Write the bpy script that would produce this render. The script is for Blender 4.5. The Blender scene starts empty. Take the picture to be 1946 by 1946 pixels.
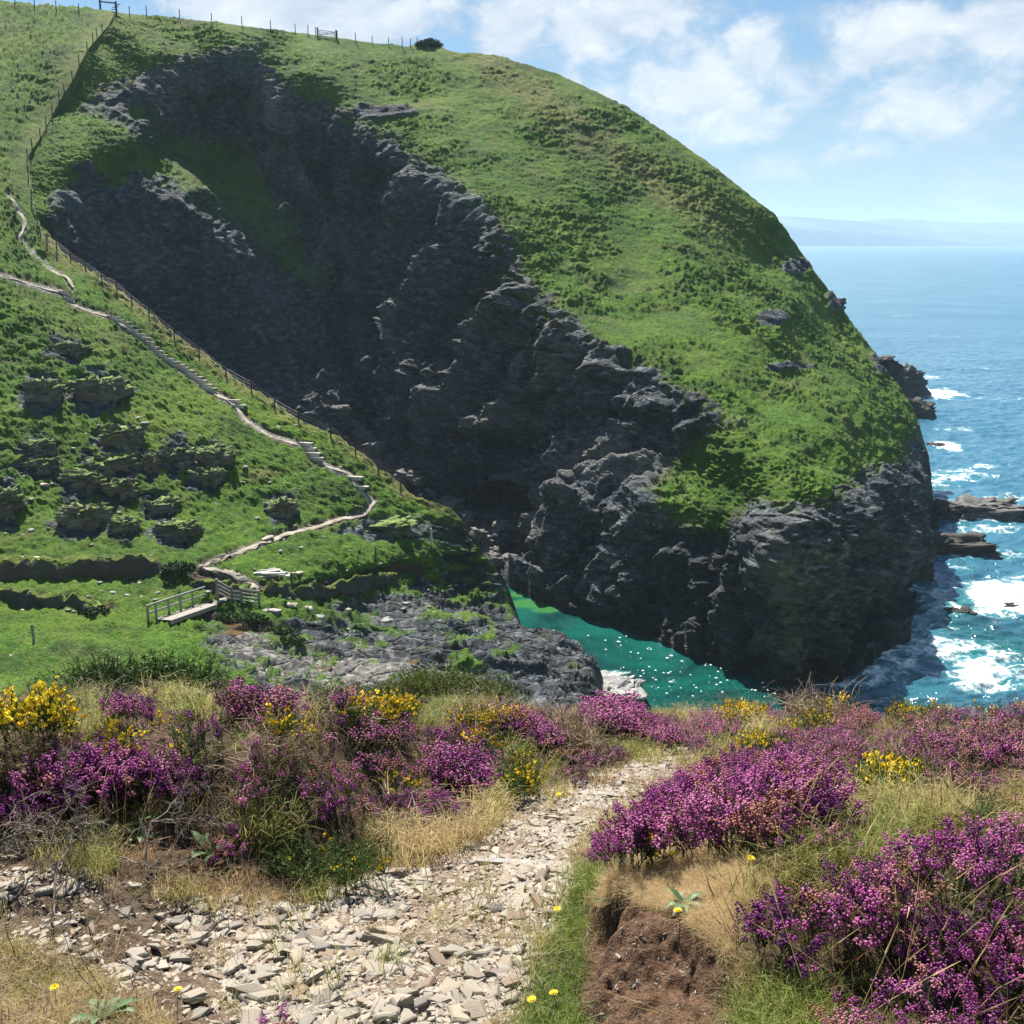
import bpy, math, random, time
import numpy as np
from math import radians as R
from mathutils import Vector

T0 = time.time()
C = bpy.context.scene
COL = C.collection
rng = np.random.default_rng(7)
random.seed(7)

# ------------------------------------------------------------------ camera, sky, sun, exposure
PITCH = R(13.86)
FPX = 2087.0            # focal length in photo pixels (photo is 1946 px square)
CAMZ = 38.0             # camera height above the sea, m
cam_d = bpy.data.cameras.new("camera")
cam_d.sensor_width = 36.0
cam_d.lens = 36.0 * FPX / 1946.0
cam_d.clip_start = 0.05
cam_d.clip_end = 60000.0
cam = bpy.data.objects.new("camera", cam_d)
COL.objects.link(cam)
cam.location = (0, 0, CAMZ)
cam.rotation_euler = (math.pi / 2 - PITCH, 0, 0)
C.camera = cam

SUN_DIR = Vector((-0.20, 0.62, 0.76)).normalized()     # towards the sun
SUN_EL = math.asin(SUN_DIR.z)
SUN_AZ = math.atan2(SUN_DIR.x, SUN_DIR.y)
sun_d = bpy.data.lights.new("sun", 'SUN')
sun_d.energy = 4.9
sun_d.angle = R(0.5)
sun_d.color = (1.0, 0.94, 0.84)
sun = bpy.data.objects.new("sun", sun_d)
COL.objects.link(sun)
sun.rotation_euler = (-SUN_DIR).to_track_quat('-Z', 'Y').to_euler()
sun.location = (-60, 90, 150)

C.view_settings.view_transform = 'Standard'
C.view_settings.look = 'None'
C.view_settings.exposure = 1.34
C.view_settings.gamma = 1.0
C.render.engine = 'CYCLES'
C.cycles.use_denoising = True
C.cycles.max_bounces = 6
C.cycles.diffuse_bounces = 3
C.cycles.glossy_bounces = 2
C.cycles.transmission_bounces = 2
C.cycles.transparent_max_bounces = 6
C.cycles.volume_bounces = 1
C.cycles.sample_clamp_indirect = 6.0


def ray(px, py):
    cx = (np.asarray(px, float) - 973.0) / FPX
    cy = (973.0 - np.asarray(py, float)) / FPX
    sp, cp = math.sin(PITCH), math.cos(PITCH)
    return cx, cp + cy * sp, -sp + cy * cp


def unproj(px, py, Y):
    dx, dy, dz = ray(px, py)
    k = np.asarray(Y, float) / dy
    return np.stack(np.broadcast_arrays(dx * k, dy * k, CAMZ + dz * k), -1)


def proj(P):
    """world -> photo pixels"""
    P = np.asarray(P, float)
    x, y, z = P[..., 0], P[..., 1], P[..., 2] - CAMZ
    sp, cp = math.sin(PITCH), math.cos(PITCH)
    dep = y * cp - z * sp
    up = y * sp + z * cp
    return 973 + FPX * x / dep, 973 - FPX * up / dep


def seaY(px, py, z=0.0):
    dx, dy, dz = ray(px, py)
    return (z - CAMZ) / dz * dy


# ------------------------------------------------------------------ node helper
class NT:
    def __init__(self, tree):
        self.t = tree
        tree.nodes.clear()
        self.n = 0

    def new(self, kind, **kw):
        nd = self.t.nodes.new(kind)
        nd.location = (200 * (self.n % 12), -220 * (self.n // 12))
        self.n += 1
        for k, v in kw.items():
            setattr(nd, k, v)
        return nd

    def link(self, a, b):
        self.t.links.new(a, b)

    def put(self, sock, v):
        if v is None:
            return
        if hasattr(v, 'links') or hasattr(v, 'is_linked'):
            self.link(v, sock)
        else:
            if sock.type == 'RGBA' and hasattr(v, '__len__') and len(v) == 3:
                v = (*v, 1)
            sock.default_value = v

    def math(self, op, a, b=None, c=None, clamp=False):
        nd = self.new('ShaderNodeMath', operation=op, use_clamp=clamp)
        self.put(nd.inputs[0], a)
        self.put(nd.inputs[1], b)
        self.put(nd.inputs[2], c)
        return nd.outputs[0]

    def vmath(self, op, a, b=None):
        nd = self.new('ShaderNodeVectorMath', operation=op)
        self.put(nd.inputs[0], a)
        self.put(nd.inputs[1], b)
        return nd.outputs['Value'] if op in ('DOT_PRODUCT', 'LENGTH', 'DISTANCE') else nd.outputs[0]

    def noise(self, scale, detail=3, rough=0.55, vec=None, dist=0.0):
        nd = self.new('ShaderNodeTexNoise')
        nd.inputs['Scale'].default_value = scale
        nd.inputs['Detail'].default_value = detail
        nd.inputs['Roughness'].default_value = rough
        nd.inputs['Distortion'].default_value = dist
        if vec is not None:
            self.link(vec, nd.inputs['Vector'])
        return nd.outputs['Fac']

    def voronoi(self, scale, vec=None, feature='F1', out='Distance', rand=1.0):
        nd = self.new('ShaderNodeTexVoronoi', feature=feature)
        nd.inputs['Scale'].default_value = scale
        nd.inputs['Randomness'].default_value = rand
        if vec is not None:
            self.link(vec, nd.inputs['Vector'])
        return nd.outputs[out]

    def ramp(self, fac, stops, interp='LINEAR'):
        nd = self.new('ShaderNodeValToRGB')
        cr = nd.color_ramp
        cr.interpolation = interp
        while len(cr.elements) < len(stops):
            cr.elements.new(0.5)
        for e, (p, c) in zip(cr.elements, stops):
            e.position = p
            e.color = (*c, 1) if hasattr(c, '__len__') else (c, c, c, 1)
        self.put(nd.inputs[0], fac)
        return nd.outputs[0]

    def mix(self, fac, a, b, mode='MIX'):
        nd = self.new('ShaderNodeMix', data_type='RGBA', blend_type=mode)
        self.put(nd.inputs[0], fac)
        self.put(nd.inputs[6], a)
        self.put(nd.inputs[7], b)
        return nd.outputs[2]

    def attr(self, name):
        nd = self.new('ShaderNodeAttribute', attribute_name=name)
        return nd.outputs['Fac']

    def mapr(self, v, a, b, c=0.0, d=1.0, smooth=False):
        nd = self.new('ShaderNodeMapRange')
        nd.clamp = True
        if smooth:
            nd.interpolation_type = 'SMOOTHSTEP'
        self.put(nd.inputs[0], v)
        for i, x in enumerate((a, b, c, d)):
            nd.inputs[i + 1].default_value = x
        return nd.outputs[0]

    def pos(self):
        return self.new('ShaderNodeNewGeometry').outputs['Position']

    def scaled(self, vec, sx, sy, sz, rot=(0, 0, 0)):
        nd = self.new('ShaderNodeMapping')
        nd.inputs['Scale'].default_value = (sx, sy, sz)
        nd.inputs['Rotation'].default_value = rot
        self.link(vec, nd.inputs['Vector'])
        return nd.outputs[0]

    def bump(self, h, strength=0.5, dist=0.1, normal=None):
        nd = self.new('ShaderNodeBump')
        self.put(nd.inputs['Strength'], strength)
        nd.inputs['Distance'].default_value = dist
        self.put(nd.inputs['Height'], h)
        if normal is not None:
            self.link(normal, nd.inputs['Normal'])
        return nd.outputs[0]

    def principled(self, color, rough=0.9, normal=None, spec=0.3, **kw):
        nd = self.new('ShaderNodeBsdfPrincipled')
        self.put(nd.inputs['Base Color'], color)
        self.put(nd.inputs['Roughness'], rough)
        self.put(nd.inputs['Specular IOR Level'], spec)
        if normal is not None:
            self.link(normal, nd.inputs['Normal'])
        for k, v in kw.items():
            self.put(nd.inputs[k], v)
        return nd.outputs[0]

    def out(self, shader, where='Surface'):
        nd = self.new('ShaderNodeOutputMaterial')
        self.link(shader, nd.inputs[where])


def material(name):
    m = bpy.data.materials.new(name)
    m.use_nodes = True
    return m, NT(m.node_tree)


# ------------------------------------------------------------------ world: sky with clouds
W = bpy.data.worlds.new("World")
C.world = W
W.use_nodes = True
w = NT(W.node_tree)
sky = w.new('ShaderNodeTexSky', sky_type='NISHITA')
sky.sun_disc = False
sky.sun_elevation = SUN_EL
sky.sun_rotation = SUN_AZ
sky.altitude = 40
sky.air_density = 1.0
sky.dust_density = 0.25
sky.ozone_density = 2.0
dirv = w.new('ShaderNodeTexCoord').outputs['Generated']
wobv = w.vmath('SUBTRACT', w.new('ShaderNodeTexNoise').outputs['Color'], (0.5, 0.5, 0.5))
wn = wobv.node.inputs[0].links[0].from_node
wn.inputs['Scale'].default_value = 7.0
wn.inputs['Detail'].default_value = 5
w.link(dirv, wn.inputs['Vector'])
wob = w.vmath('SCALE', wobv)
wob.node.inputs['Scale'].default_value = 0.10
dirw = w.vmath('ADD', dirv, wob)


def cloud_blob(px, py, rx, ry, amp):
    d = Vector([float(v) for v in ray(px, py)])
    k = d.length
    d.normalize()
    off = w.vmath('SUBTRACT', dirw, tuple(d))
    sc = w.vmath('MULTIPLY', off, (FPX * k / rx, FPX * k / max(rx, ry), FPX * k / ry))
    l = w.vmath('LENGTH', sc)
    return w.mapr(l, 0.0, 1.25, amp, 0.0, smooth=True)


blobs = [(600, 40, 420, 110, .95), (470, 0, 300, 90, .8), (985, 55, 150, 120, .85), (1110, 70, 160, 140, .62), (1230, 40, 210, 95, .85), (1340, 150, 170, 100, .92),
         (1430, 105, 110, 76, .9), (1400, 205, 220, 66, .80), (1270, 180, 160, 170, .75), (1380, 25, 220, 42, .5),
         (1720, 60, 270, 90, .78), (1900, 55, 190, 100, .85), (1660, 130, 340, 95, .70), (1780, 200, 340, 110, .64),
         (1600, 310, 400, 90, .50), (1100, 220, 240, 120, .72), (860, 20, 160, 75, .66), (740, 60, 150, 75, .75), (1850, 320, 320, 70, .44)]
acc = None
for b in blobs:
    v = cloud_blob(*b)
    acc = v if acc is None else w.math('MAXIMUM', acc, v)
n1 = w.noise(5.5, 8, 0.60, w.scaled(dirv, 1, 1, 1.7), 0.3)
n2 = w.noise(18, 9, 0.68, w.scaled(dirv, 1, 1, 1.5), 0.35)
gen = w.mapr(n1, 0.42, 0.72, 0.0, 0.58, smooth=True)
dens = w.math('ADD', w.math('MAXIMUM', acc, gen), w.math('MULTIPLY', w.math('SUBTRACT', n2, 0.5), 1.55))
mask = w.mapr(dens, 0.08, 0.74, 0.0, 0.92, smooth=True)
shade = w.noise(14, 8, 0.66, w.scaled(w.vmath('ADD', dirv, (0.0, 0.0, 0.02)), 1, 1, 1.8), 0.3)
ccol = w.ramp(w.math('ADD', w.mapr(mask, 0.2, 1.0, 0.0, 0.3), w.math('MULTIPLY', shade, 0.9)),
              [(0.36, (3.1, 3.8, 4.7)), (0.52, (4.0, 4.6, 5.4)), (0.66, (5.2, 5.6, 6.2)), (0.86, (7.2, 7.3, 7.4))])
hsv = w.new('ShaderNodeHueSaturation')
hsv.inputs['Saturation'].default_value = 1.12
hsv.inputs['Value'].default_value = 0.95
w.link(sky.outputs[0], hsv.inputs['Color'])
sepd = w.new('ShaderNodeSeparateXYZ')
w.link(dirv, sepd.inputs[0])
grad = w.ramp(sepd.outputs[2], [(0.0, (0.46, 0.55, 0.645)), (0.10, (0.52, 0.63, 0.71)), (0.35, (0.60, 0.72, 0.78)), (0.8, (1, 1, 1))])
clear = w.mix(1.0, hsv.outputs[0], grad, 'MULTIPLY')
skycol = w.mix(mask, clear, ccol)
bg = w.new('ShaderNodeBackground')
bg.inputs['Strength'].default_value = 0.055
w.link(skycol, bg.inputs['Color'])
wo = w.new('ShaderNodeOutputWorld')
w.link(bg.outputs[0], wo.inputs['Surface'])


# ------------------------------------------------------------------ numpy noise and geometry helpers
_perm = np.random.default_rng(11).permutation(256).astype(np.int32)
_perm = np.concatenate([_perm, _perm, _perm])
_g = np.array([(1, 1, 0), (-1, 1, 0), (1, -1, 0), (-1, -1, 0), (1, 0, 1), (-1, 0, 1), (1, 0, -1), (-1, 0, -1),
               (0, 1, 1), (0, -1, 1), (0, 1, -1), (0, -1, -1), (1, 1, 0), (-1, 1, 0), (0, -1, 1), (0, -1, -1)], np.float32)


def perlin(P):
    P = np.asarray(P, np.float32)
    i = np.floor(P)
    f = P - i
    i = i.astype(np.int64) & 255
    u = f * f * f * (f * (f * 6 - 15) + 10)
    res = 0
    for dx in (0, 1):
        px = _perm[(i[..., 0] + dx) & 255]
        wx = u[..., 0] if dx else 1 - u[..., 0]
        for dy in (0, 1):
            py = _perm[px + ((i[..., 1] + dy) & 255)]
            wy = u[..., 1] if dy else 1 - u[..., 1]
            for dz in (0, 1):
                h = _perm[py + ((i[..., 2] + dz) & 255)] & 15
                g = _g[h]
                d = g[..., 0] * (f[..., 0] - dx) + g[..., 1] * (f[..., 1] - dy) + g[..., 2] * (f[..., 2] - dz)
                wz = u[..., 2] if dz else 1 - u[..., 2]
                res = res + d * wx * wy * wz
    return res


def fbm(P, octv=4, gain=0.5, lac=2.03):
    P = np.asarray(P, np.float32)
    a, s = 1.0, 0
    for o in range(octv):
        s = s + a * perlin(P + 17.3 * o)
        P = P * lac
        a *= gain
    return s


def ridged(P, octv=4, gain=0.5, lac=2.07):
    P = np.asarray(P, np.float32)
    a, s = 1.0, 0
    for o in range(octv):
        s = s + a * (1 - 2 * np.abs(perlin(P + 31.7 * o)))
        P = P * lac
        a *= gain
    return s


def cells(P, seed=0, both=False):
    """F1 (and F2) distance of 3-D Worley noise plus a random value per cell"""
    P = np.asarray(P, np.float32)
    i = np.floor(P).astype(np.int64)
    f1 = np.full(P.shape[:-1], 9.0, np.float32)
    f2 = f1.copy()
    val = np.zeros_like(f1)
    for dx in (-1, 0, 1):
        for dy in (-1, 0, 1):
            for dz in (-1, 0, 1):
                c = i + np.array([dx, dy, dz])
                h = _perm[(_perm[(_perm[(c[..., 0] + seed) & 255] + c[..., 1]) & 255] + c[..., 2]) & 255]
                h2 = _perm[h + 7]
                h3 = _perm[h2 + 101]
                fp = c + np.stack([h, h2, h3], -1) / 255.0
                d = ((P - fp) ** 2).sum(-1).astype(np.float32)
                closer = d < f1
                f2 = np.where(closer, f1, np.minimum(f2, d))
                val = np.where(closer, _perm[h3 + 53] / 255.0, val)
                f1 = np.where(closer, d, f1)
    if both:
        return np.sqrt(f1), np.sqrt(f2), val
    return np.sqrt(f1), val


def sstep(a, b, x):
    t = np.clip((np.asarray(x, float) - a) / (b - a), 0, 1)
    return t * t * (3 - 2 * t)


def sdpoly(x, y, poly):
    """signed distance to a polygon, positive inside"""
    x = np.asarray(x, float)
    y = np.asarray(y, float)
    d = np.full(x.shape, 1e18)
    inside = np.zeros(x.shape, bool)
    n = len(poly)
    for k in range(n):
        ax, ay = poly[k]
        bx, by = poly[(k + 1) % n]
        ex, ey = bx - ax, by - ay
        wx, wy = x - ax, y - ay
        t = np.clip((wx * ex + wy * ey) / (ex * ex + ey * ey + 1e-12), 0, 1)
        d = np.minimum(d, (wx - ex * t) ** 2 + (wy - ey * t) ** 2)
        c = ((ay <= y) & (by > y)) | ((by <= y) & (ay > y))
        with np.errstate(divide='ignore', invalid='ignore'):
            xi = ax + (y - ay) / (by - ay if by != ay else 1e-9) * ex
        inside ^= c & (x < xi)
    return np.where(inside, 1, -1) * np.sqrt(d)


def dline(x, y, line):
    d = np.full(np.shape(x), 1e18)
    for (ax, ay), (bx, by) in zip(line[:-1], line[1:]):
        ex, ey = bx - ax, by - ay
        wx, wy = x - ax, y - ay
        t = np.clip((wx * ex + wy * ey) / (ex * ex + ey * ey + 1e-12), 0, 1)
        d = np.minimum(d, (wx - ex * t) ** 2 + (wy - ey * t) ** 2)
    return np.sqrt(d)


class TPS:
    def __init__(self, pts, lam=2e-4):
        p = np.array(pts, float)
        self.c = p[:, :2] / 1000.0
        v = np.log(p[:, 2])
        n = len(p)
        K = self.k(self.c, self.c) + lam * np.eye(n)
        Pm = np.c_[np.ones(n), self.c]
        A = np.block([[K, Pm], [Pm.T, np.zeros((3, 3))]])
        self.w = np.linalg.solve(A, np.r_[v, 0, 0, 0])

    @staticmethod
    def k(a, b):
        d2 = ((a[:, None, :] - b[None, :, :]) ** 2).sum(-1)
        return 0.5 * d2 * np.log(d2 + 1e-12)

    def __call__(self, x, y):
        sh = np.shape(x)
        q = np.c_[np.ravel(x), np.ravel(y)] / 1000.0
        out = np.empty(len(q))
        for i in range(0, len(q), 40000):
            b = q[i:i + 40000]
            out[i:i + 40000] = self.k(b, self.c) @ self.w[:-3] + np.c_[np.ones(len(b)), b] @ self.w[-3:]
        return np.exp(out).reshape(sh)


def link_obj(name, me, parent=None):
    o = bpy.data.objects.new(name, me)
    COL.objects.link(o)
    if parent is not None:
        o.parent = parent
    return o


def np_mesh(name, V, F, mat=None, attrs=None, smooth=True):
    """V (n,3); F an (m,k) array or a list of such arrays"""
    me = bpy.data.meshes.new(name)
    V = np.asarray(V, np.float32).reshape(-1, 3)
    Fs = F if isinstance(F, list) else [F]
    Fs = [np.asarray(f, np.int32) for f in Fs if len(f)]
    me.vertices.add(len(V))
    me.vertices.foreach_set('co', V.ravel())
    nl = sum(f.size for f in Fs)
    npoly = sum(len(f) for f in Fs)
    me.loops.add(nl)
    me.polygons.add(npoly)
    me.loops.foreach_set('vertex_index', np.concatenate([f.ravel() for f in Fs]))
    sizes = np.concatenate([np.full(len(f), f.shape[1], np.int32) for f in Fs])
    starts = np.r_[0, np.cumsum(sizes)[:-1]].astype(np.int32)
    me.polygons.foreach_set('loop_start', starts)
    me.polygons.foreach_set('use_smooth', np.full(npoly, smooth, bool))
    if attrs:
        for k, a in attrs.items():
            at = me.attributes.new(k, 'FLOAT', 'POINT')
            at.data.foreach_set('value', np.asarray(a, np.float32).ravel())
    if mat is not None:
        me.materials.append(mat)
    me.update(calc_edges=True)
    me.validate(verbose=False)
    return me


def grid_faces(nr, nc, flip=False):
    i = np.arange(nr * nc).reshape(nr, nc)
    a, b, c, d = i[:-1, :-1].ravel(), i[:-1, 1:].ravel(), i[1:, 1:].ravel(), i[1:, :-1].ravel()
    return np.c_[a, d, c, b] if flip else np.c_[a, b, c, d]


def grid_normals(G, flip=False):
    du = np.gradient(G, axis=1)
    dv = np.gradient(G, axis=0)
    n = np.cross(du, dv)
    n /= np.linalg.norm(n, axis=-1, keepdims=True) + 1e-12
    return -n if flip else n


def tag(o, label=None, cat=None, group=None, kind=None):
    if label:
        o['label'] = label
    if cat:
        o['category'] = cat
    if group:
        o['group'] = group
    if kind:
        o['kind'] = kind
    return o


def empty(name, loc, rz=0.0):
    o = bpy.data.objects.new(name, None)
    o.empty_display_size = 0.2
    COL.objects.link(o)
    o.location = tuple(float(v) for v in loc)
    o.rotation_euler = (0, 0, rz)
    return o


class MB:
    """collects boxes, bars and tubes into one mesh"""
    def __init__(self):
        self.V, self.F3, self.F4, self.n = [], [], [], 0

    def add(self, V, F):
        V = np.asarray(V, float).reshape(-1, 3)
        F = np.asarray(F, int)
        (self.F3 if F.shape[1] == 3 else self.F4).append(F + self.n)
        self.V.append(V)
        self.n += len(V)

    def box(self, c, s, rz=0.0, jit=0.0):
        c = np.asarray(c, float)
        h = np.asarray(s, float) / 2
        v = np.array([(x, y, z) for x in (-1, 1) for y in (-1, 1) for z in (-1, 1)], float) * h
        if jit:
            v += np.random.default_rng(self.n + 3).uniform(-jit, jit, v.shape)
        ca, sa = math.cos(rz), math.sin(rz)
        v = np.c_[v[:, 0] * ca - v[:, 1] * sa, v[:, 0] * sa + v[:, 1] * ca, v[:, 2]] + c
        self.add(v, [(0, 1, 3, 2), (4, 6, 7, 5), (0, 4, 5, 1), (2, 3, 7, 6), (0, 2, 6, 4), (1, 5, 7, 3)])
        return self

    def bar(self, a, b, wd, ht, up=(0, 0, 1)):
        a, b = np.asarray(a, float), np.asarray(b, float)
        d = b - a
        d /= np.linalg.norm(d)
        s = np.cross(d, up)
        if np.linalg.norm(s) < 1e-6:
            s = np.array([1., 0, 0])
        s /= np.linalg.norm(s)
        u = np.cross(s, d)
        v = []
        for p in (a, b):
            for x, y in ((-1, -1), (1, -1), (1, 1), (-1, 1)):
                v.append(p + s * x * wd / 2 + u * y * ht / 2)
        self.add(v, [(0, 1, 2, 3), (7, 6, 5, 4), (0, 4, 5, 1), (1, 5, 6, 2), (2, 6, 7, 3), (3, 7, 4, 0)])
        return self

    def tube(self, pts, r, seg=6):
        pts = np.asarray(pts, float)
        rr = np.broadcast_to(np.asarray(r, float), (len(pts),))
        t = np.gradient(pts, axis=0)
        t /= np.linalg.norm(t, axis=1, keepdims=True) + 1e-12
        ref = np.array([0.13, 0.21, 0.97])
        s = np.cross(t, ref)
        s /= np.linalg.norm(s, axis=1, keepdims=True) + 1e-9
        u = np.cross(s, t)
        a = np.linspace(0, 2 * math.pi, seg, endpoint=False)
        V = pts[:, None, :] + (s[:, None, :] * np.cos(a)[None, :, None] + u[:, None, :] * np.sin(a)[None, :, None]) * rr[:, None, None]
        n = len(pts)
        i = np.arange(n * seg).reshape(n, seg)
        F = np.stack([i[:-1], np.roll(i[:-1], -1, 1), np.roll(i[1:], -1, 1), i[1:]], -1).reshape(-1, 4)
        self.add(V.reshape(-1, 3), F)
        for ring, rev in ((i[0], True), (i[-1], False)):
            V2 = V.reshape(-1, 3)[ring]
            k = np.arange(1, seg - 1)
            f = np.c_[np.zeros(len(k), int), k, k + 1]
            self.add(V2, f[:, ::-1] if rev else f)
        return self

    def build(self, name, mat, parent=None, smooth=False, origin=None):
        V = np.concatenate(self.V)
        if origin is not None:
            V = V - np.asarray(origin, float)
        F = []
        if self.F3:
            F.append(np.concatenate(self.F3))
        if self.F4:
            F.append(np.concatenate(self.F4))
        me = np_mesh(name, V, F, mat, smooth=smooth)
        return link_obj(name, me, parent)

# ------------------------------------------------------------------ materials of the land
def land_material(name, tuft=2.6):
    m, t = material(name)
    p = t.pos()
    rock, dry, pale, earth = t.attr('rock'), t.attr('dry'), t.attr('pale'), t.attr('earth')
    a = t.noise(0.16, 5, 0.6, p)
    b = t.noise(1.1, 4, 0.65, p)
    c = t.noise(tuft * 2.3, 3, 0.7, p)
    g = t.mix(t.mapr(b, 0.32, 0.66), (0.050, 0.145, 0.011), (0.160, 0.295, 0.020))
    g = t.mix(t.mapr(a, 0.36, 0.62), t.mix(0.45, g, (0.022, 0.068, 0.014)), g)
    g = t.mix(t.mapr(c, 0.30, 0.62), t.mix(0.55, g, (0.014, 0.036, 0.008)), g)
    dcol = t.mix(t.mapr(c, 0.35, 0.65), (0.165, 0.165, 0.045), (0.29, 0.245, 0.095))
    d2 = t.math('ADD', dry, t.mapr(t.noise(0.5, 4, 0.7, p), 0.55, 0.78, 0.0, 0.55))
    g = t.mix(t.mapr(t.noise(0.055, 4, 0.6, p), 0.50, 0.66, 0.0, 0.55), g, (0.165, 0.240, 0.028))
    g = t.mix(t.math('MULTIPLY', d2, t.mapr(b, 0.30, 0.6), clamp=True), g, dcol)
    bk = t.noise(0.11, 5, 0.62, t.scaled(p, 1, 1, 1.6), 0.8)
    g = t.mix(t.mapr(bk, 0.55, 0.66, 0.0, 0.62), g, t.mix(t.mapr(c, .35, .65), (0.016, 0.044, 0.012), (0.050, 0.090, 0.020)))
    bt = t.noise(0.075, 6, 0.68, t.scaled(p, 1.0, 1.0, 2.4), 1.2)
    g = t.mix(t.mapr(bt, 0.56, 0.70, 0.0, 0.60), g, t.mix(t.mapr(c, .35, .65), (0.15, 0.135, 0.050), (0.26, 0.215, 0.10)))
    # scattered slate showing through the turf
    sp = t.voronoi(1.3, p)
    g = t.mix(t.math('MULTIPLY', t.mapr(sp, 0.10, 0.06), t.mapr(t.noise(0.4, 3, 0.6, p), 0.52, 0.66)), g, (0.36, 0.34, 0.31))
    # rock: thin beds of dark slate
    sv = t.scaled(p, 0.55, 0.55, 1.25, (0.12, 0.5, 0.0))
    s0 = t.noise(0.075, 5, 0.62, t.scaled(p, 1, 1, 0.5, (0.1, 0.6, 0)), 0.6)
    s1 = t.noise(1.4, 6, 0.68, sv, 0.35)
    s2 = t.noise(0.22, 4, 0.6, p)
    s3 = t.noise(3.6, 4, 0.7, p)
    r = t.ramp(s1, [(0.30, (0.014, 0.016, 0.019)), (0.43, (0.048, 0.053, 0.059)), (0.54, (0.115, 0.118, 0.122)), (0.66, (0.31, 0.305, 0.29))])
    r = t.mix(t.mapr(s2, 0.44, 0.66, 0.0, 0.38), r, (0.105, 0.094, 0.080))
    r = t.mix(t.mapr(s3, 0.34, 0.60, 0.55, 0.0), r, (0.020, 0.021, 0.022))
    r = t.mix(t.mapr(s0, 0.36, 0.52, 0.62, 0.0), r, (0.022, 0.026, 0.031))
    r = t.mix(t.mapr(s0, 0.54, 0.70, 0.0, 0.40), r, (0.150, 0.158, 0.168))
    r = t.mix(1.0, r, (0.86, 0.95, 1.04), 'MULTIPLY')
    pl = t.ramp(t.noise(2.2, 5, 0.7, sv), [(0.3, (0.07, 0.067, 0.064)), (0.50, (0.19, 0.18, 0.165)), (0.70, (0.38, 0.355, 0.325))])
    ec = t.mix(t.mapr(s3, 0.35, 0.65), (0.055, 0.040, 0.027), (0.13, 0.10, 0.07))
    col = t.mix(earth, g, ec)
    col = t.mix(rock, col, r)
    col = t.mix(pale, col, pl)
    wet = t.attr('wet')
    col = t.mix(wet, col, (0.016, 0.016, 0.017))
    hg = t.math('ADD', t.math('MULTIPLY', c, 1.0), t.math('MULTIPLY', b, 0.8))
    ck = t.voronoi(0.85, t.scaled(p, 0.7, 0.7, 1.5, (0.1, 0.4, 0)), feature='DISTANCE_TO_EDGE')
    hr = t.math('ADD', t.math('ADD', t.math('MULTIPLY', s1, 0.9), t.math('MULTIPLY', s3, 0.5)), t.mapr(ck, 0.0, 0.10, -0.35, 0.0))
    hm = t.new('ShaderNodeMix')
    t.put(hm.inputs[0], t.math('MAXIMUM', rock, pale))
    t.put(hm.inputs[2], hg)
    t.put(hm.inputs[3], hr)
    nb = t.bump(hm.outputs[0], 0.9, 0.6)
    t.out(t.principled(col, t.mapr(wet, 0, 1, 0.92, 0.45), nb, 0.18))
    return m


M_HILL = land_material('hill turf and slate')


def rock_material(name, dark=1.0, warm=0.0, scale=1.0, turf=False):
    m, t = material(name)
    p = t.new('ShaderNodeTexCoord').outputs['Object']
    oi = t.new('ShaderNodeObjectInfo').outputs['Random']
    sv = t.scaled(p, 0.5 * scale, 0.5 * scale, 3.2 * scale, (0.12, 0.2, 0))
    s1 = t.noise(1.6, 6, 0.68, sv, 0.4)
    s3 = t.noise(4.0 * scale, 4, 0.7, p)
    k = dark
    r = t.ramp(s1, [(0.28, (0.040 * k, 0.041 * k, 0.042 * k)), (0.47, (0.105 * k, 0.104 * k, 0.102 * k)),
                    (0.60, (0.18 * k, 0.175 * k, 0.165 * k)), (0.76, (0.30 * k, 0.29 * k, 0.27 * k))])
    r = t.mix(t.mapr(s3, 0.34, 0.58, 0.5, 0.0), r, (0.03 * k, 0.029 * k, 0.028 * k))
    r = t.mix(t.mapr(oi, 0, 1, 0.0, 0.25 + warm), r, (0.20 * k, 0.16 * k, 0.11 * k))
    h = t.math('ADD', s1, t.math('MULTIPLY', s3, 0.5))
    if turf:
        nz = t.new('ShaderNodeSeparateXYZ')
        t.link(t.new('ShaderNodeNewGeometry').outputs['Normal'], nz.inputs[0])
        wp = t.pos()
        k_ = t.math('ADD', nz.outputs[2], t.math('MULTIPLY', t.math('SUBTRACT', t.noise(0.9, 4, .65, wp), .5), 1.1))
        tg_ = t.mix(t.mapr(t.noise(2.4, 4, .7, wp), .35, .65), (0.045, 0.105, 0.014), (0.175, 0.24, 0.04))
        r = t.mix(t.mapr(k_, .62, .82), r, tg_)
    t.out(t.principled(r, 0.85, t.bump(h, 0.7, 0.15 / scale), 0.25))
    return m


def plain(name, c1, c2, scale=3.0, rough=0.85, bump=0.3, bd=0.02, coord='Object', spec=0.25, stretch=(1, 1, 1)):
    m, t = material(name)
    p = t.new('ShaderNodeTexCoord').outputs[coord]
    n = t.noise(scale, 5, 0.65, t.scaled(p, *stretch))
    col = t.mix(t.mapr(n, 0.32, 0.68), c1, c2)
    t.out(t.principled(col, rough, t.bump(n, bump, bd), spec))
    return m


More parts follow.
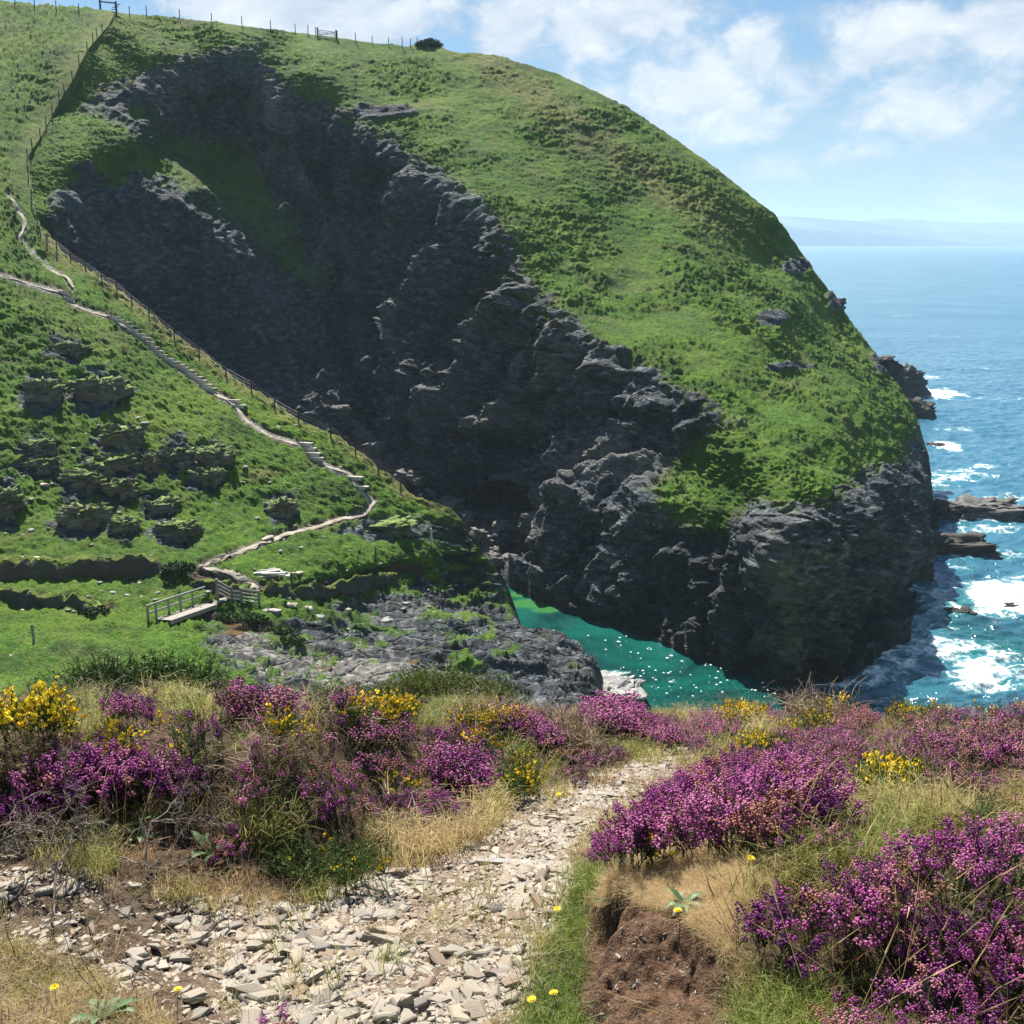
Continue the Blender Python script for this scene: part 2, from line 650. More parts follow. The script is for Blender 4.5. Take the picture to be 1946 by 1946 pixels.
M_ROCK = rock_material('weathered slate')
M_ROCKT = rock_material('turf capped slate', 1.25, 0.1, 1.0, True)
M_ROCKD = rock_material('wet dark slate', 0.45)
M_ROCKP = rock_material('pale slate', 2.7, 0.1)
M_PATH = plain('trodden path', (0.20, 0.165, 0.12), (0.44, 0.40, 0.33), 1.1, 0.95, 0.4, 0.05)
M_STONE = plain('step stone', (0.30, 0.28, 0.25), (0.50, 0.47, 0.42), 2.5, 0.9, 0.4, 0.04)
M_WOOD = plain('weathered timber', (0.16, 0.155, 0.14), (0.36, 0.345, 0.315), 9, 0.8, 0.4, 0.02, stretch=(1, 1, 0.15))
M_DECK = plain('weathered deck boards', (0.20, 0.18, 0.155), (0.34, 0.315, 0.28), 5, 0.85, 0.3, 0.02)
M_POST = plain('old dark post', (0.035, 0.033, 0.030), (0.09, 0.085, 0.078), 9, 0.9, 0.4, 0.02)
M_PALEW = plain('bleached timber', (0.50, 0.48, 0.44), (0.70, 0.67, 0.62), 9, 0.85, 0.3, 0.02)
M_WIRE = plain('fence wire', (0.10, 0.10, 0.10), (0.2, 0.2, 0.2), 9, 0.5)
M_HEDGE = rock_material('overgrown stone bank', 0.55, 0.2, 2.0, True)

# ------------------------------------------------------------------ hillside (left slope, valley floor, near ledges)
CREST = [(-30, 222), (30, 216), (50, 205), (60, 196), (94, 167), (123, 152), (152, 139), (192, 114), (217, 101), (239, 89), (261, 78),
         (283, 62), (300, 52), (333, 57), (380, 72), (420, 80), (453, 92), (480, 112), (519, 172), (557, 232), (606, 293), (649, 340), (682, 390),
         (720, 440), (751, 488), (778, 534), (809, 578), (834, 640), (867, 688), (900, 735), (933, 775), (952, 808), (970, 850), (990, 871), (1010, 884),
         (1035, 896), (1055, 912), (1090, 942), (1120, 956), (1150, 962), (1180, 976), (1196, 1000), (1202, 1070), (1222, 1098), (1250, 1116), (1285, 1124),
         (1302, 1118), (1318, 1135), (1345, 1195), (1400, 1230)]
crest_y = np.array([c[0] for c in CREST], float)
crest_x = np.array([c[1] for c in CREST], float)
A_CTRL = [
    (-200, -20, 206), (0, 18, 204), (215, 25, 201), (-200, 200, 168), (0, 200, 165), (150, 120, 176), (90, 225, 164.5),
    (50, 300, 152), (57, 333, 149), (72, 420, 141.5), (92, 480, 136), (-200, 350, 142), (0, 380, 139),
    (172, 519, 131), (232, 557, 127), (340, 649, 121), (440, 720, 117), (534, 778, 113), (640, 834, 110), (735, 900, 107), (808, 952, 105), (871, 990, 104.5),
    (896, 1035, 104.5), (-200, 530, 120), (0, 530, 119), (100, 560, 121), (250, 645, 116), (-200, 700, 104), (0, 680, 107), (150, 740, 105), (300, 750, 107),
    (0, 800, 98), (200, 850, 97), (380, 830, 101), (500, 850, 103), (0, 930, 91), (200, 960, 90.5), (400, 940, 94), (600, 920, 100), (700, 960, 100.5),
    (-200, 1030, 84), (0, 1055, 82.5), (250, 1055, 83), (400, 1055, 84.5), (550, 1030, 90), (600, 1000, 93), (700, 1020, 95.5), (815, 1030, 100),
    (-200, 1115, 79), (0, 1108, 79), (250, 1105, 79), (380, 1075, 82.5), (480, 1105, 80), (600, 1090, 85), (700, 1075, 90), (800, 1055, 96.5), (870, 1050, 101),
    (-200, 1180, 70), (0, 1150, 73.5), (100, 1190, 68), (200, 1165, 72), (290, 1178, 71.5), (395, 1152, 77), (470, 1120, 79),
    (440, 1195, 74.5), (520, 1160, 77), (600, 1135, 82.5), (700, 1120, 90), (800, 1100, 95.5), (880, 1090, 101), (942, 1110, 102.5),
    (-200, 1260, 58), (0, 1260, 59), (150, 1260, 59.5), (300, 1240, 63), (420, 1240, 67.5), (520, 1220, 71), (520, 1270, 66.5), (620, 1240, 71.5), (640, 1200, 77),
    (750, 1180, 84), (880, 1160, 94), (962, 1170, 98), (760, 1270, 70.5), (830, 1230, 77.5), (900, 1200, 87), (1000, 1203, 92),
    (940, 1260, 78.5), (1060, 1215, 91.5), (1116, 1245, 89.5), (1040, 1290, 80.5), (1122, 1288, 84), (1135, 1318, 81.5), (1200, 1340, 79.5), (900, 1310, 73),
    (-200, 1400, 46), (300, 1400, 49), (700, 1400, 57), (1230, 1400, 70), (1000, 1400, 62),
]
tpsA = TPS(A_CTRL)
NR, NCV, NB = 645, 540, 10
rows = np.linspace(-24, 1462, NR)
cx = np.interp(rows, crest_y, crest_x)
cx = cx + 1.5 * fbm(np.c_[rows / 22.0, rows * 0, rows * 0 + 3.3], 4) * np.clip((rows - 300) / 80, 0, 1) + 4.5 * fbm(np.c_[rows / 9.0, rows * 0, rows * 0 + 1.3], 4) * np.clip((rows - 1000) / 60, 0, 1)
s = np.linspace(0, 1, NCV) ** 0.93
PX = -200 + (cx[:, None] + 200) * s[None, :]
PY = np.repeat(rows[:, None], NCV, 1)
over = np.maximum(3 + 0.085 * PX + 1.0 * fbm(np.c_[s * 60, s * 0, s * 0], 3)[None, :] - PY, 0) * (PX < 260)
PY = PY + over
YA = tpsA(PX, PY) + over * 1.2
G = unproj(PX, PY, YA)
G[..., 2] -= 0.35 * over + 0.02 * over ** 2

# masks of the hillside, in the place of the photograph
OUTCROPS = [  # px, py, width, height (photo pixels), label
    (180, 745, 92, 58, 'largest smooth slate outcrop alone on the upper grass slope'),
    (72, 747, 60, 52, 'stacked slate outcrop near the left edge of the upper grass slope'),
    (125, 662, 60, 34, 'low broken outcrop highest on the grass slope below the path'),
    (222, 838, 72, 52, 'turf capped slate crag top of the big crag group'),
    (205, 885, 84, 56, 'middle dark slate block of the big crag group'),
    (160, 915, 72, 46, 'lower left slate block of the big crag group'),
    (225, 930, 54, 48, 'lower right slate block of the big crag group'),
    (70, 850, 52, 32, 'brown topped slate boulder left of the big crag group'),
    (70, 885, 58, 30, 'broken slate ledge left of the big crag group'),
    (332, 866, 46, 52, 'narrow upright slate outcrop right of the big crag group'),
    (400, 872, 62, 46, 'rounded turf topped outcrop farthest right on the grass slope'),
    (385, 908, 60, 36, 'crumbled slate foot under the rounded turf topped outcrop'),
    (283, 878, 30, 42, 'small slate tooth between the big crag group and the upright outcrop'),
    (532, 965, 48, 44, 'dark outcrop just left of the zigzag of the stony path'),
    (150, 990, 78, 54, 'turf capped boulder low on the slope above the grassy bank'),
    (232, 1010, 48, 32, 'small boulder right of the turf capped boulder low on the slope'),
    (10, 955, 46, 74, 'dark outcrop cut by the left edge of the picture'),
    (330, 1010, 70, 40, 'dark ledge low on the slope above the bend of the path'),
    (720, 1003, 110, 26, 'long low slate ledge behind the white marker post'),
    (300, 960, 60, 34, 'half buried slate ledge in the lower grass slope'),
]
PATH = [(-120, 505), (-30, 515), (0, 522), (54, 540), (120, 562), (145, 584), (210, 606), (235, 627), (268, 646), (290, 664), (308, 680), (344, 704), (380, 729), (402, 749),
        (442, 772), (464, 798), (507, 823), (560, 843), (588, 852), (594, 872), (630, 890), (663, 903), (672, 918), (690, 938), (709, 953), (694, 974), (650, 985), (594, 1004), (550, 1017),
        (507, 1033), (435, 1055), (400, 1064), (382, 1073), (392, 1083), (430, 1089), (453, 1093), (478, 1101), (487, 1108), (480, 1118), (470, 1128), (430, 1143), (392, 1155)]
TRACK = [(14, 366), (24, 384), (40, 412), (46, 432), (36, 450), (56, 474), (84, 500), (108, 520), (124, 534), (140, 556)]
n_l = fbm(np.stack([PX / 30, PY / 18, PX * 0], -1), 4)
n_s = fbm(np.stack([PX / 9, PY / 6, PX * 0 + 5], -1), 3)
LEDGE = [(600, 1130), (700, 1110), (800, 1085), (850, 1042), (905, 1030), (960, 1100), (970, 1170), (1110, 1190), (1140, 1300), (1230, 1330), (1230, 1420), (600, 1420), (480, 1300), (380, 1235), (395, 1195), (480, 1190), (560, 1180), (640, 1170)]
PALE = [(378, 1212), (430, 1196), (500, 1212), (560, 1235), (640, 1250), (740, 1248), (840, 1256), (900, 1275), (860, 1300), (700, 1320), (500, 1290), (430, 1250)]
sl = sdpoly(PX, PY, LEDGE)
rockA = sstep(-10, 16, sl + 16 * n_l + 9 * n_s)
grassy = sstep(0.10, 0.42, fbm(np.stack([PX / 60, PY / 22, PX * 0 + 9], -1), 4) + 0.25 * sstep(1200, 1090, PY) + 0.2 * sstep(760, 560, PX) - 0.5 * sstep(930, 1030, PX))
rockA *= 1 - 0.95 * grassy
for (ox, oy, ow, oh, _) in OUTCROPS:
    q = np.hypot((PX - ox) / (ow * 0.62), (PY - oy - 3) / (oh * 0.72))
    rockA = np.maximum(rockA, sstep(1.25, 0.85, q + 0.6 * n_l))
EDGE_ROCK = [(690, 985), (800, 985), (880, 998), (905, 1030), (890, 1046), (800, 1038), (730, 1012)]
rockA = np.maximum(rockA, 0.9 * sstep(-4, 10, sdpoly(PX, PY, EDGE_ROCK) + 14 * n_l))
dcr = np.interp(PY, rows, cx) - PX
dryA = sstep(46, 6, dcr + 22 * n_l) * sstep(420, 480, PY) * sstep(1010, 960, PY)
dryA = np.maximum(dryA, 0.5 * sstep(60, 10, dcr) * sstep(430, 330, PY))
paleA = sstep(-6, 12, sdpoly(PX, PY, PALE) + 22 * n_l + 10 * n_s)
paleA = np.maximum(paleA, sstep(4.5, 2.0, dline(PX, PY, [(286, 1062), (300, 1078), (275, 1098), (262, 1108)]) + 3 * n_s) * 0.8)
paleA = np.maximum(paleA, 0.75 * sstep(0.18, 0.36, fbm(np.stack([PX / 16, PY / 7, PX * 0 + 2], -1), 3) - 0.5 + 0.62 * sstep(-20, 60, sl) * sstep(1000, 700, PX)))
earthA = np.zeros_like(PX)
SCARPS = [([(496, 1112), (560, 1118), (650, 1108), (720, 1088), (760, 1080), (800, 1082)], 11), ([(365, 1085), (420, 1100), (450, 1106)], 9),
          ([(0, 1140), (80, 1136), (150, 1142), (215, 1160)], 9), ([(395, 1172), (440, 1182), (480, 1195), (560, 1205)], 12)]
for ln, wd in SCARPS:
    earthA = np.maximum(earthA, sstep(wd + 3, wd - 4, dline(PX, PY, ln) + 6 * n_l))
paleA *= 1 - earthA
paleA *= 1 - 0.9 * sstep(-0.02, 0.25, fbm(np.stack([PX / 34, PY / 11, PX * 0 + 21], -1), 4))
pmask = np.maximum(sstep(9, 4, dline(PX, PY, PATH)), 0.6 * sstep(8, 3, dline(PX, PY, TRACK)))
earthA = np.maximum(earthA, 0.75 * sstep(11, 6, dline(PX, PY, PATH) + 5 * n_s))
rockA *= 1 - 0.8 * pmask
paleA = np.maximum(paleA, sstep(7.5, 3.5, dline(PX, PY, PATH) + 5 * n_s) * sstep(-0.5, 0.1, n_l + 0.3))
paleA = np.maximum(paleA, sstep(7, 3, dline(PX, PY, TRACK) + 6 * n_s) * sstep(-0.2, 0.2, n_l + 0.1))

N = grid_normals(G)
N *= np.sign((N * np.array([0, -0.6, 0.8])).sum(-1, keepdims=True))
turf = (1 - rockA) * (1 - paleA)
sw = np.c_[G.reshape(-1, 3)].reshape(G.shape)
wv = sw * np.array([0.33, 0.33, 1.1])
d = 0.34 * fbm(sw * 0.14, 4)
d += turf * (0.26 * ridged(wv * 0.8 + 0.3 * fbm(sw * 0.3, 2)[..., None], 3, 0.55) * 0.6 + 0.20 * fbm(sw * 1.3, 3) + 0.13 * np.abs(perlin(sw * 2.6)) * 2) * (1 - 0.9 * pmask) * np.clip(YA / 100, 0.55, 1.3) * (1 + 0.9 * sstep(1080, 1180, PY))
d += turf * sstep(1090, 1170, PY) * 0.30 * fbm(sw * np.array([.35, .5, .5]), 3)
rs = sw + 0.8 * fbm(sw * 0.25, 3)[..., None]
zz = rs[..., 2] + 0.18 * rs[..., 0] - 0.12 * rs[..., 1]
st = lambda z, per: (lambda f: np.where(f < 0.72, f / 0.72, (1 - f) / 0.28))(z / per - np.floor(z / per))
flatz = sstep(980, 1080, PY)
bq = rs * np.array([0.16, 0.42, 1.2])
d += rockA * (1 - flatz) * (0.35 * (st(zz, 1.15) - 0.5) + 0.2 * (st(zz + 0.4 * fbm(sw * 0.6, 2), 0.46) - 0.5) + 0.25 * fbm(sw * 1.1, 3))
yy = sw[..., 1] * 0.9 + 0.10 * sw[..., 0] + 1.8 * sw[..., 2] + 1.6 * fbm(sw * np.array([0.10, 0.3, 0.3]), 3)
steps = (st(yy, 3.1) - 0.5) * 0.62 + (st(yy + 0.5 * fbm(sw * np.array([0.3, 0.8, 0.8]), 2), 1.15) - 0.5) * 0.32
c1, cv = cells(bq * np.array([1.6, 1.9, 1.0]), 3)
d += flatz * np.maximum(rockA, 0.6 * paleA) * (1.25 * steps + 0.16 * (cv - 0.5) + 0.32 * fbm(bq * 1.2, 4) + 0.05 * fbm(sw * 2.5, 2))
d += -0.35 * earthA * (1 - pmask)
d *= 1 - 0.85 * sstep(60, 5, dcr) * sstep(450, 400, PY)
# the ground behind a low scarp drops: a real step
G = G + N * d[..., None]
GA_vis = G.copy()
# over the crest and down the far side
base = G[:, -1:, :]
prev = G[:, -1, :]
ext = []
back = unproj(cx, rows, np.full(NR, 1.0))
back = back - np.array([0, 0, CAMZ])
back /= np.linalg.norm(back, axis=1, keepdims=True)
low = sstep(980, 1100, rows)[:, None]
for k in range(NB):
    step = 0.25 * 1.75 ** k
    dirn = back * np.array([1, 1, 0]) * (0.75 - 0.45 * low) + np.array([0.28, 0.0, 0.0]) + np.array([0, 0, -1.0]) * (0.25 + 0.16 * min(k, 5))
    prev = prev + dirn * step
    prev = prev.copy()
    prev[:, 2] = np.maximum(prev[:, 2], -3.0 - 0.05 * k)
    ext.append(prev[:, None, :])
G = np.concatenate([G] + ext, 1)
pad = lambda a, v=None: np.concatenate([a] + [a[:, -1:] if v is None else np.full((NR, 1), v)] * NB, 1)
kk = np.arange(NB)[None, :]
rock_ext = np.concatenate([rockA, np.repeat(np.maximum(rockA[:, -1:], sstep(1, 3, kk)), 1, 1) if False else np.maximum(rockA[:, -1:], sstep(1, 4, kk) * np.ones((NR, 1)))], 1)
wetA = np.clip(sstep(2.2, 0.6, G[..., 2] + 0.0) + pad(np.zeros_like(PX)), 0, 1) * 0.8
me = np_mesh('hillside', G.reshape(-1, 3), grid_faces(NR, NCV + NB), M_HILL,
             dict(rock=rock_ext, dry=pad(dryA), pale=pad(paleA), earth=pad(earthA), wet=wetA))
hillside = link_obj('hillside', me)
tag(hillside, kind='structure')


def onA(px, py):
    """point on the finished hillside seen at a photo pixel"""
    px, py = np.asarray(px, float), np.asarray(py, float)
    r = (py - rows[0]) / (rows[1] - rows[0])
    c0 = np.interp(py, rows, cx)
    sc = np.clip((px + 200) / (c0 + 200), 0, 1) ** (1 / 0.93) * (NCV - 1)
    r = np.clip(r, 0, NR - 1.001)
    sc = np.clip(sc, 0, NCV - 1.001)
    i, j = r.astype(int), sc.astype(int)
    fr, fc = (r - i)[..., None], (sc - j)[..., None]
    g = GA_vis
    return (g[i, j] * (1 - fr) + g[i + 1, j] * fr) * (1 - fc) + (g[i, j + 1] * (1 - fr) + g[i + 1, j + 1] * fr) * fc


# ------------------------------------------------------------------ headland (bowl, cliff, green back)
FAN = [(0, (-60, 450), (120, 12)), (.06, (60, 540), (245, 26)), (.12, (150, 610), (330, 34)), (.25, (400, 780), (560, 64)), (.38, (650, 985), (775, 90)), (.40, (700, 1010), (800, 86)), (.43, (800, 1055), (850, 98)), (.46, (870, 1078), (930, 104)),
       (.52, (955, 1099), (1060, 140)), (.60, (1100, 1166), (1200, 210)), (.68, (1300, 1236), (1340, 303)), (.76, (1500, 1303), (1480, 415)),
       (.80, (1570, 1292), (1528, 487)), (.86, (1690, 1224), (1605, 598)), (.91, (1702, 1120), (1690, 712)), (.95, (1747, 1050), (1742, 795)), (1.0, (1774, 985), (1764, 865))]
fs = np.array([f[0] for f in FAN])
fb = np.array([f[1] for f in FAN], float)
ft = np.array([f[2] for f in FAN], float)
B_CTRL = [
    (130, 14, 206), (168, 16, 205), (215, 25, 203), (330, 34, 212), (560, 64, 221), (790, 90, 221), (930, 104, 216), (1060, 140, 211), (1200, 210, 203), (1340, 303, 193), (1480, 415, 190), (1528, 487, 190),
    (1605, 598, 190), (1690, 712, 178), (1742, 795, 166), (1764, 865, 158),
    (470, 97, 201), (350, 112, 194), (230, 150, 183), (160, 190, 172), (145, 310, 153.5), (100, 395, 143.5), (75, 430, 141),
    (60, 330, 151), (100, 225, 165.5), (150, 120, 178), (-60, 450, 139),
    (260, 260, 167), (370, 362, 168),
    (300, 200, 187.5), (400, 200, 198), (465, 200, 202.5), (470, 280, 200), (400, 330, 190.5), (310, 270, 183),
    (150, 345, 154.5), (200, 420, 155.5), (300, 450, 160), (400, 520, 165), (500, 560, 170.5), (600, 545, 177), (300, 600, 156.5), (420, 680, 159), (550, 760, 160), (620, 700, 168), (700, 840, 157), (600, 620, 173),
    (370, 372, 169), (520, 450, 177),
    (560, 330, 196), (600, 450, 189), (640, 560, 181), (700, 700, 165), (780, 850, 153),
    (480, 108, 203), (560, 190, 197), (680, 240, 188), (800, 310, 176.5), (900, 375, 163.5), (960, 440, 154.5), (1000, 540, 146), (1080, 600, 138.5), (1130, 660, 132.5), (1240, 705, 124.5), (1330, 765, 115.5), (1400, 815, 109), (1440, 885, 102.5),
    (600, 250, 197.5), (700, 330, 188), (800, 420, 175), (880, 480, 164), (750, 500, 177), (850, 600, 159), (950, 600, 149), (800, 700, 158), (900, 750, 146.5), (1000, 700, 141), (1100, 750, 133.5), (850, 900, 147), (870, 1000, 141), (950, 900, 140.5), (1000, 1000, 133),
    (1050, 850, 133.5), (1150, 800, 127), (1200, 780, 124.5), (1300, 830, 116.5),
    (1100, 930, 123), (1200, 880, 119), (1300, 900, 112.5), (1400, 920, 104.8), (1250, 950, 109), (1350, 960, 104.5), (1100, 965, 119.5),
    (1050, 1010, 121.5), (1150, 1030, 114), (1250, 1010, 108), (1350, 1020, 103), (1450, 970, 98.8), (1500, 955, 96.6), (1350, 1150, 100.5), (1500, 1120, 94.2), (1240, 1120, 105.6),
    (1560, 955, 99), (1600, 1100, 98), (1625, 950, 107), (1665, 1000, 114), (1680, 900, 126), (1725, 900, 141), (1640, 1200, 99),
    (600, 130, 201), (700, 180, 197), (900, 250, 186), (1000, 350, 172), (1100, 450, 163), (1150, 560, 149), (1250, 620, 138), (1300, 480, 161), (1400, 650, 137.5), (1450, 780, 121), (1550, 880, 109), (1600, 800, 127), (1500, 600, 157), (1450, 500, 175), (1650, 850, 128), (1550, 700, 148), (1650, 760, 150), (1100, 250, 189), (1250, 350, 181), (1600, 700, 157),
]
for q in [(870, 1078), (955, 1099), (1100, 1166), (1200, 1201), (1300, 1236), (1400, 1270), (1500, 1303), (1570, 1292), (1690, 1224), (1702, 1120), (1747, 1050), (1774, 985)]:
    B_CTRL.append((*q, float(seaY(*q))))
tpsB = TPS(B_CTRL)
NS, NT_, NU, NO, NE = 900, 640, 4, 12, 8
sg = np.linspace(0, 1, NS)
tg = np.linspace(0, 1, NT_)
bx, by = np.interp(sg, fs, fb[:, 0]), np.interp(sg, fs, fb[:, 1])
tx, ty = np.interp(sg, fs, ft[:, 0]), np.interp(sg, fs, ft[:, 1])
kern = np.exp(-0.5 * (np.arange(-14, 15) / 6.0) ** 2)
kern /= kern.sum()
sm = lambda a: np.convolve(np.r_[2 * a[0] - a[14:0:-1], a, 2 * a[-1] - a[-2:-16:-1]], kern, 'valid')
bx, by, tx, ty = sm(bx), sm(by), sm(tx), sm(ty)
bush_t = 7 * np.exp(-((tx - 818) / 26.0) ** 2)
ty = ty - bush_t + 1.6 * fbm(np.c_[tx / 22.0, tx * 0, tx * 0 + 7.7], 4) * sstep(850, 1000, tx)
QX = bx[None, :] + (tx - bx)[None, :] * tg[:, None]
QY = by[None, :] + (ty - by)[None, :] * tg[:, None]
YB = tpsB(QX, QY)
# little crag noses on the seaward skyline
G = unproj(QX, QY, YB)
n_l = fbm(np.stack([QX / 34, QY / 30, QX * 0 + 1], -1), 4)
n_s = fbm(np.stack([QX / 10, QY / 9, QX * 0 + 6], -1), 3)

CLIFF = [(470, 95), (430, 94), (350, 112), (290, 128), (215, 160), (165, 190), (160, 205), (190, 222), (230, 240), (270, 275), (320, 305), (372, 352), (368, 364), (300, 335), (240, 330), (205, 345), (150, 305), (95, 385), (85, 440), (-40, 470), (100, 640), (400, 830), (700, 1030), (880, 1110),
         (960, 1140), (1300, 1280), (1500, 1340), (1640, 1330), (1760, 1230), (1800, 1000), (1790, 880), (1750, 820), (1735, 815), (1720, 860), (1690, 880), (1640, 895), (1590, 930), (1560, 958), (1490, 962), (1440, 945), (1400, 975), (1370, 1005), (1300, 992), (1262, 968), (1252, 930), (1285, 880), (1335, 838), (1398, 806), (1330, 755), (1290, 740), (1240, 700), (1190, 675),
         (1130, 655), (1085, 600), (1050, 570), (1005, 540), (985, 480), (950, 430), (915, 375), (880, 350), (800, 305), (760, 275), (690, 240), (640, 200), (565, 185), (530, 150), (490, 120)]
cs = sdpoly(QX, QY, CLIFF)
rockB = sstep(-8, 9, cs + 15 * n_l + 10 * n_s)
BOWLG = [(250, 215), (320, 260), (400, 275), (470, 285), (500, 330), (510, 400), (560, 470), (600, 540), (520, 470), (420, 400), (330, 330)]
gb = sstep(-14, 18, sdpoly(QX, QY, BOWLG) + 20 * n_l)
rockB *= 1 - 0.9 * gb
APRON = [(1300, 880), (1350, 842), (1400, 820), (1450, 900), (1500, 950), (1450, 950), (1400, 975), (1370, 1000), (1290, 985), (1275, 930)]
ap = sstep(-14, 14, sdpoly(QX, QY, APRON) + 18 * n_l)
rockB = rockB * (1 - 0.75 * ap * sstep(-0.15, 0.2, n_s + 0.1))
LITG = [(890, 540), (960, 430), (1000, 500), (1080, 610), (1130, 680), (1060, 690), (950, 620), (880, 590)]   # green tufts spilling down the edge
tuftm = sstep(0.05, 0.3, fbm(np.stack([QX / 16, QY / 13, QX * 0 + 3], -1), 3)) * np.maximum(sstep(-20, 20, sdpoly(QX, QY, LITG)), sstep(34, 4, np.abs(cs)))
rockB *= 1 - 0.85 * tuftm
for (ox, oy, ow, oh) in [(1512, 505, 26, 24), (1590, 575, 24, 20), (1500, 700, 40, 8), (730, 215, 70, 14), (1680, 690, 26, 24), (1465, 610, 40, 14)]:
    q = np.hypot((QX - ox) / ow, (QY - oy) / oh)
    rockB = np.maximum(rockB, sstep(1.2, 0.8, q + 0.5 * n_l))
dryB = 0.8 * sstep(60, 0, np.abs((QX - 930) - (QY - 110) * 1.42 - 30 + 60 * np.sin(QY / 170)) * 0.6 + 25 * n_l) * sstep(1500, 1300, QX)
dryB = np.maximum(dryB, 0.9 * sstep(0, 14, cs + 10) * sstep(30, 4, cs) * sstep(-0.1, 0.3, n_s) * sstep(900, 1100, QX + QY * 0.4))
dryB = np.maximum(dryB, 0.35 * sstep(300, 60, QY) * sstep(600, 200, QX + QY))
paleB = np.zeros_like(QX)
for (ox, oy, ow, oh, k) in [(525, 250, 22, 80, .62), (578, 355, 26, 30, .72), (622, 458, 28, 28, .72), (492, 180, 10, 75, .45), (668, 545, 22, 16, .72), (990, 800, 70, 18, .42), (1170, 895, 120, 42, .40), (1040, 985, 26, 60, .42), (1000, 690, 20, 60, .3), (1075, 700, 26, 40, .34), (930, 600, 50, 40, .22), (1500, 1120, 12, 130, .32), (1490, 1230, 24, 40, .34), (560, 300, 14, 120, .35), (700, 500, 40, 80, .16), (300, 180, 60, 40, .2), (250, 480, 120, 50, .12), (870, 780, 60, 14, .3)]:
    q = np.hypot((QX - ox) / ow, (QY - oy) / oh)
    paleB = np.maximum(paleB, k * sstep(1.3, 0.6, q + 0.7 * n_l + 0.5 * n_s))
earthB = 0.5 * sstep(-12, 2, cs) * sstep(14, 0, cs) * sstep(-0.2, 0.2, n_s + n_l)
WALL = [(150, 320), (360, 370), (520, 460), (600, 540), (620, 700), (560, 770), (100, 560)]
flat = sstep(-20, 20, sdpoly(QX, QY, WALL))

N = grid_normals(G)
N *= np.sign((N * np.array([0, -0.8, 0.6])).sum(-1, keepdims=True))
turf = 1 - rockB
sw = G
d = 0.5 * fbm(sw * 0.10, 4)
wv = sw * np.array([0.22, 0.22, 0.6])
veg = 0.24 * ridged(wv * 0.9 + 0.4 * fbm(sw * 0.2, 2)[..., None], 3, 0.6) * 0.6 + 0.20 * fbm(sw * np.array([.7, .7, 1.3]), 3) + 0.17 * np.abs(perlin(sw * np.array([1.7, 1.7, 2.6]))) * 2 + 0.13 * perlin(sw * 3.4)
d += turf * veg * (0.55 + 1.1 * sstep(-0.1, 0.5, fbm(sw * 0.09, 3) + 0.1))
d += turf * 0.16 * np.clip(perlin(sw * np.array([.9, .9, 1.6]) + 11), 0, 1) * sstep(-0.1, 0.3, fbm(sw * 0.12 + 5, 2))
d += turf * (0.07 * perlin(sw * 5.5) + 0.10 * np.abs(perlin(sw * np.array([2.8, 2.8, 4.0]) + 7)))
seaslope = sstep(600, 800, QY) * sstep(1380, 1480, QX)
d += turf * seaslope * 0.34 * ridged(sw * np.array([0.16, 0.16, 0.42]) + 0.5 * fbm(sw * 0.15, 2)[..., None], 2)
dt = d.copy()
rs = sw + 1.6 * np.stack([fbm(sw * 0.12, 3), fbm(sw * 0.12 + 9, 3), fbm(sw * 0.12 + 21, 3)], -1)
zz = rs[..., 2] + 0.30 * rs[..., 0] - 0.10 * rs[..., 1]
big = ridged(rs * np.array([0.10, 0.10, 0.055]), 3, 0.55)
blk1, bv = cells(rs * np.array([0.22, 0.22, 0.34]), 5)
blk2, bv2 = cells(rs * np.array([0.55, 0.55, 1.0]), 8)
rgh = 1 - 0.72 * flat
vert = fbm(rs * np.array([0.20, 0.20, 0.045]), 3)
mid = ridged(rs * np.array([0.21, 0.21, 0.13]) + 4.4, 3, 0.5)
lean = rs[..., [0, 1, 2]] @ np.array([[.87, 0, .5], [0, 1, 0], [-.5, 0, .87]])
rib = ridged(lean * np.array([0.13, 0.13, 0.035]) + 2.2, 3, 0.5)
d += rockB * (1.3 * vert + 0.75 * (mid - 0.6) + 1.5 * (rib - 0.6)) * (0.45 + 0.55 * rgh)
d += rockB * rgh * (1.9 * big * 0.6 + 1.6 * (bv - 0.5) * (1 - blk1) + 0.34 * (bv2 - 0.5))
d += rockB * (0.38 + 0.62 * sstep(1450, 1560, QX)) * (0.50 * (st(zz, 2.3) - 0.5) + 0.34 * (st(zz + 0.5 * fbm(sw * 0.4, 2), 0.85) - 0.5) + 0.26 * ridged(sw * 0.8, 3) * 0.5 + 0.16 * fbm(sw * 2.2, 2)) * (0.45 + 0.35 * rgh)
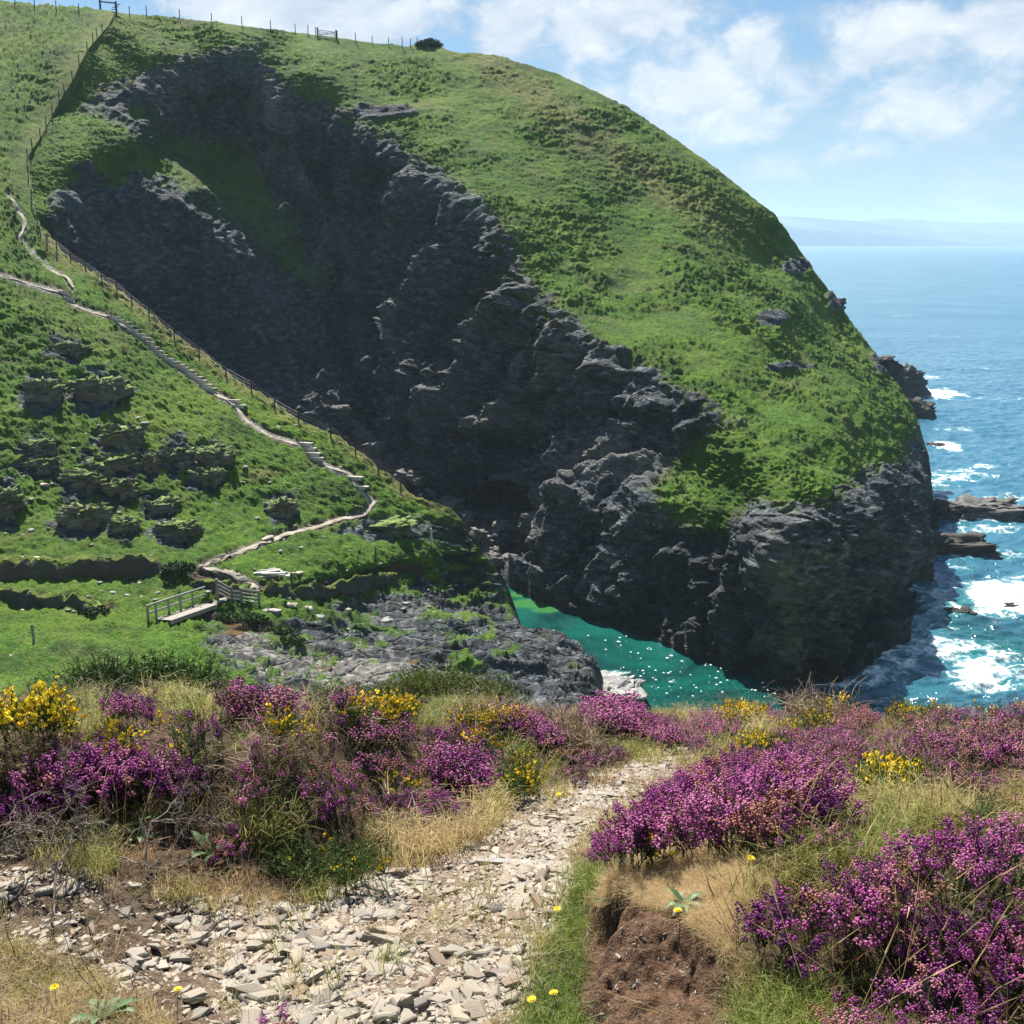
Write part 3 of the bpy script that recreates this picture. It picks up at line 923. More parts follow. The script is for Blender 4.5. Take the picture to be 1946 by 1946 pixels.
RIBS = [([(480, 110), (520, 190), (545, 280), (575, 370), (640, 480)], 17, 2.2), ([(700, 250), (690, 330), (650, 430), (690, 520)], 15, 1.8), ([(800, 320), (770, 420), (740, 520), (770, 620)], 15, 2.0),
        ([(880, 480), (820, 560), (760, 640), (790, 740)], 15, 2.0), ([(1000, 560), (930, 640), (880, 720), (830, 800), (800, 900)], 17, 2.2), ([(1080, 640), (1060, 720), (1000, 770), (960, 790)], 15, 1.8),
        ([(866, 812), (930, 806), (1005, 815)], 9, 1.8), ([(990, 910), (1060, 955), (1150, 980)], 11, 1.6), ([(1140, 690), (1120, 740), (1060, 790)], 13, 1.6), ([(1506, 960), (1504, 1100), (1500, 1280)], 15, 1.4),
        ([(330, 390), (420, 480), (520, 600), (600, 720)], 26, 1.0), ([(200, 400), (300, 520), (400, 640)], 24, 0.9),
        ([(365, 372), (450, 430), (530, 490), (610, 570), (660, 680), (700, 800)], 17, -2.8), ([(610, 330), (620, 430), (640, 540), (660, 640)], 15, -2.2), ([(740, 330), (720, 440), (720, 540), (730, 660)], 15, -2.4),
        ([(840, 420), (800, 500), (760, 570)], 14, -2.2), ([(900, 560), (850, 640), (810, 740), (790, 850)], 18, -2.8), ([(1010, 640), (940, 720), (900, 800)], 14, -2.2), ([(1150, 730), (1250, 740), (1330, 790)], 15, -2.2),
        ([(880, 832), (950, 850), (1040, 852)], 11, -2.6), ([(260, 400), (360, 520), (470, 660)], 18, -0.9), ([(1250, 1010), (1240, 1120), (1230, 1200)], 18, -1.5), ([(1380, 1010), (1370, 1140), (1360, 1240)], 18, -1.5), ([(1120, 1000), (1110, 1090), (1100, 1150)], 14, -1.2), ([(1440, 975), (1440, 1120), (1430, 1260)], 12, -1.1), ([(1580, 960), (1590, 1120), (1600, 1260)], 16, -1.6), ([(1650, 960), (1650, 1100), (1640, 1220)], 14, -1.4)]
for ln, wd_, k in RIBS[:9]:  # paler ribs: part lighter stone, part light painted in to model the shaded cliff
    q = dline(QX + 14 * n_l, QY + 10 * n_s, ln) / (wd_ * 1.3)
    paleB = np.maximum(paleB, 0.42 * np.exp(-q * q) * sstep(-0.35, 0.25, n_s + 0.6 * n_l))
wqx, wqy = QX + 14 * n_l + 5 * n_s, QY + 14 * fbm(np.stack([QX / 34 + 40, QY / 30, QX * 0], -1), 3)
for ln, wd_, k in RIBS:
    q = dline(wqx, wqy, ln) / wd_
    d += rockB * k * np.exp(-q * q)
d = dt + (d - dt) * (0.30 + 0.70 * sstep(2, 55, cs))
# hollows: the sea cave mouth, the undercut band and the dark overhangs
for (ox, oy, ow, oh, k) in [(985, 950, 70, 45, 3.0), (1210, 800, 130, 22, 1.8), (880, 700, 40, 60, 1.6), (1180, 690, 70, 18, 1.0), (1020, 830, 110, 12, 1.2), (1330, 1030, 80, 24, 1.2), (780, 600, 40, 60, 1.5), (930, 560, 30, 50, 1.2), (1600, 1130, 40, 90, 1.0)]:
    q = np.hypot((QX - ox) / ow, (QY - oy) / oh)
    d -= k * sstep(1.2, 0.2, q + 0.35 * n_l)
edge = sstep(0.03, 0.0, 1 - tg)[:, None]
d *= 1 - 0.5 * edge
d *= 1 - 0.85 * sstep(0.90, 1.0, sg)[None, :]
land_top = sstep(0.0, 0.02, tg)[:, None]
d = d * (0.7 + 0.3 * land_top)
G = G + N * d[..., None]
GB_vis = G.copy()
ext_t, prev = [], G[-1]
bk = unproj(tx, ty, np.full(NS, 1.0)) - np.array([0, 0, CAMZ])
bk /= np.linalg.norm(bk, axis=1, keepdims=True)
rt = sstep(1480, 1620, tx)[:, None]
for k in range(NO):
    step = 0.35 * 1.62 ** k
    slope = (0.02 + 0.05 * k) * (1 - rt) + rt * (0.35 + 0.22 * min(k, 4))
    prev = prev + (bk * np.array([1, 1, 0]) + np.array([-0.12, 0, 0]) * rt + bk * np.array([0, 0, 1]) - np.array([0, 0, 1.0]) * slope) * step
    prev[:, 2] = np.maximum(prev[:, 2], -4 - 0.01 * k)
    ext_t.append(prev[None].copy())
ext_b, prev = [], G[0]
for k in range(NU):
    prev = prev + np.array([0, -0.15, -1.3 * (k + 1)])
    ext_b.insert(0, prev[None].copy())
G = np.concatenate(ext_b + [G] + ext_t, 0)
padB = lambda a: np.concatenate([np.repeat(a[:1], NU, 0), a, np.repeat(a[-1:], NO, 0)], 0)
# round the right-hand end: the seaward face
ext_r, prev = [], G[:, -1]
for k in range(NE):
    step = 0.4 * 1.7 ** k
    prev = prev + np.array([0.05 - 0.10 * k, 1.0, 0]) * step
    jag = 0.12 * min(step, 2) * fbm(prev * 0.3, 3)
    prev[:, 0] += jag
    ext_r.append(prev[:, None].copy())
G = np.concatenate([G] + ext_r, 1)
padR = lambda a, v=None: np.concatenate([a] + [a[:, -1:] if v is None else np.full((len(a), 1), v)] * NE, 1)
wetB = 0.85 * sstep(2.6, 0.8, G[..., 2] + 0.8 * fbm(G * 0.3, 2))
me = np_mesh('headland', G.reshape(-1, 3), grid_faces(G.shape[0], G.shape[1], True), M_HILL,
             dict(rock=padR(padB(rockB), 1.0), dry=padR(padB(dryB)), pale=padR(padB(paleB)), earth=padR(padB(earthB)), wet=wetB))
headland = link_obj('headland', me)
tag(headland, kind='structure')


def onB(px, py):
    k = np.argmin((QX - px) ** 2 + (QY - py) ** 2)
    return GB_vis.reshape(-1, 3)[k]


print('land', round(time.time() - T0, 1))

# ------------------------------------------------------------------ sea
def sea_material():
    m, t = material('sea water')
    p = t.pos()
    teal, foam, far = t.attr('teal'), t.attr('foam'), t.attr('far')
    deep = t.mix(t.mapr(t.noise(0.02, 4, 0.6, p), 0.35, 0.65), (0.024, 0.112, 0.185), (0.048, 0.162, 0.240))
    sh = t.mix(t.mapr(t.noise(0.07, 5, 0.65, t.scaled(p, 1, 1.6, 1), 0.6), 0.40, 0.58), (0.001, 0.034, 0.034), (0.003, 0.085, 0.070))
    weed = t.attr('weed')
    sh = t.mix(weed, sh, (0.035, 0.15, 0.045))
    col = t.mix(teal, deep, sh)
    pw = t.scaled(p, 1.0, 0.45, 1.0, (0, 0, 0.5))
    f1 = t.noise(0.55, 7, 0.72, p, 1.2)
    f2 = t.noise(0.12, 5, 0.7, p, 2.5)
    fm = t.math('ADD', foam, t.math('MULTIPLY', t.math('SUBTRACT', t.math('ADD', f1, t.math('MULTIPLY', f2, 0.8)), 0.9), 2.3))
    fmask = t.math('MULTIPLY', t.mapr(fm, 0.38, 0.95, 0, 1, smooth=True), t.mapr(foam, 0.04, 0.16))
    col = t.mix(t.math('MULTIPLY', t.mapr(foam, 0.1, 0.8), 0.55), col, (0.03, 0.24, 0.25))
    h1 = t.noise(0.50, 5, 0.62, pw)
    h2 = t.noise(0.10, 4, 0.6, p, 0.6)
    h = t.math('ADD', h1, t.math('MULTIPLY', h2, 1.6))
    nb = t.bump(h, t.math('MULTIPLY', t.mapr(far, 0, 1, 0.55, 0.25), t.mapr(teal, 0.85, 1.0, 1.0, 0.45)), 1.0)
    rough = t.mapr(far, 0, 1, 0.16, 0.42)
    water = t.principled(col, rough, nb, 0.5)
    fo = t.principled((0.78, 0.82, 0.83), 0.8, nb, 0.1)
    mx = t.new('ShaderNodeMixShader')
    t.put(mx.inputs[0], fmask)
    t.link(water, mx.inputs[1])
    t.link(fo, mx.inputs[2])
    t.out(mx.outputs[0])
    return m


py_rows = np.r_[np.linspace(1420, 478, 620), np.linspace(477.5, 461.8, 50)]
px_cols = np.r_[np.linspace(-1800, 850, 60), np.linspace(856, 2080, 520), np.linspace(2120, 3600, 40)]
SX, SY = np.meshgrid(px_cols, py_rows)
Yr = seaY(np.full(len(py_rows), 973.0), py_rows)
dxr = (px_cols - 973) / FPX
G = np.zeros(SX.shape + (3,))
dx_, dy_, dz_ = ray(SX, SY)
G[..., 1] = Yr[:, None]
G[..., 0] = dx_ / dy_ * Yr[:, None]
wamp = sstep(700, 150, Yr)[:, None] * (0.05 + 0.45 * sstep(1540, 1680, SX))
Pn = np.stack([G[..., 0] * 0.10 + G[..., 1] * 0.05, G[..., 1] * 0.22 - G[..., 0] * 0.08, G[..., 0] * 0], -1)
G[..., 2] = wamp * (ridged(Pn, 3) * 0.7 + 0.4 * fbm(Pn * 4, 3))
FOAM = [(1672, 1210, 36, 60, .75), (1700, 1262, 60, 30, .6), (1655, 1300, 60, 18, .6), (1720, 1010, 40, 20, .5), (1715, 1140, 50, 30, .6), (1795, 1085, 90, 14, .55), (1900, 1140, 120, 42, 1.0), (1820, 1165, 90, 22, .8), (1790, 1120, 110, 24, .5), (1690, 1150, 30, 50, .65), (1740, 1230, 70, 24, .65), (1860, 1245, 110, 30, .7), (1900, 1290, 90, 30, .55), (1780, 1190, 120, 30, .42),
        (1850, 985, 110, 16, .62), (1870, 1010, 90, 14, .5), (1900, 950, 70, 9, .55), (1800, 965, 40, 14, .7), (1830, 1060, 110, 16, .5), (1775, 750, 46, 13, 1.0), (1785, 848, 44, 10, .75), (1840, 908, 90, 12, .5), (1760, 925, 60, 6, .5),
        (1760, 720, 26, 6, .5), (1660, 1280, 60, 26, .6), (1610, 1300, 40, 16, .7), (1880, 890, 50, 6, .6), (1815, 820, 40, 5, .5), (1740, 1090, 60, 20, .5), (1930, 1060, 60, 14, .5), (1020, 1108, 44, 7, 1.0), (960, 1103, 16, 5, .8), (1150, 1280, 40, 7, .55), (1720, 600, 40, 3, .3), (1850, 700, 60, 4, .3), (1800, 640, 70, 3, .26), (1900, 760, 60, 4, .3)]
foam = np.zeros(SX.shape)
nf = fbm(np.stack([G[..., 0] * 0.09, G[..., 1] * 0.05, G[..., 0] * 0], -1), 4)
for (ox, oy, ow, oh, k) in FOAM:
    q = np.hypot((SX - ox) / ow, (SY - oy) / oh)
    foam = np.maximum(foam, k * sstep(1.35, 0.3, q + 0.8 * nf))
COVE = [(930, 1080), (1060, 1120), (1300, 1220), (1560, 1290), (1700, 1420), (930, 1420)]
teal = sstep(-10, 30, sdpoly(SX, SY, COVE))
teal = np.maximum(teal, 0.8 * sstep(1000, 1240, SY) * sstep(1580, 1680, SX) * (0.45 + 0.5 * sstep(-0.2, 0.4, nf)))
weed = np.zeros(SX.shape)
for (ox, oy, ow, oh) in [(1000, 1147, 46, 9), (1040, 1158, 26, 7), (1060, 1135, 20, 7), (1096, 1159, 18, 6), (985, 1130, 26, 7), (1150, 1178, 16, 5)]:
    q = np.hypot((SX - ox) / ow, (SY - oy) / oh)
    weed = np.maximum(weed, sstep(1.2, 0.5, q + 0.8 * nf))
far = sstep(150, 900, np.repeat(Yr[:, None], SX.shape[1], 1))
me = np_mesh('sea', G.reshape(-1, 3), grid_faces(*SX.shape), sea_material(), dict(teal=teal, foam=foam, weed=weed, far=far))
sea = link_obj('sea', me)
tag(sea, kind='structure')
SEA_FAR = float(Yr[-1])

# ------------------------------------------------------------------ far coast across the bay
m_coast, t = material('far coast fields')
p = t.pos()
v = t.voronoi(0.0032, t.scaled(p, 1, 0.5, 1), out='Color')
sep = t.new('ShaderNodeSeparateColor')
t.link(v, sep.inputs[0])
fc = t.ramp(sep.outputs[0], [(0.0, (0.025, 0.055, 0.03)), (0.5, (0.05, 0.085, 0.045)), (0.8, (0.13, 0.135, 0.075))])
fc = t.mix(t.attr('rock'), fc, (0.045, 0.05, 0.055))
t.out(t.principled(fc, 0.95, None, 0.1))


def coast(name, prof, Y0, depth, rock_h):
    """prof: (px, py) of the skyline at distance Y0"""
    xs = np.linspace(prof[0][0], prof[-1][0], 260)
    py = np.interp(xs, [q[0] for q in prof], [q[1] for q in prof])
    top = unproj(xs, py, np.full(len(xs), Y0 + depth))
    n = 26
    tt = np.linspace(0, 1, n)
    sx, sy_, _ = ray(xs, np.full(len(xs), 460.0))
    G = np.zeros((n, len(xs), 3))
    shore = Y0 + 60 * fbm(np.c_[xs / 60.0, xs * 0, xs * 0 + 2.2], 3)
    for i, u in enumerate(tt):
        Yu = shore + (Y0 + depth - shore) * u
        G[i, :, 1] = Yu
        G[i, :, 0] = sx / sy_ * Yu
        G[i, :, 2] = -2 + (top[:, 2] + 2) * (0.42 * sstep(0, 0.12, u) + 0.58 * u ** 0.8)
    G[..., 2] += 8 * fbm(G * 0.0028, 4) * np.minimum(tt * 4, 1)[:, None] * (1 - tt[:, None])
    G = np.concatenate([G, G[-1:] + np.array([0, 600, -400.0])], 0)
    rk = np.repeat(np.r_[sstep(0.16, 0.08, tt), 0.0][:, None], len(xs), 1)
    me = np_mesh(name, G.reshape(-1, 3), grid_faces(*G.shape[:2]), m_coast, dict(rock=rk))
    o = link_obj(name, me)
    tag(o, kind='structure')
    return G


GC2 = coast('hills', [(1300, 440), (1500, 430), (1600, 426), (1660, 417), (1700, 415), (1760, 419), (1850, 424), (1946, 421), (2200, 419), (2700, 428)], 10300.0, 1200.0, 40)
GC1 = coast('coast', [(1100, 430), (1400, 415), (1474, 411), (1520, 412), (1580, 417), (1640, 421), (1700, 431), (1760, 441), (1830, 452), (1900, 462), (1980, 470), (2040, 474)], 8400.0, 800.0, 60)
M_WHITE = plain('white wall', (0.70, 0.69, 0.66), (0.82, 0.81, 0.78), 3)
M_SLATE = plain('slate roof', (0.10, 0.11, 0.12), (0.17, 0.18, 0.19), 3)
rc = np.random.default_rng(5)


def cottage_meshes():
    V = np.array([(-6, -4, -1), (6, -4, -1), (6, 4, -1), (-6, 4, -1), (-6, -4, 5), (6, -4, 5), (6, 4, 5), (-6, 4, 5), (-6, 0, 8), (6, 0, 8)], float)
    wl = MB()
    wl.add(V, [(0, 1, 5, 4), (1, 2, 6, 5), (2, 3, 7, 6), (3, 0, 4, 7)])
    wl.add(V, [(5, 6, 9), (7, 4, 8)])
    rf = MB()
    rf.bar((-6.6, -2.1, 6.7), (6.6, -2.1, 6.7), 0.4, 5.4, (0, 0.8, 0.62))
    rf.bar((-6.6, 2.1, 6.7), (6.6, 2.1, 6.7), 0.4, 5.4, (0, -0.8, 0.62))
    rf.box((-5, 0, 9), (1.2, 1.2, 2.4))
    return wl, rf


wl, rf = cottage_meshes()
cot0 = None
for k in range(26):
    u = rc.uniform()
    px = 1700 + 240 * u ** 0.8 if k > 4 else rc.uniform(1810, 1935)
    i = int(np.clip((px - 1300) / (2700 - 1300) * 259, 0, 259))
    row = int(rc.integers(5, 22))
    loc = GC2[row, i]
    if cot0 is None:
        r = empty('cottage', loc, rc.uniform(-.6, .6))
        wl.build('wall', M_WHITE, r)
        rf.build('roof', M_SLATE, r)
        cot0 = r
    else:
        r = cot0.copy()
        COL.objects.link(r)
        for ch in list(cot0.children):
            c = ch.copy()
            COL.objects.link(c)
            c.parent = r
        r.location = tuple(float(v) for v in loc)
        r.rotation_euler = (0, 0, rc.uniform(-.6, .6))
    sc_ = rc.uniform(1.4, 2.8)
    r.scale = (sc_,) * 3
    tag(r, 'tiny white cottage of the hazy village on the far coast across the bay', 'house', 'white houses on the far coast')


# ------------------------------------------------------------------ rocks as things
def rock_mesh(name, mat, size, seed, n=40, strata=0.35, rough=0.28, flat=1.0, tilt=(0, 0)):
    """an irregular bedded slate block, base at z = 0"""
    th = np.linspace(0, 2 * math.pi, n * 2 + 1)
    ph = np.linspace(-math.pi / 2, math.pi / 2, n)
    T, Pp = np.meshgrid(th, ph)
    u = np.stack([np.cos(Pp) * np.cos(T), np.cos(Pp) * np.sin(T), np.sin(Pp)], -1)
    u = np.sign(u) * np.abs(u) ** 0.48                 # blocky
    size = np.asarray(size, float)
    k = size.max()
    q = u * 1.3 + seed * 7.13
    r = 1 + rough * fbm(q * 1.3, 4) + 0.22 * rough * ridged(q * 4, 2)
    v = u * r[..., None] * size / 2
    zs = v[..., 2] + tilt[0] * v[..., 0] + tilt[1] * v[..., 1] + 0.1 * k * fbm(q, 2)
    per = size[2] / 5.0
    f = zs / per
    f = f - np.floor(f)
    led = (np.where(f < 0.75, f / 0.75, (1 - f) / 0.25) - 0.5) * strata * per
    _, cv = cells(v / k * np.array([5, 5, 9]) + seed, 2)
    hor = np.linalg.norm(v[..., :2], axis=-1, keepdims=True) + 1e-6
    v[..., :2] += v[..., :2] / hor * (led[..., None] * 1.6 + (cv[..., None] - 0.5) * 0.10 * k)
    v[..., 2] += (cv - 0.5) * 0.07 * size[2]
    v[:, -1] = v[:, 0]
    v[..., 2] -= v[..., 2].min() * 0.6
    return np_mesh(name, v.reshape(-1, 3), grid_faces(*T.shape), mat)


def put(o, loc, rz=0.0, rx=0.0, ry=0.0):
    o.location = tuple(float(v) for v in loc)
    o.rotation_euler = (rx, ry, rz)
    return o


for k, (ox, oy, ow, oh, lab) in enumerate(OUTCROPS):
    P = onA(ox, oy + oh * 0.42)
    mpp = P[1] / FPX / math.cos(PITCH)
    sz = (ow * mpp * 0.92, ow * mpp * 0.75, oh * mpp * 0.98)
    me = rock_mesh('slate_outcrop', M_ROCKT, sz, k + 1, n=52, tilt=(-0.25, 0.3), rough=0.50, strata=0.75)
    o = put(link_obj('slate_outcrop', me), P + np.array([0, 0.62 * sz[1], -0.30 * sz[2]]), rz=0.3 * math.sin(k * 2.1))
    tag(o, lab, 'rock outcrop')

# sea rocks: label, px, py of the waterline centre, width px, height px
for k, (ox, oy, ow, oh, lab, dep, mt) in enumerate([
    (1795, 1058, 190, 34, 'long dark slate reef reaching out from the headland foot into the surf', 0.45, M_ROCKD),
    (1866, 988, 150, 32, 'brown flat topped rock island lying in the surf off the headland', 0.6, M_ROCK),
    (1796, 994, 40, 32, 'dark squat rock between the headland and the brown rock island', 0.8, M_ROCKD),
    (1728, 1108, 76, 44, 'low dark rock shelf at the headland foot behind the reef', 0.7, M_ROCKD),
    (1690, 1175, 50, 60, 'dark lower ledge at the seaward foot of the headland', 0.7, M_ROCKD),
    (1828, 1172, 46, 14, 'small awash rock with a green top in the white foam', 0.8, M_ROCKD),
    (1926, 1157, 26, 9, 'tiny awash rock at the right edge of the white foam', 0.8, M_ROCKD),
    (1782, 851, 26, 8, 'small dark rock breaking the swell beyond the headland', 0.8, M_ROCKD),
    (1748, 796, 56, 36, 'dark rock at the waterline behind the headland shoulder', 0.8, M_ROCKD),
    (1722, 755, 66, 60, 'jagged dark cliff rock behind the headland shoulder', 0.8, M_ROCKD),
    (1668, 1235, 60, 26, 'flat black shelf at the seaward corner of the headland', 0.8, M_ROCKD),
    (1765, 1010, 40, 30, 'small black rock hard against the headland foot', 0.8, M_ROCKD),
    (1150, 1338, 130, 34, 'rounded pale slate rock at the near edge of the cove', 0.9, M_ROCKP),
]):
    Y = float(seaY(ox, oy))
    P = unproj(ox, oy, Y)
    mpp = Y / FPX
    sz = np.array((ow * mpp, ow * mpp * dep, oh * mpp * 1.15))
    me = rock_mesh('sea_rock', mt, sz, k + 40, n=44, tilt=(0.15, 0.0), rough=0.45, strata=0.55)
    o = put(link_obj('sea_rock', me), (P[0], P[1] + sz[1] * 0.35, -0.22 * sz[2]), rz=0.12 * math.sin(k * 3.0))
    tag(o, lab, 'sea rock')

# crag noses on the far skyline of the headland
for k, (ox, oy, ow, oh, Yc, lab) in enumerate([
    (1512, 522, 46, 66, 191, 'upper dark crag nose on the seaward skyline of the headland'),
    (1592, 590, 42, 54, 192, 'lower dark crag nose jutting from the seaward skyline of the headland'),
    (1676, 706, 62, 62, 179, 'dark crag below the turf on the seaward shoulder of the headland'),
]):
    P = unproj(ox, oy, Yc)
    mpp = Yc / FPX
    sz = (ow * mpp * .72, ow * mpp * 1.2, oh * mpp * .72)
    me = rock_mesh('crag', M_ROCKD, sz, k + 70, n=40, rough=0.35, strata=.25)
    tag(put(link_obj('crag', me), P + np.array([-1.0, 1.0, -0.35 * sz[2]]), rz=0.4 * k), lab, 'crag')

# boulders fallen in the gully and at the head of the cove
bm_var = [rock_mesh('boulder', M_ROCK, (1, 0.85, 0.7), 90 + v, n=16, rough=0.4) for v in range(6)]
spots = []
rb = np.random.default_rng(23)
for k in range(110):
    u = rb.uniform()
    if k < 60:
        px = 680 + 260 * u
        py = np.interp(px, [680, 760, 850, 940], [838, 905, 985, 1085]) + rb.uniform(-22, 14)
    elif k < 85:
        px, py = rb.uniform(890, 985), rb.uniform(1030, 1092)
    else:
        px = rb.uniform(640, 800)
        py = np.interp(px, [640, 800], [800, 930]) + rb.uniform(-14, 20)
    spots.append((px, py))
for k, (px, py) in enumerate(spots):
    P = onB(px, py)
    s_ = rb.uniform(0.5, 1.9) if k % 9 else rb.uniform(2.2, 3.4)
    o = link_obj('boulder', bm_var[k % 6])
    put(o, P + np.array([0, -0.2 * s_, -0.25 * s_]), rz=rb.uniform(0, 6.28), rx=rb.uniform(-.3, .3))
    o.scale = (s_,) * 3
    where = 'in the dark gully behind the fenced ridge' if k < 60 or k >= 85 else 'at the landward head of the turquoise cove'
    tag(o, ('large ' if s_ > 2.1 else '') + 'grey boulder fallen ' + where, 'boulder', 'boulders in the gully')

# foam flecks floating on the cove
fl = MB()
rf_ = np.random.default_rng(31)
for k in range(330):
    px, py = rf_.uniform(1050, 1500), rf_.uniform(1160, 1330)
    if py < 1125 + (px - 1000) * 0.35 + 14 or rf_.uniform() > .6 * sstep(1120, 1250, px) + 0.08:
        continue
    P = unproj(px, py, float(seaY(px, py, 0.28)))
    a = np.linspace(0, 2 * math.pi, 7)[:-1] + rf_.uniform(0, 1)
    r_ = rf_.uniform(0.03, 0.085) * (1 if rf_.uniform() < .85 else 1.6)
    ring = np.c_[P[0] + np.cos(a) * r_ * rf_.uniform(1, 2), P[1] + np.sin(a) * r_, np.full(6, P[2] - 0.02)]
    top = np.array([[P[0], P[1], P[2] + 0.06]])
    fl.add(np.r_[ring, top], [(i, (i + 1) % 6, 6) for i in range(6)])
M_FOAM = plain('foam', (0.75, 0.78, 0.76), (0.85, 0.87, 0.85), 3)
tag(fl.build('foam_flecks', M_FOAM, smooth=True), kind='stuff')
print('sea', round(time.time() - T0, 1))

# ------------------------------------------------------------------ haze
hz = MB().box((0, 5800, 142), (30000, 14200, 300))
m_hz = bpy.data.materials.new('sea haze')
m_hz.use_nodes = True
t = NT(m_hz.node_tree)
pv = t.new('ShaderNodeVolumePrincipled')
pv.inputs['Color'].default_value = (0.62, 0.82, 1.0, 1)
pv.inputs['Density'].default_value = 0.000125
pv.inputs['Anisotropy'].default_value = 0.0
t.out(pv.outputs[0], 'Volume')
haze = hz.build('haze', m_hz)
tag(haze, kind='stuff')

# ------------------------------------------------------------------ path, steps and stones on the hillside
def resample(line, step):
    p = np.array(line, float)
    L = np.r_[0, np.cumsum(np.hypot(*np.diff(p, axis=0).T))]
    n = max(2, int(L[-1] / step))
    s_ = np.linspace(0, L[-1], n)
    return np.c_[np.interp(s_, L, p[:, 0]), np.interp(s_, L, p[:, 1])]


def ribbon(name, line, w0, w1, mat, lift=0.07, seed=0):
    q = resample(line, 3.0)
    n = len(q)
    for _ in range(2):
        q[1:-1] = 0.25 * q[:-2] + 0.5 * q[1:-1] + 0.25 * q[2:]
    mid = onA(q[:, 0], q[:, 1])
    tng = np.gradient(mid, axis=0)
    tng[:, 2] = 0
    tng /= np.linalg.norm(tng, axis=1, keepdims=True) + 1e-9
    side = np.c_[tng[:, 1], -tng[:, 0], tng[:, 0] * 0]
    u = np.linspace(0, 1, n)
    wid = (w0 + (w1 - w0) * u) * (1 + 0.75 * fbm(np.c_[u * n / 5.0, u * 0, u * 0 + seed], 4))
    offs = np.linspace(-1, 1, 7)
    G = np.zeros((n, 7, 3))
    for j, o in enumerate(offs):
        edge = 1 + (0.25 * fbm(np.c_[u * n / 2.0, u * 0 + o * 3, u * 0 + seed], 2) if abs(o) > 0.9 else 0)
        p = mid + side * (o * wid / 2 * edge)[:, None]
        px, py = proj(p)
        g = onA(px, py)
        p[:, 2] = np.where(np.abs(g[:, 1] - p[:, 1]) < 3, np.clip(g[:, 2], p[:, 2] - 0.35, p[:, 2] + 0.35), p[:, 2]) + lift * (1 - 0.9 * abs(o) ** 3)
        G[:, j] = p
    for _ in range(3):
        G[1:-1, :, 2] = 0.25 * G[:-2, :, 2] + 0.5 * G[1:-1, :, 2] + 0.25 * G[2:, :, 2]
    me = np_mesh(name, G.reshape(-1, 3), grid_faces(n, 7), mat)
    o = link_obj(name, me)
    tag(o, kind='structure')
    return q


ribbon('footpath', PATH, 0.42, 0.55, M_PATH, 0.05, 1)
ribbon('footpath', TRACK, 0.5, 0.3, M_PATH, 0.04, 5)
ribbon('footpath', [(-60, 1275), (0, 1262), (40, 1250), (80, 1243), (120, 1232)], 0.35, 0.3, M_PATH, 0.10, 9)

rs_ = np.random.default_rng(77)
step_px = [(214, 609), (222, 616), (231, 622), (240, 629), (250, 636), (260, 642), (271, 649), (280, 656), (288, 664), (297, 672), (306, 680), (316, 687), (326, 693), (335, 699),
           (345, 705), (354, 711), (362, 717), (370, 723), (379, 730), (388, 738), (396, 745), (120, 562), (130, 572), (441, 770), (452, 780), (578, 848), (588, 858), (594, 868), (600, 876), (672, 915), (684, 931)]
for k, (px, py) in enumerate(step_px):
    P = onA(px, py)
    m = MB()
    m.box((0, 0.25, 0.05), (rs_.uniform(1.1, 1.6), 0.55, 0.14), 0, 0.05)
    m.box((0, -0.05, -0.02), (rs_.uniform(1.0, 1.5), 0.12, 0.34), 0, 0.03)
    o = m.build('stone_step', M_STONE)
    put(o, P + np.array([0, 0, 0.20]), rz=rs_.uniform(-.35, -.05))
    lab = 'flat stone step of the flight climbing beside the fenced ridge'
    if k in (21, 22):
        lab = 'stone step high on the path near the left edge of the hillside'
    elif k > 22:
        lab = 'stone step low on the path near its zigzag'
    tag(o, lab, 'step', 'stone steps of the hillside path')

ws_var = [rock_mesh('pale_stone', M_ROCKP, (1, 0.7, 0.45), 120 + v, n=10, rough=0.4) for v in range(5)]
ws = []
for k in range(150):
    reg = rs_.uniform()
    if reg < 0.30:
        px, py = rs_.uniform(0, 700), rs_.uniform(760, 1050)
    elif reg < 0.55:
        px, py = rs_.uniform(560, 870), rs_.uniform(1050, 1190)
    elif reg < 0.75:
        px, py = rs_.uniform(230, 560), rs_.uniform(1050, 1200)
    else:
        px, py = rs_.uniform(0, 320), rs_.uniform(1060, 1180)
    if px > np.interp(py, rows, cx) - 10:
        continue
    ws.append((px, py))
for px, py in [(262, 798), (275, 810), (85, 925), (60, 1010), (340, 1000), (505, 1030), (512, 1027), (568, 1091), (606, 1176), (583, 1165), (520, 1178), (548, 1160), (770, 1150), (735, 1180), (660, 1195), (810, 1155)]:
    ws.append((px, py))
for k, (px, py) in enumerate(ws):
    P = onA(px, py)
    s_ = rs_.uniform(0.16, 0.45) if k < len(ws) - 16 else rs_.uniform(0.5, 1.0)
    o = link_obj('pale_stone', ws_var[k % 5])
    put(o, P + np.array([0, 0, -0.04 * s_]), rz=rs_.uniform(0, 6.28), rx=rs_.uniform(-.2, .2))
    o.scale = (s_, s_, s_ * .7)
    where = 'on the grass slope below the path' if py < 1050 else ('on the valley floor near the footbridge' if px < 560 else 'on the rocky ledges beside the cove')
    tag(o, 'small pale stone lying ' + where, 'stone', 'pale stones of the hillside')


# ------------------------------------------------------------------ fences, posts, gates
def post_mesh(h, w_=0.11, seed=0, mat=M_POST):
    m = MB()
    r = np.random.default_rng(seed)
    lean = r.uniform(-.06, .06, 2) * h
    m.tube([(0, 0, -0.35), (lean[0] * .4, lean[1] * .4, h * .5), (lean[0], lean[1], h * 0.97), (lean[0], lean[1], h)], [w_ / 2, w_ / 2, w_ / 2 * .95, w_ / 2 * .6], 7)
    return np_mesh('post', np.concatenate(m.V), [np.concatenate(m.F3), np.concatenate(m.F4)], mat, smooth=False)


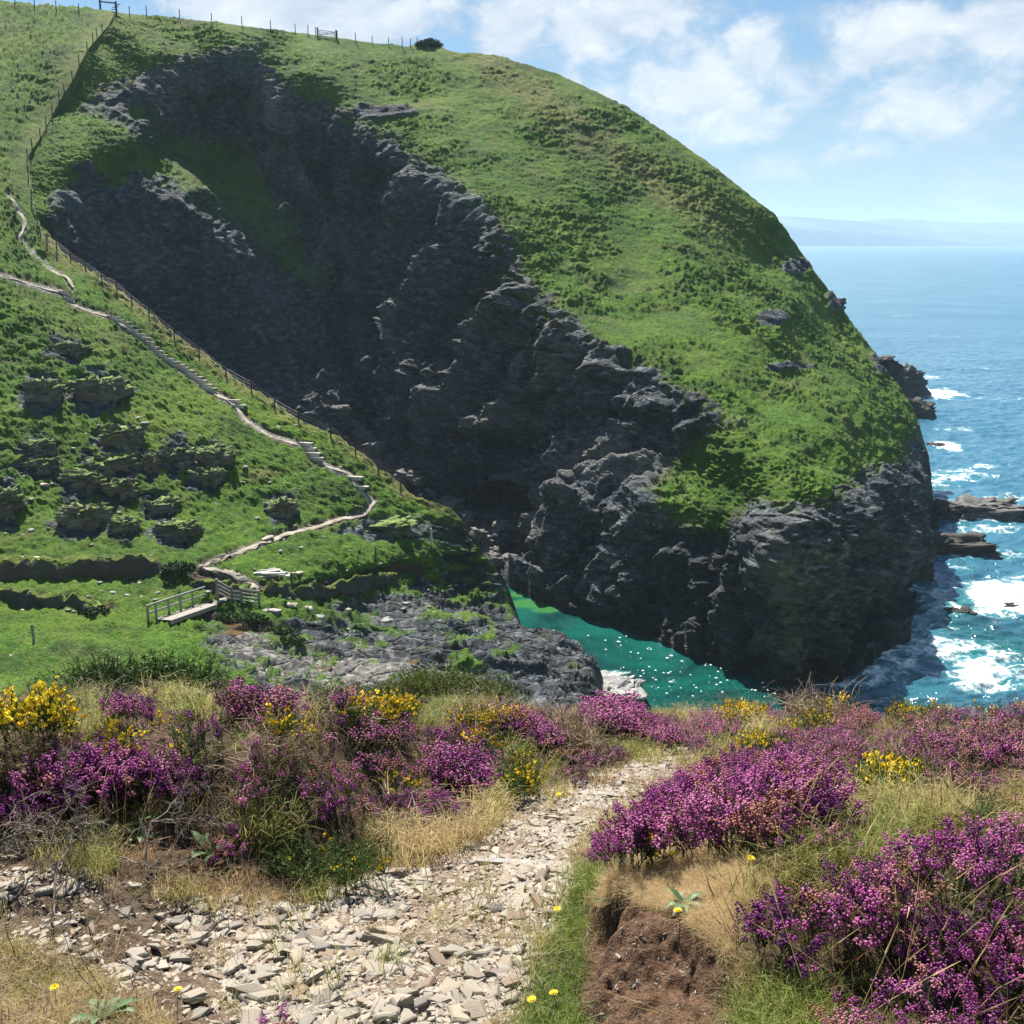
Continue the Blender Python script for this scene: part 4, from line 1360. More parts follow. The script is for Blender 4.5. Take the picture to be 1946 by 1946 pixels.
PM = [post_mesh(1.35, 0.15, v) for v in range(5)]


def wire_fence(label, pts, hs=1.0, wires=(0.45, 0.8, 1.12), tw=0.006):
    base = np.asarray(pts[0], float)
    root = empty('wire_fence', base)
    tag(root, label, 'fence')
    for k, p in enumerate(pts):
        o = link_obj('post', PM[k % 5], root)
        o.location = tuple(np.asarray(p) - base)
        o.rotation_euler = (0, 0, k * 1.3)
        o.scale = (1, 1, hs * (0.9 + 0.22 * ((k * 37) % 10) / 10))
    m = MB()
    for h in wires:
        for a, b in zip(pts[:-1], pts[1:]):
            a_, b_ = np.asarray(a) - base, np.asarray(b) - base
            mid = (a_ + b_) / 2 - np.array([0, 0, 0.03])
            up = np.array([0, 0, h * hs])
            m.tube([a_ + up, mid + up, b_ + up], tw, 3)
    m.build('wire', M_WIRE, root)
    return root


# fence down the ridge
ridge_px = [(196, 60), (186, 70), (178, 80), (167, 94), (152, 123), (139, 152), (127, 177), (114, 192), (101, 217), (89, 239), (78, 261), (65, 283), (53, 302), (56, 333), (62, 380), (70, 430), (76, 453), (89, 472), (110, 483), (136, 497), (165, 519),
            (196, 544), (223, 560), (252, 582), (284, 608), (331, 650), (379, 683), (431, 722), (478, 753), (523, 780), (567, 812), (628, 838), (676, 870), (720, 902), (762, 936)]
wire_fence('long post and wire fence running down the ridge above the dark chasm', [onA(px - 1.5, py + 1) for px, py in ridge_px])

sky_posts = [(-40, -4), (-4, 0), (30, 4), (67, 11), (108, 16), (151, 22)]
ptsL = [onA(px, py + 8) for px, py in sky_posts]
wire_fence('post and wire fence on the skyline at the top left corner', ptsL, 1.15)
sk2 = [247, 280, 342, 401, 460, 514, 561, 585, 600]
sk3 = [641, 676, 708, 738, 765, 781, 794]


def skyline(px):
    k = np.argmin(np.abs(GBTOP_px - px))
    return GB_vis[-3, k]


GBTOP_px = proj(GB_vis[-3])[0]
wire_fence('post and wire fence along the skyline between the stile and the field gate', [skyline(x) for x in sk2], 1.2)
wire_fence('short run of fence on the skyline between the field gate and the round bush', [skyline(x) for x in sk3], 1.15)


def field_gate(label, a, b, h=1.25, bars=4, mat=M_POST):
    a, b = np.asarray(a, float), np.asarray(b, float)
    root = empty('field_gate', a)
    tag(root, label, 'gate')
    v = b - a
    for q, hh in ((a, h * 1.35), (b, h * 1.35)):
        MB().bar(q - a + [0, 0, -0.3], q - a + [0, 0, hh], 0.24, 0.24, (0, 1, 0)).build('post', mat, root)
    g = MB()
    for k in range(bars):
        z = 0.25 + (h - 0.25) * k / (bars - 1)
        g.bar(v * 0.06 + [0, 0, z], v * 0.94 + [0, 0, z], 0.05, 0.09)
    g.bar(v * 0.06 + [0, -0.05, 0.25], v * 0.94 + [0, -0.05, h], 0.05, 0.08)
    for u in (0.08, 0.92):
        g.bar(v * u + [0, 0, 0.2], v * u + [0, 0, h + .05], 0.07, 0.07, (0, 1, 0))
    g.build('gate_leaf', mat, root)


field_gate('dark five barred gate standing on the skyline amid the fence', skyline(604), skyline(640), 1.15)
ga, gb_ = skyline(190), skyline(222)
root = empty('stile', ga)
tag(root, 'dark timber stile frame on the skyline at the head of the ridge fence', 'stile')
v = gb_ - ga
for q in (np.zeros(3), v):
    MB().bar(q + [0, 0, -0.4], q + [0, 0, 1.75], 0.26, 0.26, (0, 1, 0)).build('post', M_POST, root)
MB().bar(np.array([0, 0, 1.45]), v + [0, 0, 1.45], 0.12, 0.2).build('top_rail', M_POST, root)
st_ = MB()
for k in range(4):
    st_.bar(v + [-.1 * k, -0.5 - 0.4 * k, 1.2 - 0.35 * k], v + [0.9 - .1 * k, -0.5 - 0.4 * k, 1.2 - 0.35 * k], 0.3, 0.06)
st_.build('step', M_POST, root)

POSTS = [(815, 1043, 1.65, 'tall white painted marker post on the grass above the cove', M_PALEW, 0.2),
         (712, 1069, 1.35, 'dark fence post on the green terrace nearest the white marker post', M_POST, 0.13),
         (642, 1096, 1.3, 'lone dark fence post in the middle of the green terrace', M_POST, 0.13),
         (559, 1110, 1.3, 'taller dark post of the pair beside the pale timber pile', M_POST, 0.13),
         (574, 1108, 1.0, 'shorter dark post of the pair beside the pale timber pile', M_POST, 0.13),
         (65, 1232, 1.15, 'weathered grey post on the green bank at the left edge', M_WOOD, 0.17)]
for k, (px, py, h, lab, mt, wd) in enumerate(POSTS):
    o = link_obj('wooden_post', post_mesh(h, wd, 30 + k, mt))
    put(o, onA(px, py))
    tag(o, lab, 'post')

# ------------------------------------------------------------------ stone banks and bushes of the valley
def bank(name, label, cat, line, h, w_, mat, seed):
    q = resample(line, 2.5)
    P = onA(q[:, 0], q[:, 1])
    n = len(P)
    for _ in range(4):
        P[1:-1] = 0.25 * P[:-2] + 0.5 * P[1:-1] + 0.25 * P[2:]
    tng = np.gradient(P, axis=0)
    tng[:, 2] = 0
    tng /= np.linalg.norm(tng, axis=1, keepdims=True)
    side = np.c_[tng[:, 1], -tng[:, 0], tng[:, 0] * 0]
    prof = [(1.0, -0.5), (0.95, 0.1), (0.88, 0.45), (0.80, 0.75), (0.62, 0.98), (0.25, 1.05), (-0.25, 1.02), (-0.6, 0.9), (-0.85, 0.6), (-1.0, -0.5)]
    u = np.linspace(0, 1, n)
    hh = h * (1 + 0.25 * fbm(np.c_[u * n / 9.0, u * 0, u * 0 + seed], 3)) * np.minimum(1, np.minimum(u, 1 - u) * 14 + 0.25)
    G = np.stack([P + side * (a * w_ / 2) + np.c_[u * 0, u * 0, hh * b] for a, b in prof], 1)
    G = G + 0.34 * np.stack([fbm(G * 0.9 + 3 * i, 4) for i in range(3)], -1)
    o = link_obj(name, np_mesh(name, G.reshape(-1, 3), grid_faces(n, len(prof), True), mat))
    o.data.flip_normals() if o.data.polygons[n].normal.z < 0 else None
    tag(o, label, cat)
    # turf along the top
    top = G[:, 4:7] + np.array([0, 0, 0.06])
    tm = np_mesh('turf_top', (top + 0.08 * fbm(top * 2, 3)[..., None]).reshape(-1, 3), grid_faces(n, 3), M_HILL, dict(rock=np.zeros(n * 3), dry=np.full(n * 3, .55), pale=np.zeros(n * 3), earth=np.zeros(n * 3), wet=np.zeros(n * 3)))
    link_obj('turf_top', tm, o)
    return o


bank('stone_bank', 'long overgrown dry stone bank across the valley at the left edge', 'stone bank', [(-120, 1094), (0, 1094), (100, 1094), (200, 1092), (285, 1086), (298, 1078)], 1.2, 2.2, M_HEDGE, 1)
bank('stone_bank', 'short overgrown stone bank behind the footbridge gate', 'stone bank', [(362, 1112), (400, 1121), (440, 1127), (474, 1130)], 0.6, 1.0, M_HEDGE, 2)
bank('stone_bank', 'eroded earth bank edging the green terrace right of the gate', 'earth bank', [(500, 1126), (560, 1131), (640, 1125), (700, 1109), (752, 1099)], 0.7, 1.0, M_HEDGE, 3)
bank('stone_bank', 'low dark bank of the stream left of the footbridge', 'stone bank', [(-60, 1153), (40, 1151), (120, 1154), (190, 1166)], 0.8, 1.1, M_HEDGE, 4)

M_LEAFD = plain('dark bush leaves', (0.012, 0.030, 0.008), (0.045, 0.085, 0.020), 3, 0.8, 0)
M_LEAFG = plain('bank leaves', (0.030, 0.065, 0.010), (0.090, 0.150, 0.028), 3, 0.8, 0)
M_BARK = plain('bark', (0.04, 0.034, 0.028), (0.10, 0.088, 0.07), 8, 0.9)


def leaf_blob(name, label, cat, loc, size, n, leaf, mat, seed, stem=True):
    r = np.random.default_rng(seed)
    u = r.normal(size=(n, 3))
    u /= np.linalg.norm(u, axis=1, keepdims=True)
    rad = r.uniform(0.35, 1, n) ** 0.4
    lump = 1 + 0.35 * fbm(u * 1.8 + seed, 3)
    c = u * (rad * lump)[:, None] * np.asarray(size) / 2
    c[:, 2] = np.abs(c[:, 2]) * 1.0 + 0.25 * size[2]
    a, b = r.normal(size=(n, 3)), r.normal(size=(n, 3))
    a /= np.linalg.norm(a, axis=1, keepdims=True)
    b = np.cross(a, b)
    b /= np.linalg.norm(b, axis=1, keepdims=True)
    l = leaf * r.uniform(.6, 1.4, n)[:, None]
    V = np.stack([c - a * l, c + b * l * .5, c + a * l, c - b * l * .5], 1)
    root = empty(name, loc)
    tag(root, label, cat)
    link_obj('foliage', np_mesh('foliage', V.reshape(-1, 3), np.arange(n * 4).reshape(n, 4), mat, smooth=False), root)
    tr = MB()
    for k in range(4):
        e = np.array([r.uniform(-.3, .3) * size[0], r.uniform(-.3, .3) * size[1], size[2] * .7])
        tr.tube([(0, 0, -.2), e * .4 + [0, 0, .1], e], [0.07 * size[2] / 2, 0.05 * size[2] / 2, 0.01], 5)
    tr.build('trunk', M_BARK, root)


leaf_blob('thorn_tree', 'small dark wind bent thorn tree standing alone on the green by the bank', 'tree', onA(321, 1112), (1.2, 1.0, 1.9), 900, 0.10, M_LEAFD, 3)
leaf_blob('scrub_bush', 'dark scrub bush on the rubble where two banks meet', 'bush', onA(340, 1096), (2.6, 1.8, 1.5), 1500, 0.12, M_LEAFD, 4)
for k, (px, py, sx_, sz_, lab) in enumerate([(430, 1180, 2.4, .8, 'green scrub bush on the stream bank just below the footbridge end'), (480, 1190, 2.6, .9, 'green scrub bush in the middle of the stream bank'), (530, 1200, 2.4, .9, 'green scrub bush at the seaward end of the stream bank'),
                                             (555, 1225, 1.8, .8, 'lowest green scrub bush hanging over the dark bank rock'), (180, 1178, 2.2, .6, 'dark scrub bush left of the near end of the footbridge'), (120, 1150, 2.4, .7, 'dark scrub bush along the left stream bank')]):
    leaf_blob('scrub_bush', lab, 'bush', onA(px, py), (sx_, 1.4, sz_), 1300, 0.09, M_LEAFG if k < 4 else M_LEAFD, 10 + k)
sb = skyline(815)
leaf_blob('skyline_bush', 'round dark bush on the skyline at the end of the fence', 'bush', sb + np.array([0, 0, -1.15]), (5.0, 4, 2.6), 3800, 0.16, M_LEAFD, 21)

# ------------------------------------------------------------------ footbridge, gate and timber pile
pa, pb = onA(310, 1190), onA(398, 1157)
pa[2] += 0.15
pb[2] += 0.35
root = empty('footbridge', pa)
tag(root, 'grey timber footbridge with a single handrail over the stream', 'footbridge')
v = pb - pa
L = np.linalg.norm(v)
sd = np.array([-v[1], v[0], 0]) / np.hypot(v[0], v[1])
dk = MB()
nb = 34
for k in range(nb):
    c = v * (k + .5) / nb
    dk.bar(c - sd * 0.62, c + sd * 0.62, L / nb * 0.9, 0.06)
dk.build('deck', M_DECK, root)
for e in (-0.5, 0.5):
    MB().bar(sd * e + [0, 0, -.16], v + sd * e + [0, 0, -.16], 0.14, 0.26).build('beam', M_WOOD, root)
rail_side = sd * 0.66
for k, u in enumerate((-0.12, 0.04, 0.30, 0.55, 0.82)):
    MB().bar(v * u + rail_side + [0, 0, -0.4], v * u + rail_side + [0, 0, 1.12], 0.13, 0.13, (0, 1, 0)).build('post', M_WOOD, root)
MB().bar(v * -0.12 + rail_side + [0, 0, 1.08], v * 1.12 + rail_side + [0, 0, 1.16], 0.10, 0.13).build('handrail', M_WOOD, root)
MB().bar(v * -0.12 + rail_side + [0, 0, 0.55], v * 1.12 + rail_side + [0, 0, 0.6], 0.06, 0.11).build('lower_rail', M_WOOD, root)

f0, f1, f2, f3 = onA(413, 1139), onA(441, 1146), onA(460, 1149), onA(493, 1155)
for nm, lab, a, b, nbar in (('rail_fence', 'short grey rail fence panel at the left of the small gate', f0, f1, 4), ('rail_fence', 'short grey rail fence panel at the right of the small gate', f2, f3, 4)):
    root = empty(nm, a)
    tag(root, lab, 'fence')
    vv = b - a
    for u in (0, 1):
        MB().bar(vv * u + [0, 0, -.4], vv * u + [0, 0, 1.25], 0.16, 0.16, (0, 1, 0)).build('post', M_WOOD, root)
    for k in range(nbar):
        MB().bar(vv * 0.0 + [0, -0.1, 0.28 + .29 * k], vv + [0, -0.1, 0.28 + .29 * k], 0.05, 0.12).build('rail', M_WOOD, root)
root = empty('small_gate', f1)
tag(root, 'narrow grey timber gate between the two rail fence panels', 'gate')
vv = f2 - f1
g = MB()
for k in range(3):
    g.bar(vv * .14 + [0, 0, 0.3 + .3 * k], vv * .86 + [0, 0, 0.3 + .3 * k], 0.05, 0.09)
for u in (.16, .5, .84):
    g.bar(vv * u + [0, .05, 0.2], vv * u + [0, .05, 1.0], 0.07, 0.06, (0, 1, 0))
g.build('gate_leaf', M_WOOD, root)
MB().bar(vv * .02 + [0, -.02, -.3], vv * .02 + [0, -.02, 1.3], 0.12, 0.12, (0, 1, 0)).build('hinge_post', M_WOOD, root)

P = onA(515, 1092)
rp = np.random.default_rng(9)
for k in range(13):
    a = rp.uniform(-0.4, 0.4)
    o = MB().box((0, 0, 0), (rp.uniform(1.3, 2.2), 0.22, 0.10), 0, 0.02).build('timber_plank', M_PALEW if k % 3 else M_WOOD)
    put(o, P + np.array([rp.uniform(-.65, .65), (k % 5) * 0.42 - 0.6, 0.12 + 0.13 * (k // 5)]), rz=a, ry=rp.uniform(-.05, .05))
    tag(o, 'bleached timber plank in the pale pile on the green terrace', 'plank', 'planks of the pale pile')
o = MB().box((0, 0, 0), (2.1, 0.3, 0.16), 0, 0.02).build('timber_plank', M_PALEW)
put(o, onA(50, 1064) + np.array([0, 0, .12]), rz=0.03)
tag(o, 'bleached timber beam lying alone above the long stone bank', 'plank')

# stream
m_str, t = material('shallow stream')
p = t.pos()
cc = t.mix(t.mapr(t.noise(0.9, 3, .6, p), .35, .65), (0.055, 0.034, 0.014), (0.13, 0.085, 0.038))
t.out(t.principled(cc, 0.12, t.bump(t.noise(5, 4, .6, p), .35, .1), 0.5))


def pool(poly, lift):
    q = resample(poly + poly[:1], 4.0)[:-1]
    c = q.mean(0)
    q = c + (q - c) * (1 + .35 * fbm(np.c_[q / 9.0, q[:, :1] * 0], 3))[:, None]
    P = onA(q[:, 0], q[:, 1])
    z = np.percentile(P[:, 2], 30) + lift * .2
    P = unproj(q[:, 0], q[:, 1], P[:, 1])
    P[:, 2] = z
    P = np.r_[P, [P.mean(0)]]
    n = len(q)
    o = link_obj('stream', np_mesh('stream', P, np.array([(i, (i + 1) % n, n) for i in range(n)]), m_str, smooth=False))
    tag(o, kind='structure')


pool([(383, 1186), (420, 1181), (460, 1190), (482, 1202), (470, 1213), (430, 1208), (395, 1200)], 0.22)
pool([(560, 1262), (610, 1255), (640, 1258), (630, 1272), (580, 1276)], 0.15)
pool([(700, 1240), (760, 1246), (800, 1250), (780, 1258), (720, 1254)], 0.2)
print('hill things', round(time.time() - T0, 1))

# ------------------------------------------------------------------ foreground heath: ground
FPATH = [(330, 2250), (330, 1960), (150, 1835), (-80, 1800), (-80, 1640), (130, 1650), (250, 1700), (420, 1715), (560, 1722), (650, 1690), (760, 1655), (850, 1612), (930, 1570), (965, 1528), (1060, 1503), (1150, 1476), (1215, 1446), (1255, 1428), (1340, 1428),
         (1290, 1480), (1225, 1512), (1170, 1560), (1120, 1620), (1098, 1680), (1065, 1760), (1025, 1850), (1000, 1946), (1000, 2250)]
MOUND = [(1110, 1700), (1180, 1640), (1290, 1600), (1420, 1600), (1500, 1640), (1560, 1700), (1640, 1800), (1700, 2250), (1120, 2250), (1105, 1850)]
FACE = [(1100, 1722), (1180, 1700), (1290, 1722), (1370, 1800), (1400, 1946), (1420, 2250), (1130, 2250), (1100, 1880)]


def gbase(x, y):
    y = np.asarray(y, float)
    z = -1.5 - 0.2 * y - 0.010 * y * y
    far = np.maximum(y - 8.6, 0)
    z = np.where(y > 8.6, -1.5 - 0.2 * 8.6 - 0.01 * 8.6 ** 2 - 0.37 * far - 0.26 * far * sstep(0, 3, far), z)
    return z


def gz(x, y):
    x, y = np.asarray(x, float), np.asarray(y, float)
    z = gbase(x, y)
    # banks either side of the sunken path
    pc = np.interp(y, [1.5, 2.5, 3.2, 4.2, 5.2, 6.2, 7.2, 9], [-0.35, -0.28, -0.15, 0.12, 0.32, 0.62, 0.95, 1.3])
    hw = np.interp(y, [1.5, 2.6, 3.6, 4.6, 6, 7.5], [0.55, 0.48, 0.42, 0.33, 0.26, 0.20])
    lat = np.abs(x - pc) - hw
    near = sstep(9.5, 8, y)
    left = sstep(0.05, 0.9, lat) * (x < pc) * np.interp(y, [2, 2.9, 3.6, 5, 9], [0.0, 0.03, 0.16, 0.22, 0.15])
    left = left + 0.30 * sstep(-0.45, -0.95, x) * sstep(3.72, 4.15, y + 0.10 * np.sin(x * 5) + 0.03 * np.sin(x * 17)) * sstep(7.5, 5.0, y)
    right = sstep(0.0, 0.7, lat) * (x > pc) * np.interp(y, [2, 3, 4.5, 6, 7.5, 9], [0.10, 0.10, 0.12, 0.08, 0.0, 0.0])
    z = z + (left + right) * near
    # earth mound beside the path
    mx = sstep(0.0, 0.13, x - np.interp(y, [1.5, 2.3, 3.0, 3.6, 4.2], [0.17, 0.19, 0.24, 0.33, 0.5]) - 0.05 * np.sin(y * 9) - 0.02 * np.sin(y * 31))
    my = sstep(4.2, 3.2, y) * sstep(2.35, 2.78, y + 0.25 * np.maximum(x - 0.42, 0) + 0.05 * np.sin(x * 13) + 0.02 * np.sin(x * 37))
    z = z + 0.24 * mx * np.maximum(my, 0.38 * sstep(4.2, 3.2, y)) * sstep(3.2, 1.2, x)
    return z + CAMZ


def hit(px, py, h=0.0, n=26):
    """where the ray of a photo pixel meets the heath raised by h"""
    dx, dy, dz = ray(px, py)
    dx, dy, dz = np.broadcast_arrays(dx / dy, np.ones_like(dz), dz / dy)
    lo = np.full(np.shape(dz), 0.8)
    hi = lo.copy()
    found = np.zeros(np.shape(dz), bool)
    for Y in np.concatenate([np.linspace(0.9, 6, 60), np.linspace(6.1, 16, 50)]):
        below = (CAMZ + dz * Y) < gz(dx * Y, np.full_like(dz, Y)) + h
        new = below & ~found
        hi = np.where(new, Y, hi)
        found |= below
        lo = np.where(found, lo, Y)
    for _ in range(18):
        mid = (lo + hi) / 2
        b = (CAMZ + dz * mid) < gz(dx * mid, mid) + h
        hi = np.where(b, mid, hi)
        lo = np.where(b, lo, mid)
    y = np.where(found, hi, np.nan)
    return dx * y, y


gy = np.r_[np.geomspace(1.0, 9.3, 600), np.linspace(9.5, 78, 70)]
gu = np.r_[np.linspace(-2.6, -0.70, 60), np.linspace(-0.66, 0.70, 600), np.linspace(0.74, 2.6, 60)]
GY, GU = np.meshgrid(gy, gu, indexing='ij')
GX = GU * GY
GZ = gz(GX, GY)
P3 = np.stack([GX, GY, GZ], -1)
FPX_, FPY_ = proj(P3)
f_path = sstep(-14, 10, sdpoly(FPX_, FPY_, FPATH) + 12 * fbm(P3 * 5, 3)) * (GY < 9.4)
f_face = sstep(-14, 14, sdpoly(FPX_, FPY_, FACE) + 12 * fbm(P3 * 6, 3)) * (GY < 5)
amp = sstep(12, 8, GY)
GZ = GZ + (1 - amp) * 0.35 * fbm(P3 * 0.9, 4)
GZ = GZ + amp * (0.030 * fbm(P3 * 3.0, 4) + 0.010 * fbm(P3 * 14, 3))
GZ = GZ + f_face * (0.022 * fbm(P3 * 9, 3) + 0.012 * fbm(P3 * 30, 3))
GZ = GZ + f_path * 0.012 * ridged(P3 * 18, 3) - 2.0 * sstep(12, 30, GY) * 0
m_soil, t = material('heath soil')
p = t.pos()
n1_, n2_, n3_ = t.noise(3, 5, .65, p), t.noise(38, 4, .7, p), t.noise(140, 3, .7, p)
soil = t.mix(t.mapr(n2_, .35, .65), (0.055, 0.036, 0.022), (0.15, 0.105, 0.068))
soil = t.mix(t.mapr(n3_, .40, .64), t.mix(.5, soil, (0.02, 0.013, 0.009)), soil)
ps = t.mix(t.mapr(n2_, .32, .62), (0.17, 0.125, 0.085), (0.36, 0.295, 0.22))
ps = t.mix(t.mapr(n1_, .40, .62), t.mix(.55, ps, (0.15, 0.10, 0.065)), ps)
grit = t.voronoi(95, p, out='Distance')
ps = t.mix(t.mapr(grit, .16, .34, .65, 0), ps, (0.52, 0.48, 0.42))
fc_ = t.mix(t.mapr(n2_, .35, .65), (0.085, 0.048, 0.030), (0.20, 0.125, 0.080))
fc_ = t.mix(t.mapr(t.voronoi(48, p), .13, .07), fc_, (0.42, 0.34, 0.25))
fc_ = t.mix(t.mapr(n3_, .36, .6, .6, 0), fc_, (0.022, 0.013, 0.009))
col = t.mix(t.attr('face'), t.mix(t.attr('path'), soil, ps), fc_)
tf = t.mix(t.mapr(t.noise(1.2, 5, .7, p), .35, .65), (0.060, 0.120, 0.020), (0.20, 0.19, 0.060))
col = t.mix(t.attr('slope'), col, tf)
t.out(t.principled(col, .95, t.bump(t.math('ADD', n2_, t.math('MULTIPLY', n3_, .6)), .9, .02), .1))
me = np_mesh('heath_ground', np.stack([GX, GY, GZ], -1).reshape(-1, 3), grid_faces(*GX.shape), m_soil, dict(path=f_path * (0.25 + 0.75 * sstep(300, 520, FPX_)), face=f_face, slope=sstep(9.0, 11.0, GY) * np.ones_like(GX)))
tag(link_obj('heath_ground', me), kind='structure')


def ground(x, y):
    x, y = np.nan_to_num(x, nan=0.0), np.nan_to_num(y, nan=9.0)
    i = np.clip(np.interp(y, gy, np.arange(len(gy))), 0, len(gy) - 1.001)
    j = np.clip(np.interp(np.asarray(x) / np.asarray(y), gu, np.arange(len(gu))), 0, len(gu) - 1.001)
    a, b = i.astype(int), j.astype(int)
    fi, fj = i - a, j - b
    return (GZ[a, b] * (1 - fj) + GZ[a, b + 1] * fj) * (1 - fi) + (GZ[a + 1, b] * (1 - fj) + GZ[a + 1, b + 1] * fj) * fi


# ------------------------------------------------------------------ plant materials (leaves let light through)
def leaf_mat(name, stops, rough=0.6, trans=0.35, gloss=0.25):
    m, t = material(name)
    a = t.attr('tint')
    geo = t.new('ShaderNodeNewGeometry').outputs['Position']
    n = t.noise(60, 2, .6, geo)
    col = t.ramp(t.math('ADD', a, t.math('MULTIPLY', t.math('SUBTRACT', n, .5), .35), clamp=True), stops)
    pr = t.principled(col, rough, None, gloss)
    tr = t.new('ShaderNodeBsdfTranslucent')
    t.put(tr.inputs[0], col)
    mx = t.new('ShaderNodeMixShader')
    mx.inputs[0].default_value = trans
    t.link(pr, mx.inputs[1])
    t.link(tr.outputs[0], mx.inputs[2])
    t.out(mx.outputs[0])
    return m


M_BELL = leaf_mat('bell heather flowers', [(0.0, (0.17, 0.020, 0.175)), (0.28, (0.41, 0.070, 0.31)), (0.50, (0.58, 0.165, 0.43)), (0.68, (0.66, 0.30, 0.43)), (0.80, (0.54, 0.24, 0.20)), (1.0, (0.34, 0.19, 0.10))], .6, .35)
M_HLEAF = leaf_mat('heather leaves', [(0.0, (0.016, 0.028, 0.010)), (0.5, (0.038, 0.062, 0.018)), (0.8, (0.085, 0.085, 0.032)), (1.0, (0.14, 0.095, 0.055))], .7, .2)
M_GORSE = leaf_mat('gorse spines', [(0.0, (0.022, 0.045, 0.010)), (0.45, (0.060, 0.110, 0.018)), (0.75, (0.12, 0.17, 0.03)), (1.0, (0.30, 0.22, 0.12))], .6, .2)
M_YEL = leaf_mat('gorse flowers', [(0.0, (0.84, 0.57, 0.012)), (0.6, (0.92, 0.70, 0.02)), (1.0, (0.93, 0.78, 0.08))], .6, .3)
M_GRASS = leaf_mat('grass blades', [(0.0, (0.060, 0.125, 0.018)), (0.25, (0.140, 0.220, 0.034)), (0.5, (0.28, 0.29, 0.080)), (0.72, (0.44, 0.345, 0.155)), (0.9, (0.62, 0.49, 0.28)), (1.0, (0.38, 0.23, 0.12))], .6, .45)
M_TWIG = leaf_mat('dead twigs', [(0.0, (0.06, 0.042, 0.030)), (0.5, (0.17, 0.125, 0.085)), (0.85, (0.30, 0.235, 0.165)), (1.0, (0.42, 0.37, 0.31))], .85, .0)
M_BROAD = leaf_mat('plantain leaves', [(0.0, (0.04, 0.09, 0.03)), (1.0, (0.13, 0.20, 0.09))], .5, .25)

rv = np.random.default_rng(101)


def bell_cluster(base, axis, nb, L, size, r, low):
    """bells in whorls along the top of a sprig -> verts, quads"""
    V, F = [], []
    n = 0
    prof = [(0.0, .38), (.30, 1.0), (.78, .82), (1.0, .50)] if not low else [(0.0, .45), (.5, 1.0), (1.0, .4)]
    sides = 5 if not low else 4
    for k in range(nb):
        u = (k + .5) / nb
        a = k * 2.4 + r.uniform(-.5, .5)
        out = np.array([math.cos(a), math.sin(a), r.uniform(-.75, .15)])
        out /= np.linalg.norm(out)
        s_ = size * r.uniform(.75, 1.2) * (1 - 0.35 * abs(u - .45))
        o = base + axis * (L * u) + out * 0.0060 * size / 0.008
        e1 = np.cross(out, [0.2, 0.3, 1])
        e1 /= np.linalg.norm(e1)
        e2 = np.cross(out, e1)
        ang = np.linspace(0, 2 * math.pi, sides, endpoint=False)
        ring = np.cos(ang)[:, None] * e1 + np.sin(ang)[:, None] * e2
        for tt, rr in prof:
            V.append(o + out * s_ * tt + ring * (s_ * .40 * rr))
        for q in range(len(prof) - 1):
            i = n + q * sides + np.arange(sides)
            j = n + q * sides + (np.arange(sides) + 1) % sides
            F.append(np.c_[i, j, j + sides, i + sides])
        n += len(prof) * sides
    return np.concatenate(V), np.concatenate(F)


def tube_tri(pts, r0, r1):
    pts = np.asarray(pts, float)
    n = len(pts)
    a = np.array([0, 2.1, 4.2])
    ring = np.c_[np.cos(a), np.sin(a), a * 0]
    rr = np.linspace(r0, r1, n)
    V = (pts[:, None] + ring[None] * rr[:, None, None]).reshape(-1, 3)
    i = np.arange(n * 3).reshape(n, 3)
    F = np.stack([i[:-1], np.roll(i[:-1], -1, 1), np.roll(i[1:], -1, 1), i[1:]], -1).reshape(-1, 4)
    return V, F


def spine(o, d, l, wd, r):
    s_ = np.cross(d, r.normal(size=3))
    s_ /= np.linalg.norm(s_) + 1e-9
    return np.array([o - s_ * wd, o + s_ * wd, o + d * l + s_ * wd * .15, o + d * l - s_ * wd * .15])


def heather_sprig(seed, low):
    """a bushy little plant: one stem, side shoots, a rounded head of bells on each"""
    r = np.random.default_rng(seed)
    H = r.uniform(.17, .23)
    Vs, Fs, n = [], [], 0
    fV, fF, fn = [], [], 0
    shoots = [((0, 0, -.02), np.array([r.uniform(-.15, .15), r.uniform(-.15, .15), 1.0]), H)]
    for k in range(4 if not low else 3):
        a = r.uniform(0, 6.28)
        shoots.append(((0, 0, H * r.uniform(.25, .5)), np.array([math.cos(a) * .6, math.sin(a) * .6, 1.0]), H * r.uniform(.42, .66)))
    for o, dd, l in shoots:
        o = np.array(o, float)
        dd = dd / np.linalg.norm(dd)
        e_ = o + dd * l
        V, F = tube_tri([o, o + dd * l * .5, e_], .0017, .0010)
        Vs.append(V)
        Fs.append(F + n)
        n += len(V)
        for k in range(8 if low else 22):
            u = r.uniform(.1, .95)
            a = r.uniform(0, 6.28)
            d = np.array([math.cos(a), math.sin(a), r.uniform(.2, 1.3)])
            d /= np.linalg.norm(d)
            Vs.append(spine(o + dd * l * u, d, r.uniform(.010, .017) * (1.7 if low else 1), .0014 * (2.0 if low else 1), r))
            Fs.append(np.array([[0, 1, 2, 3]]) + n)
            n += 4
        L = r.uniform(.030, .055)
        v_, f_ = bell_cluster(e_ - dd * L, dd, int(r.integers(11, 17)) if not low else int(r.integers(5, 8)), L, .0092 if not low else .0145, r, low)
        fV.append(v_)
        fF.append(f_ + fn)
        fn += len(v_)
    return (np.concatenate(Vs), np.concatenate(Fs)), (np.concatenate(fV), np.concatenate(fF))


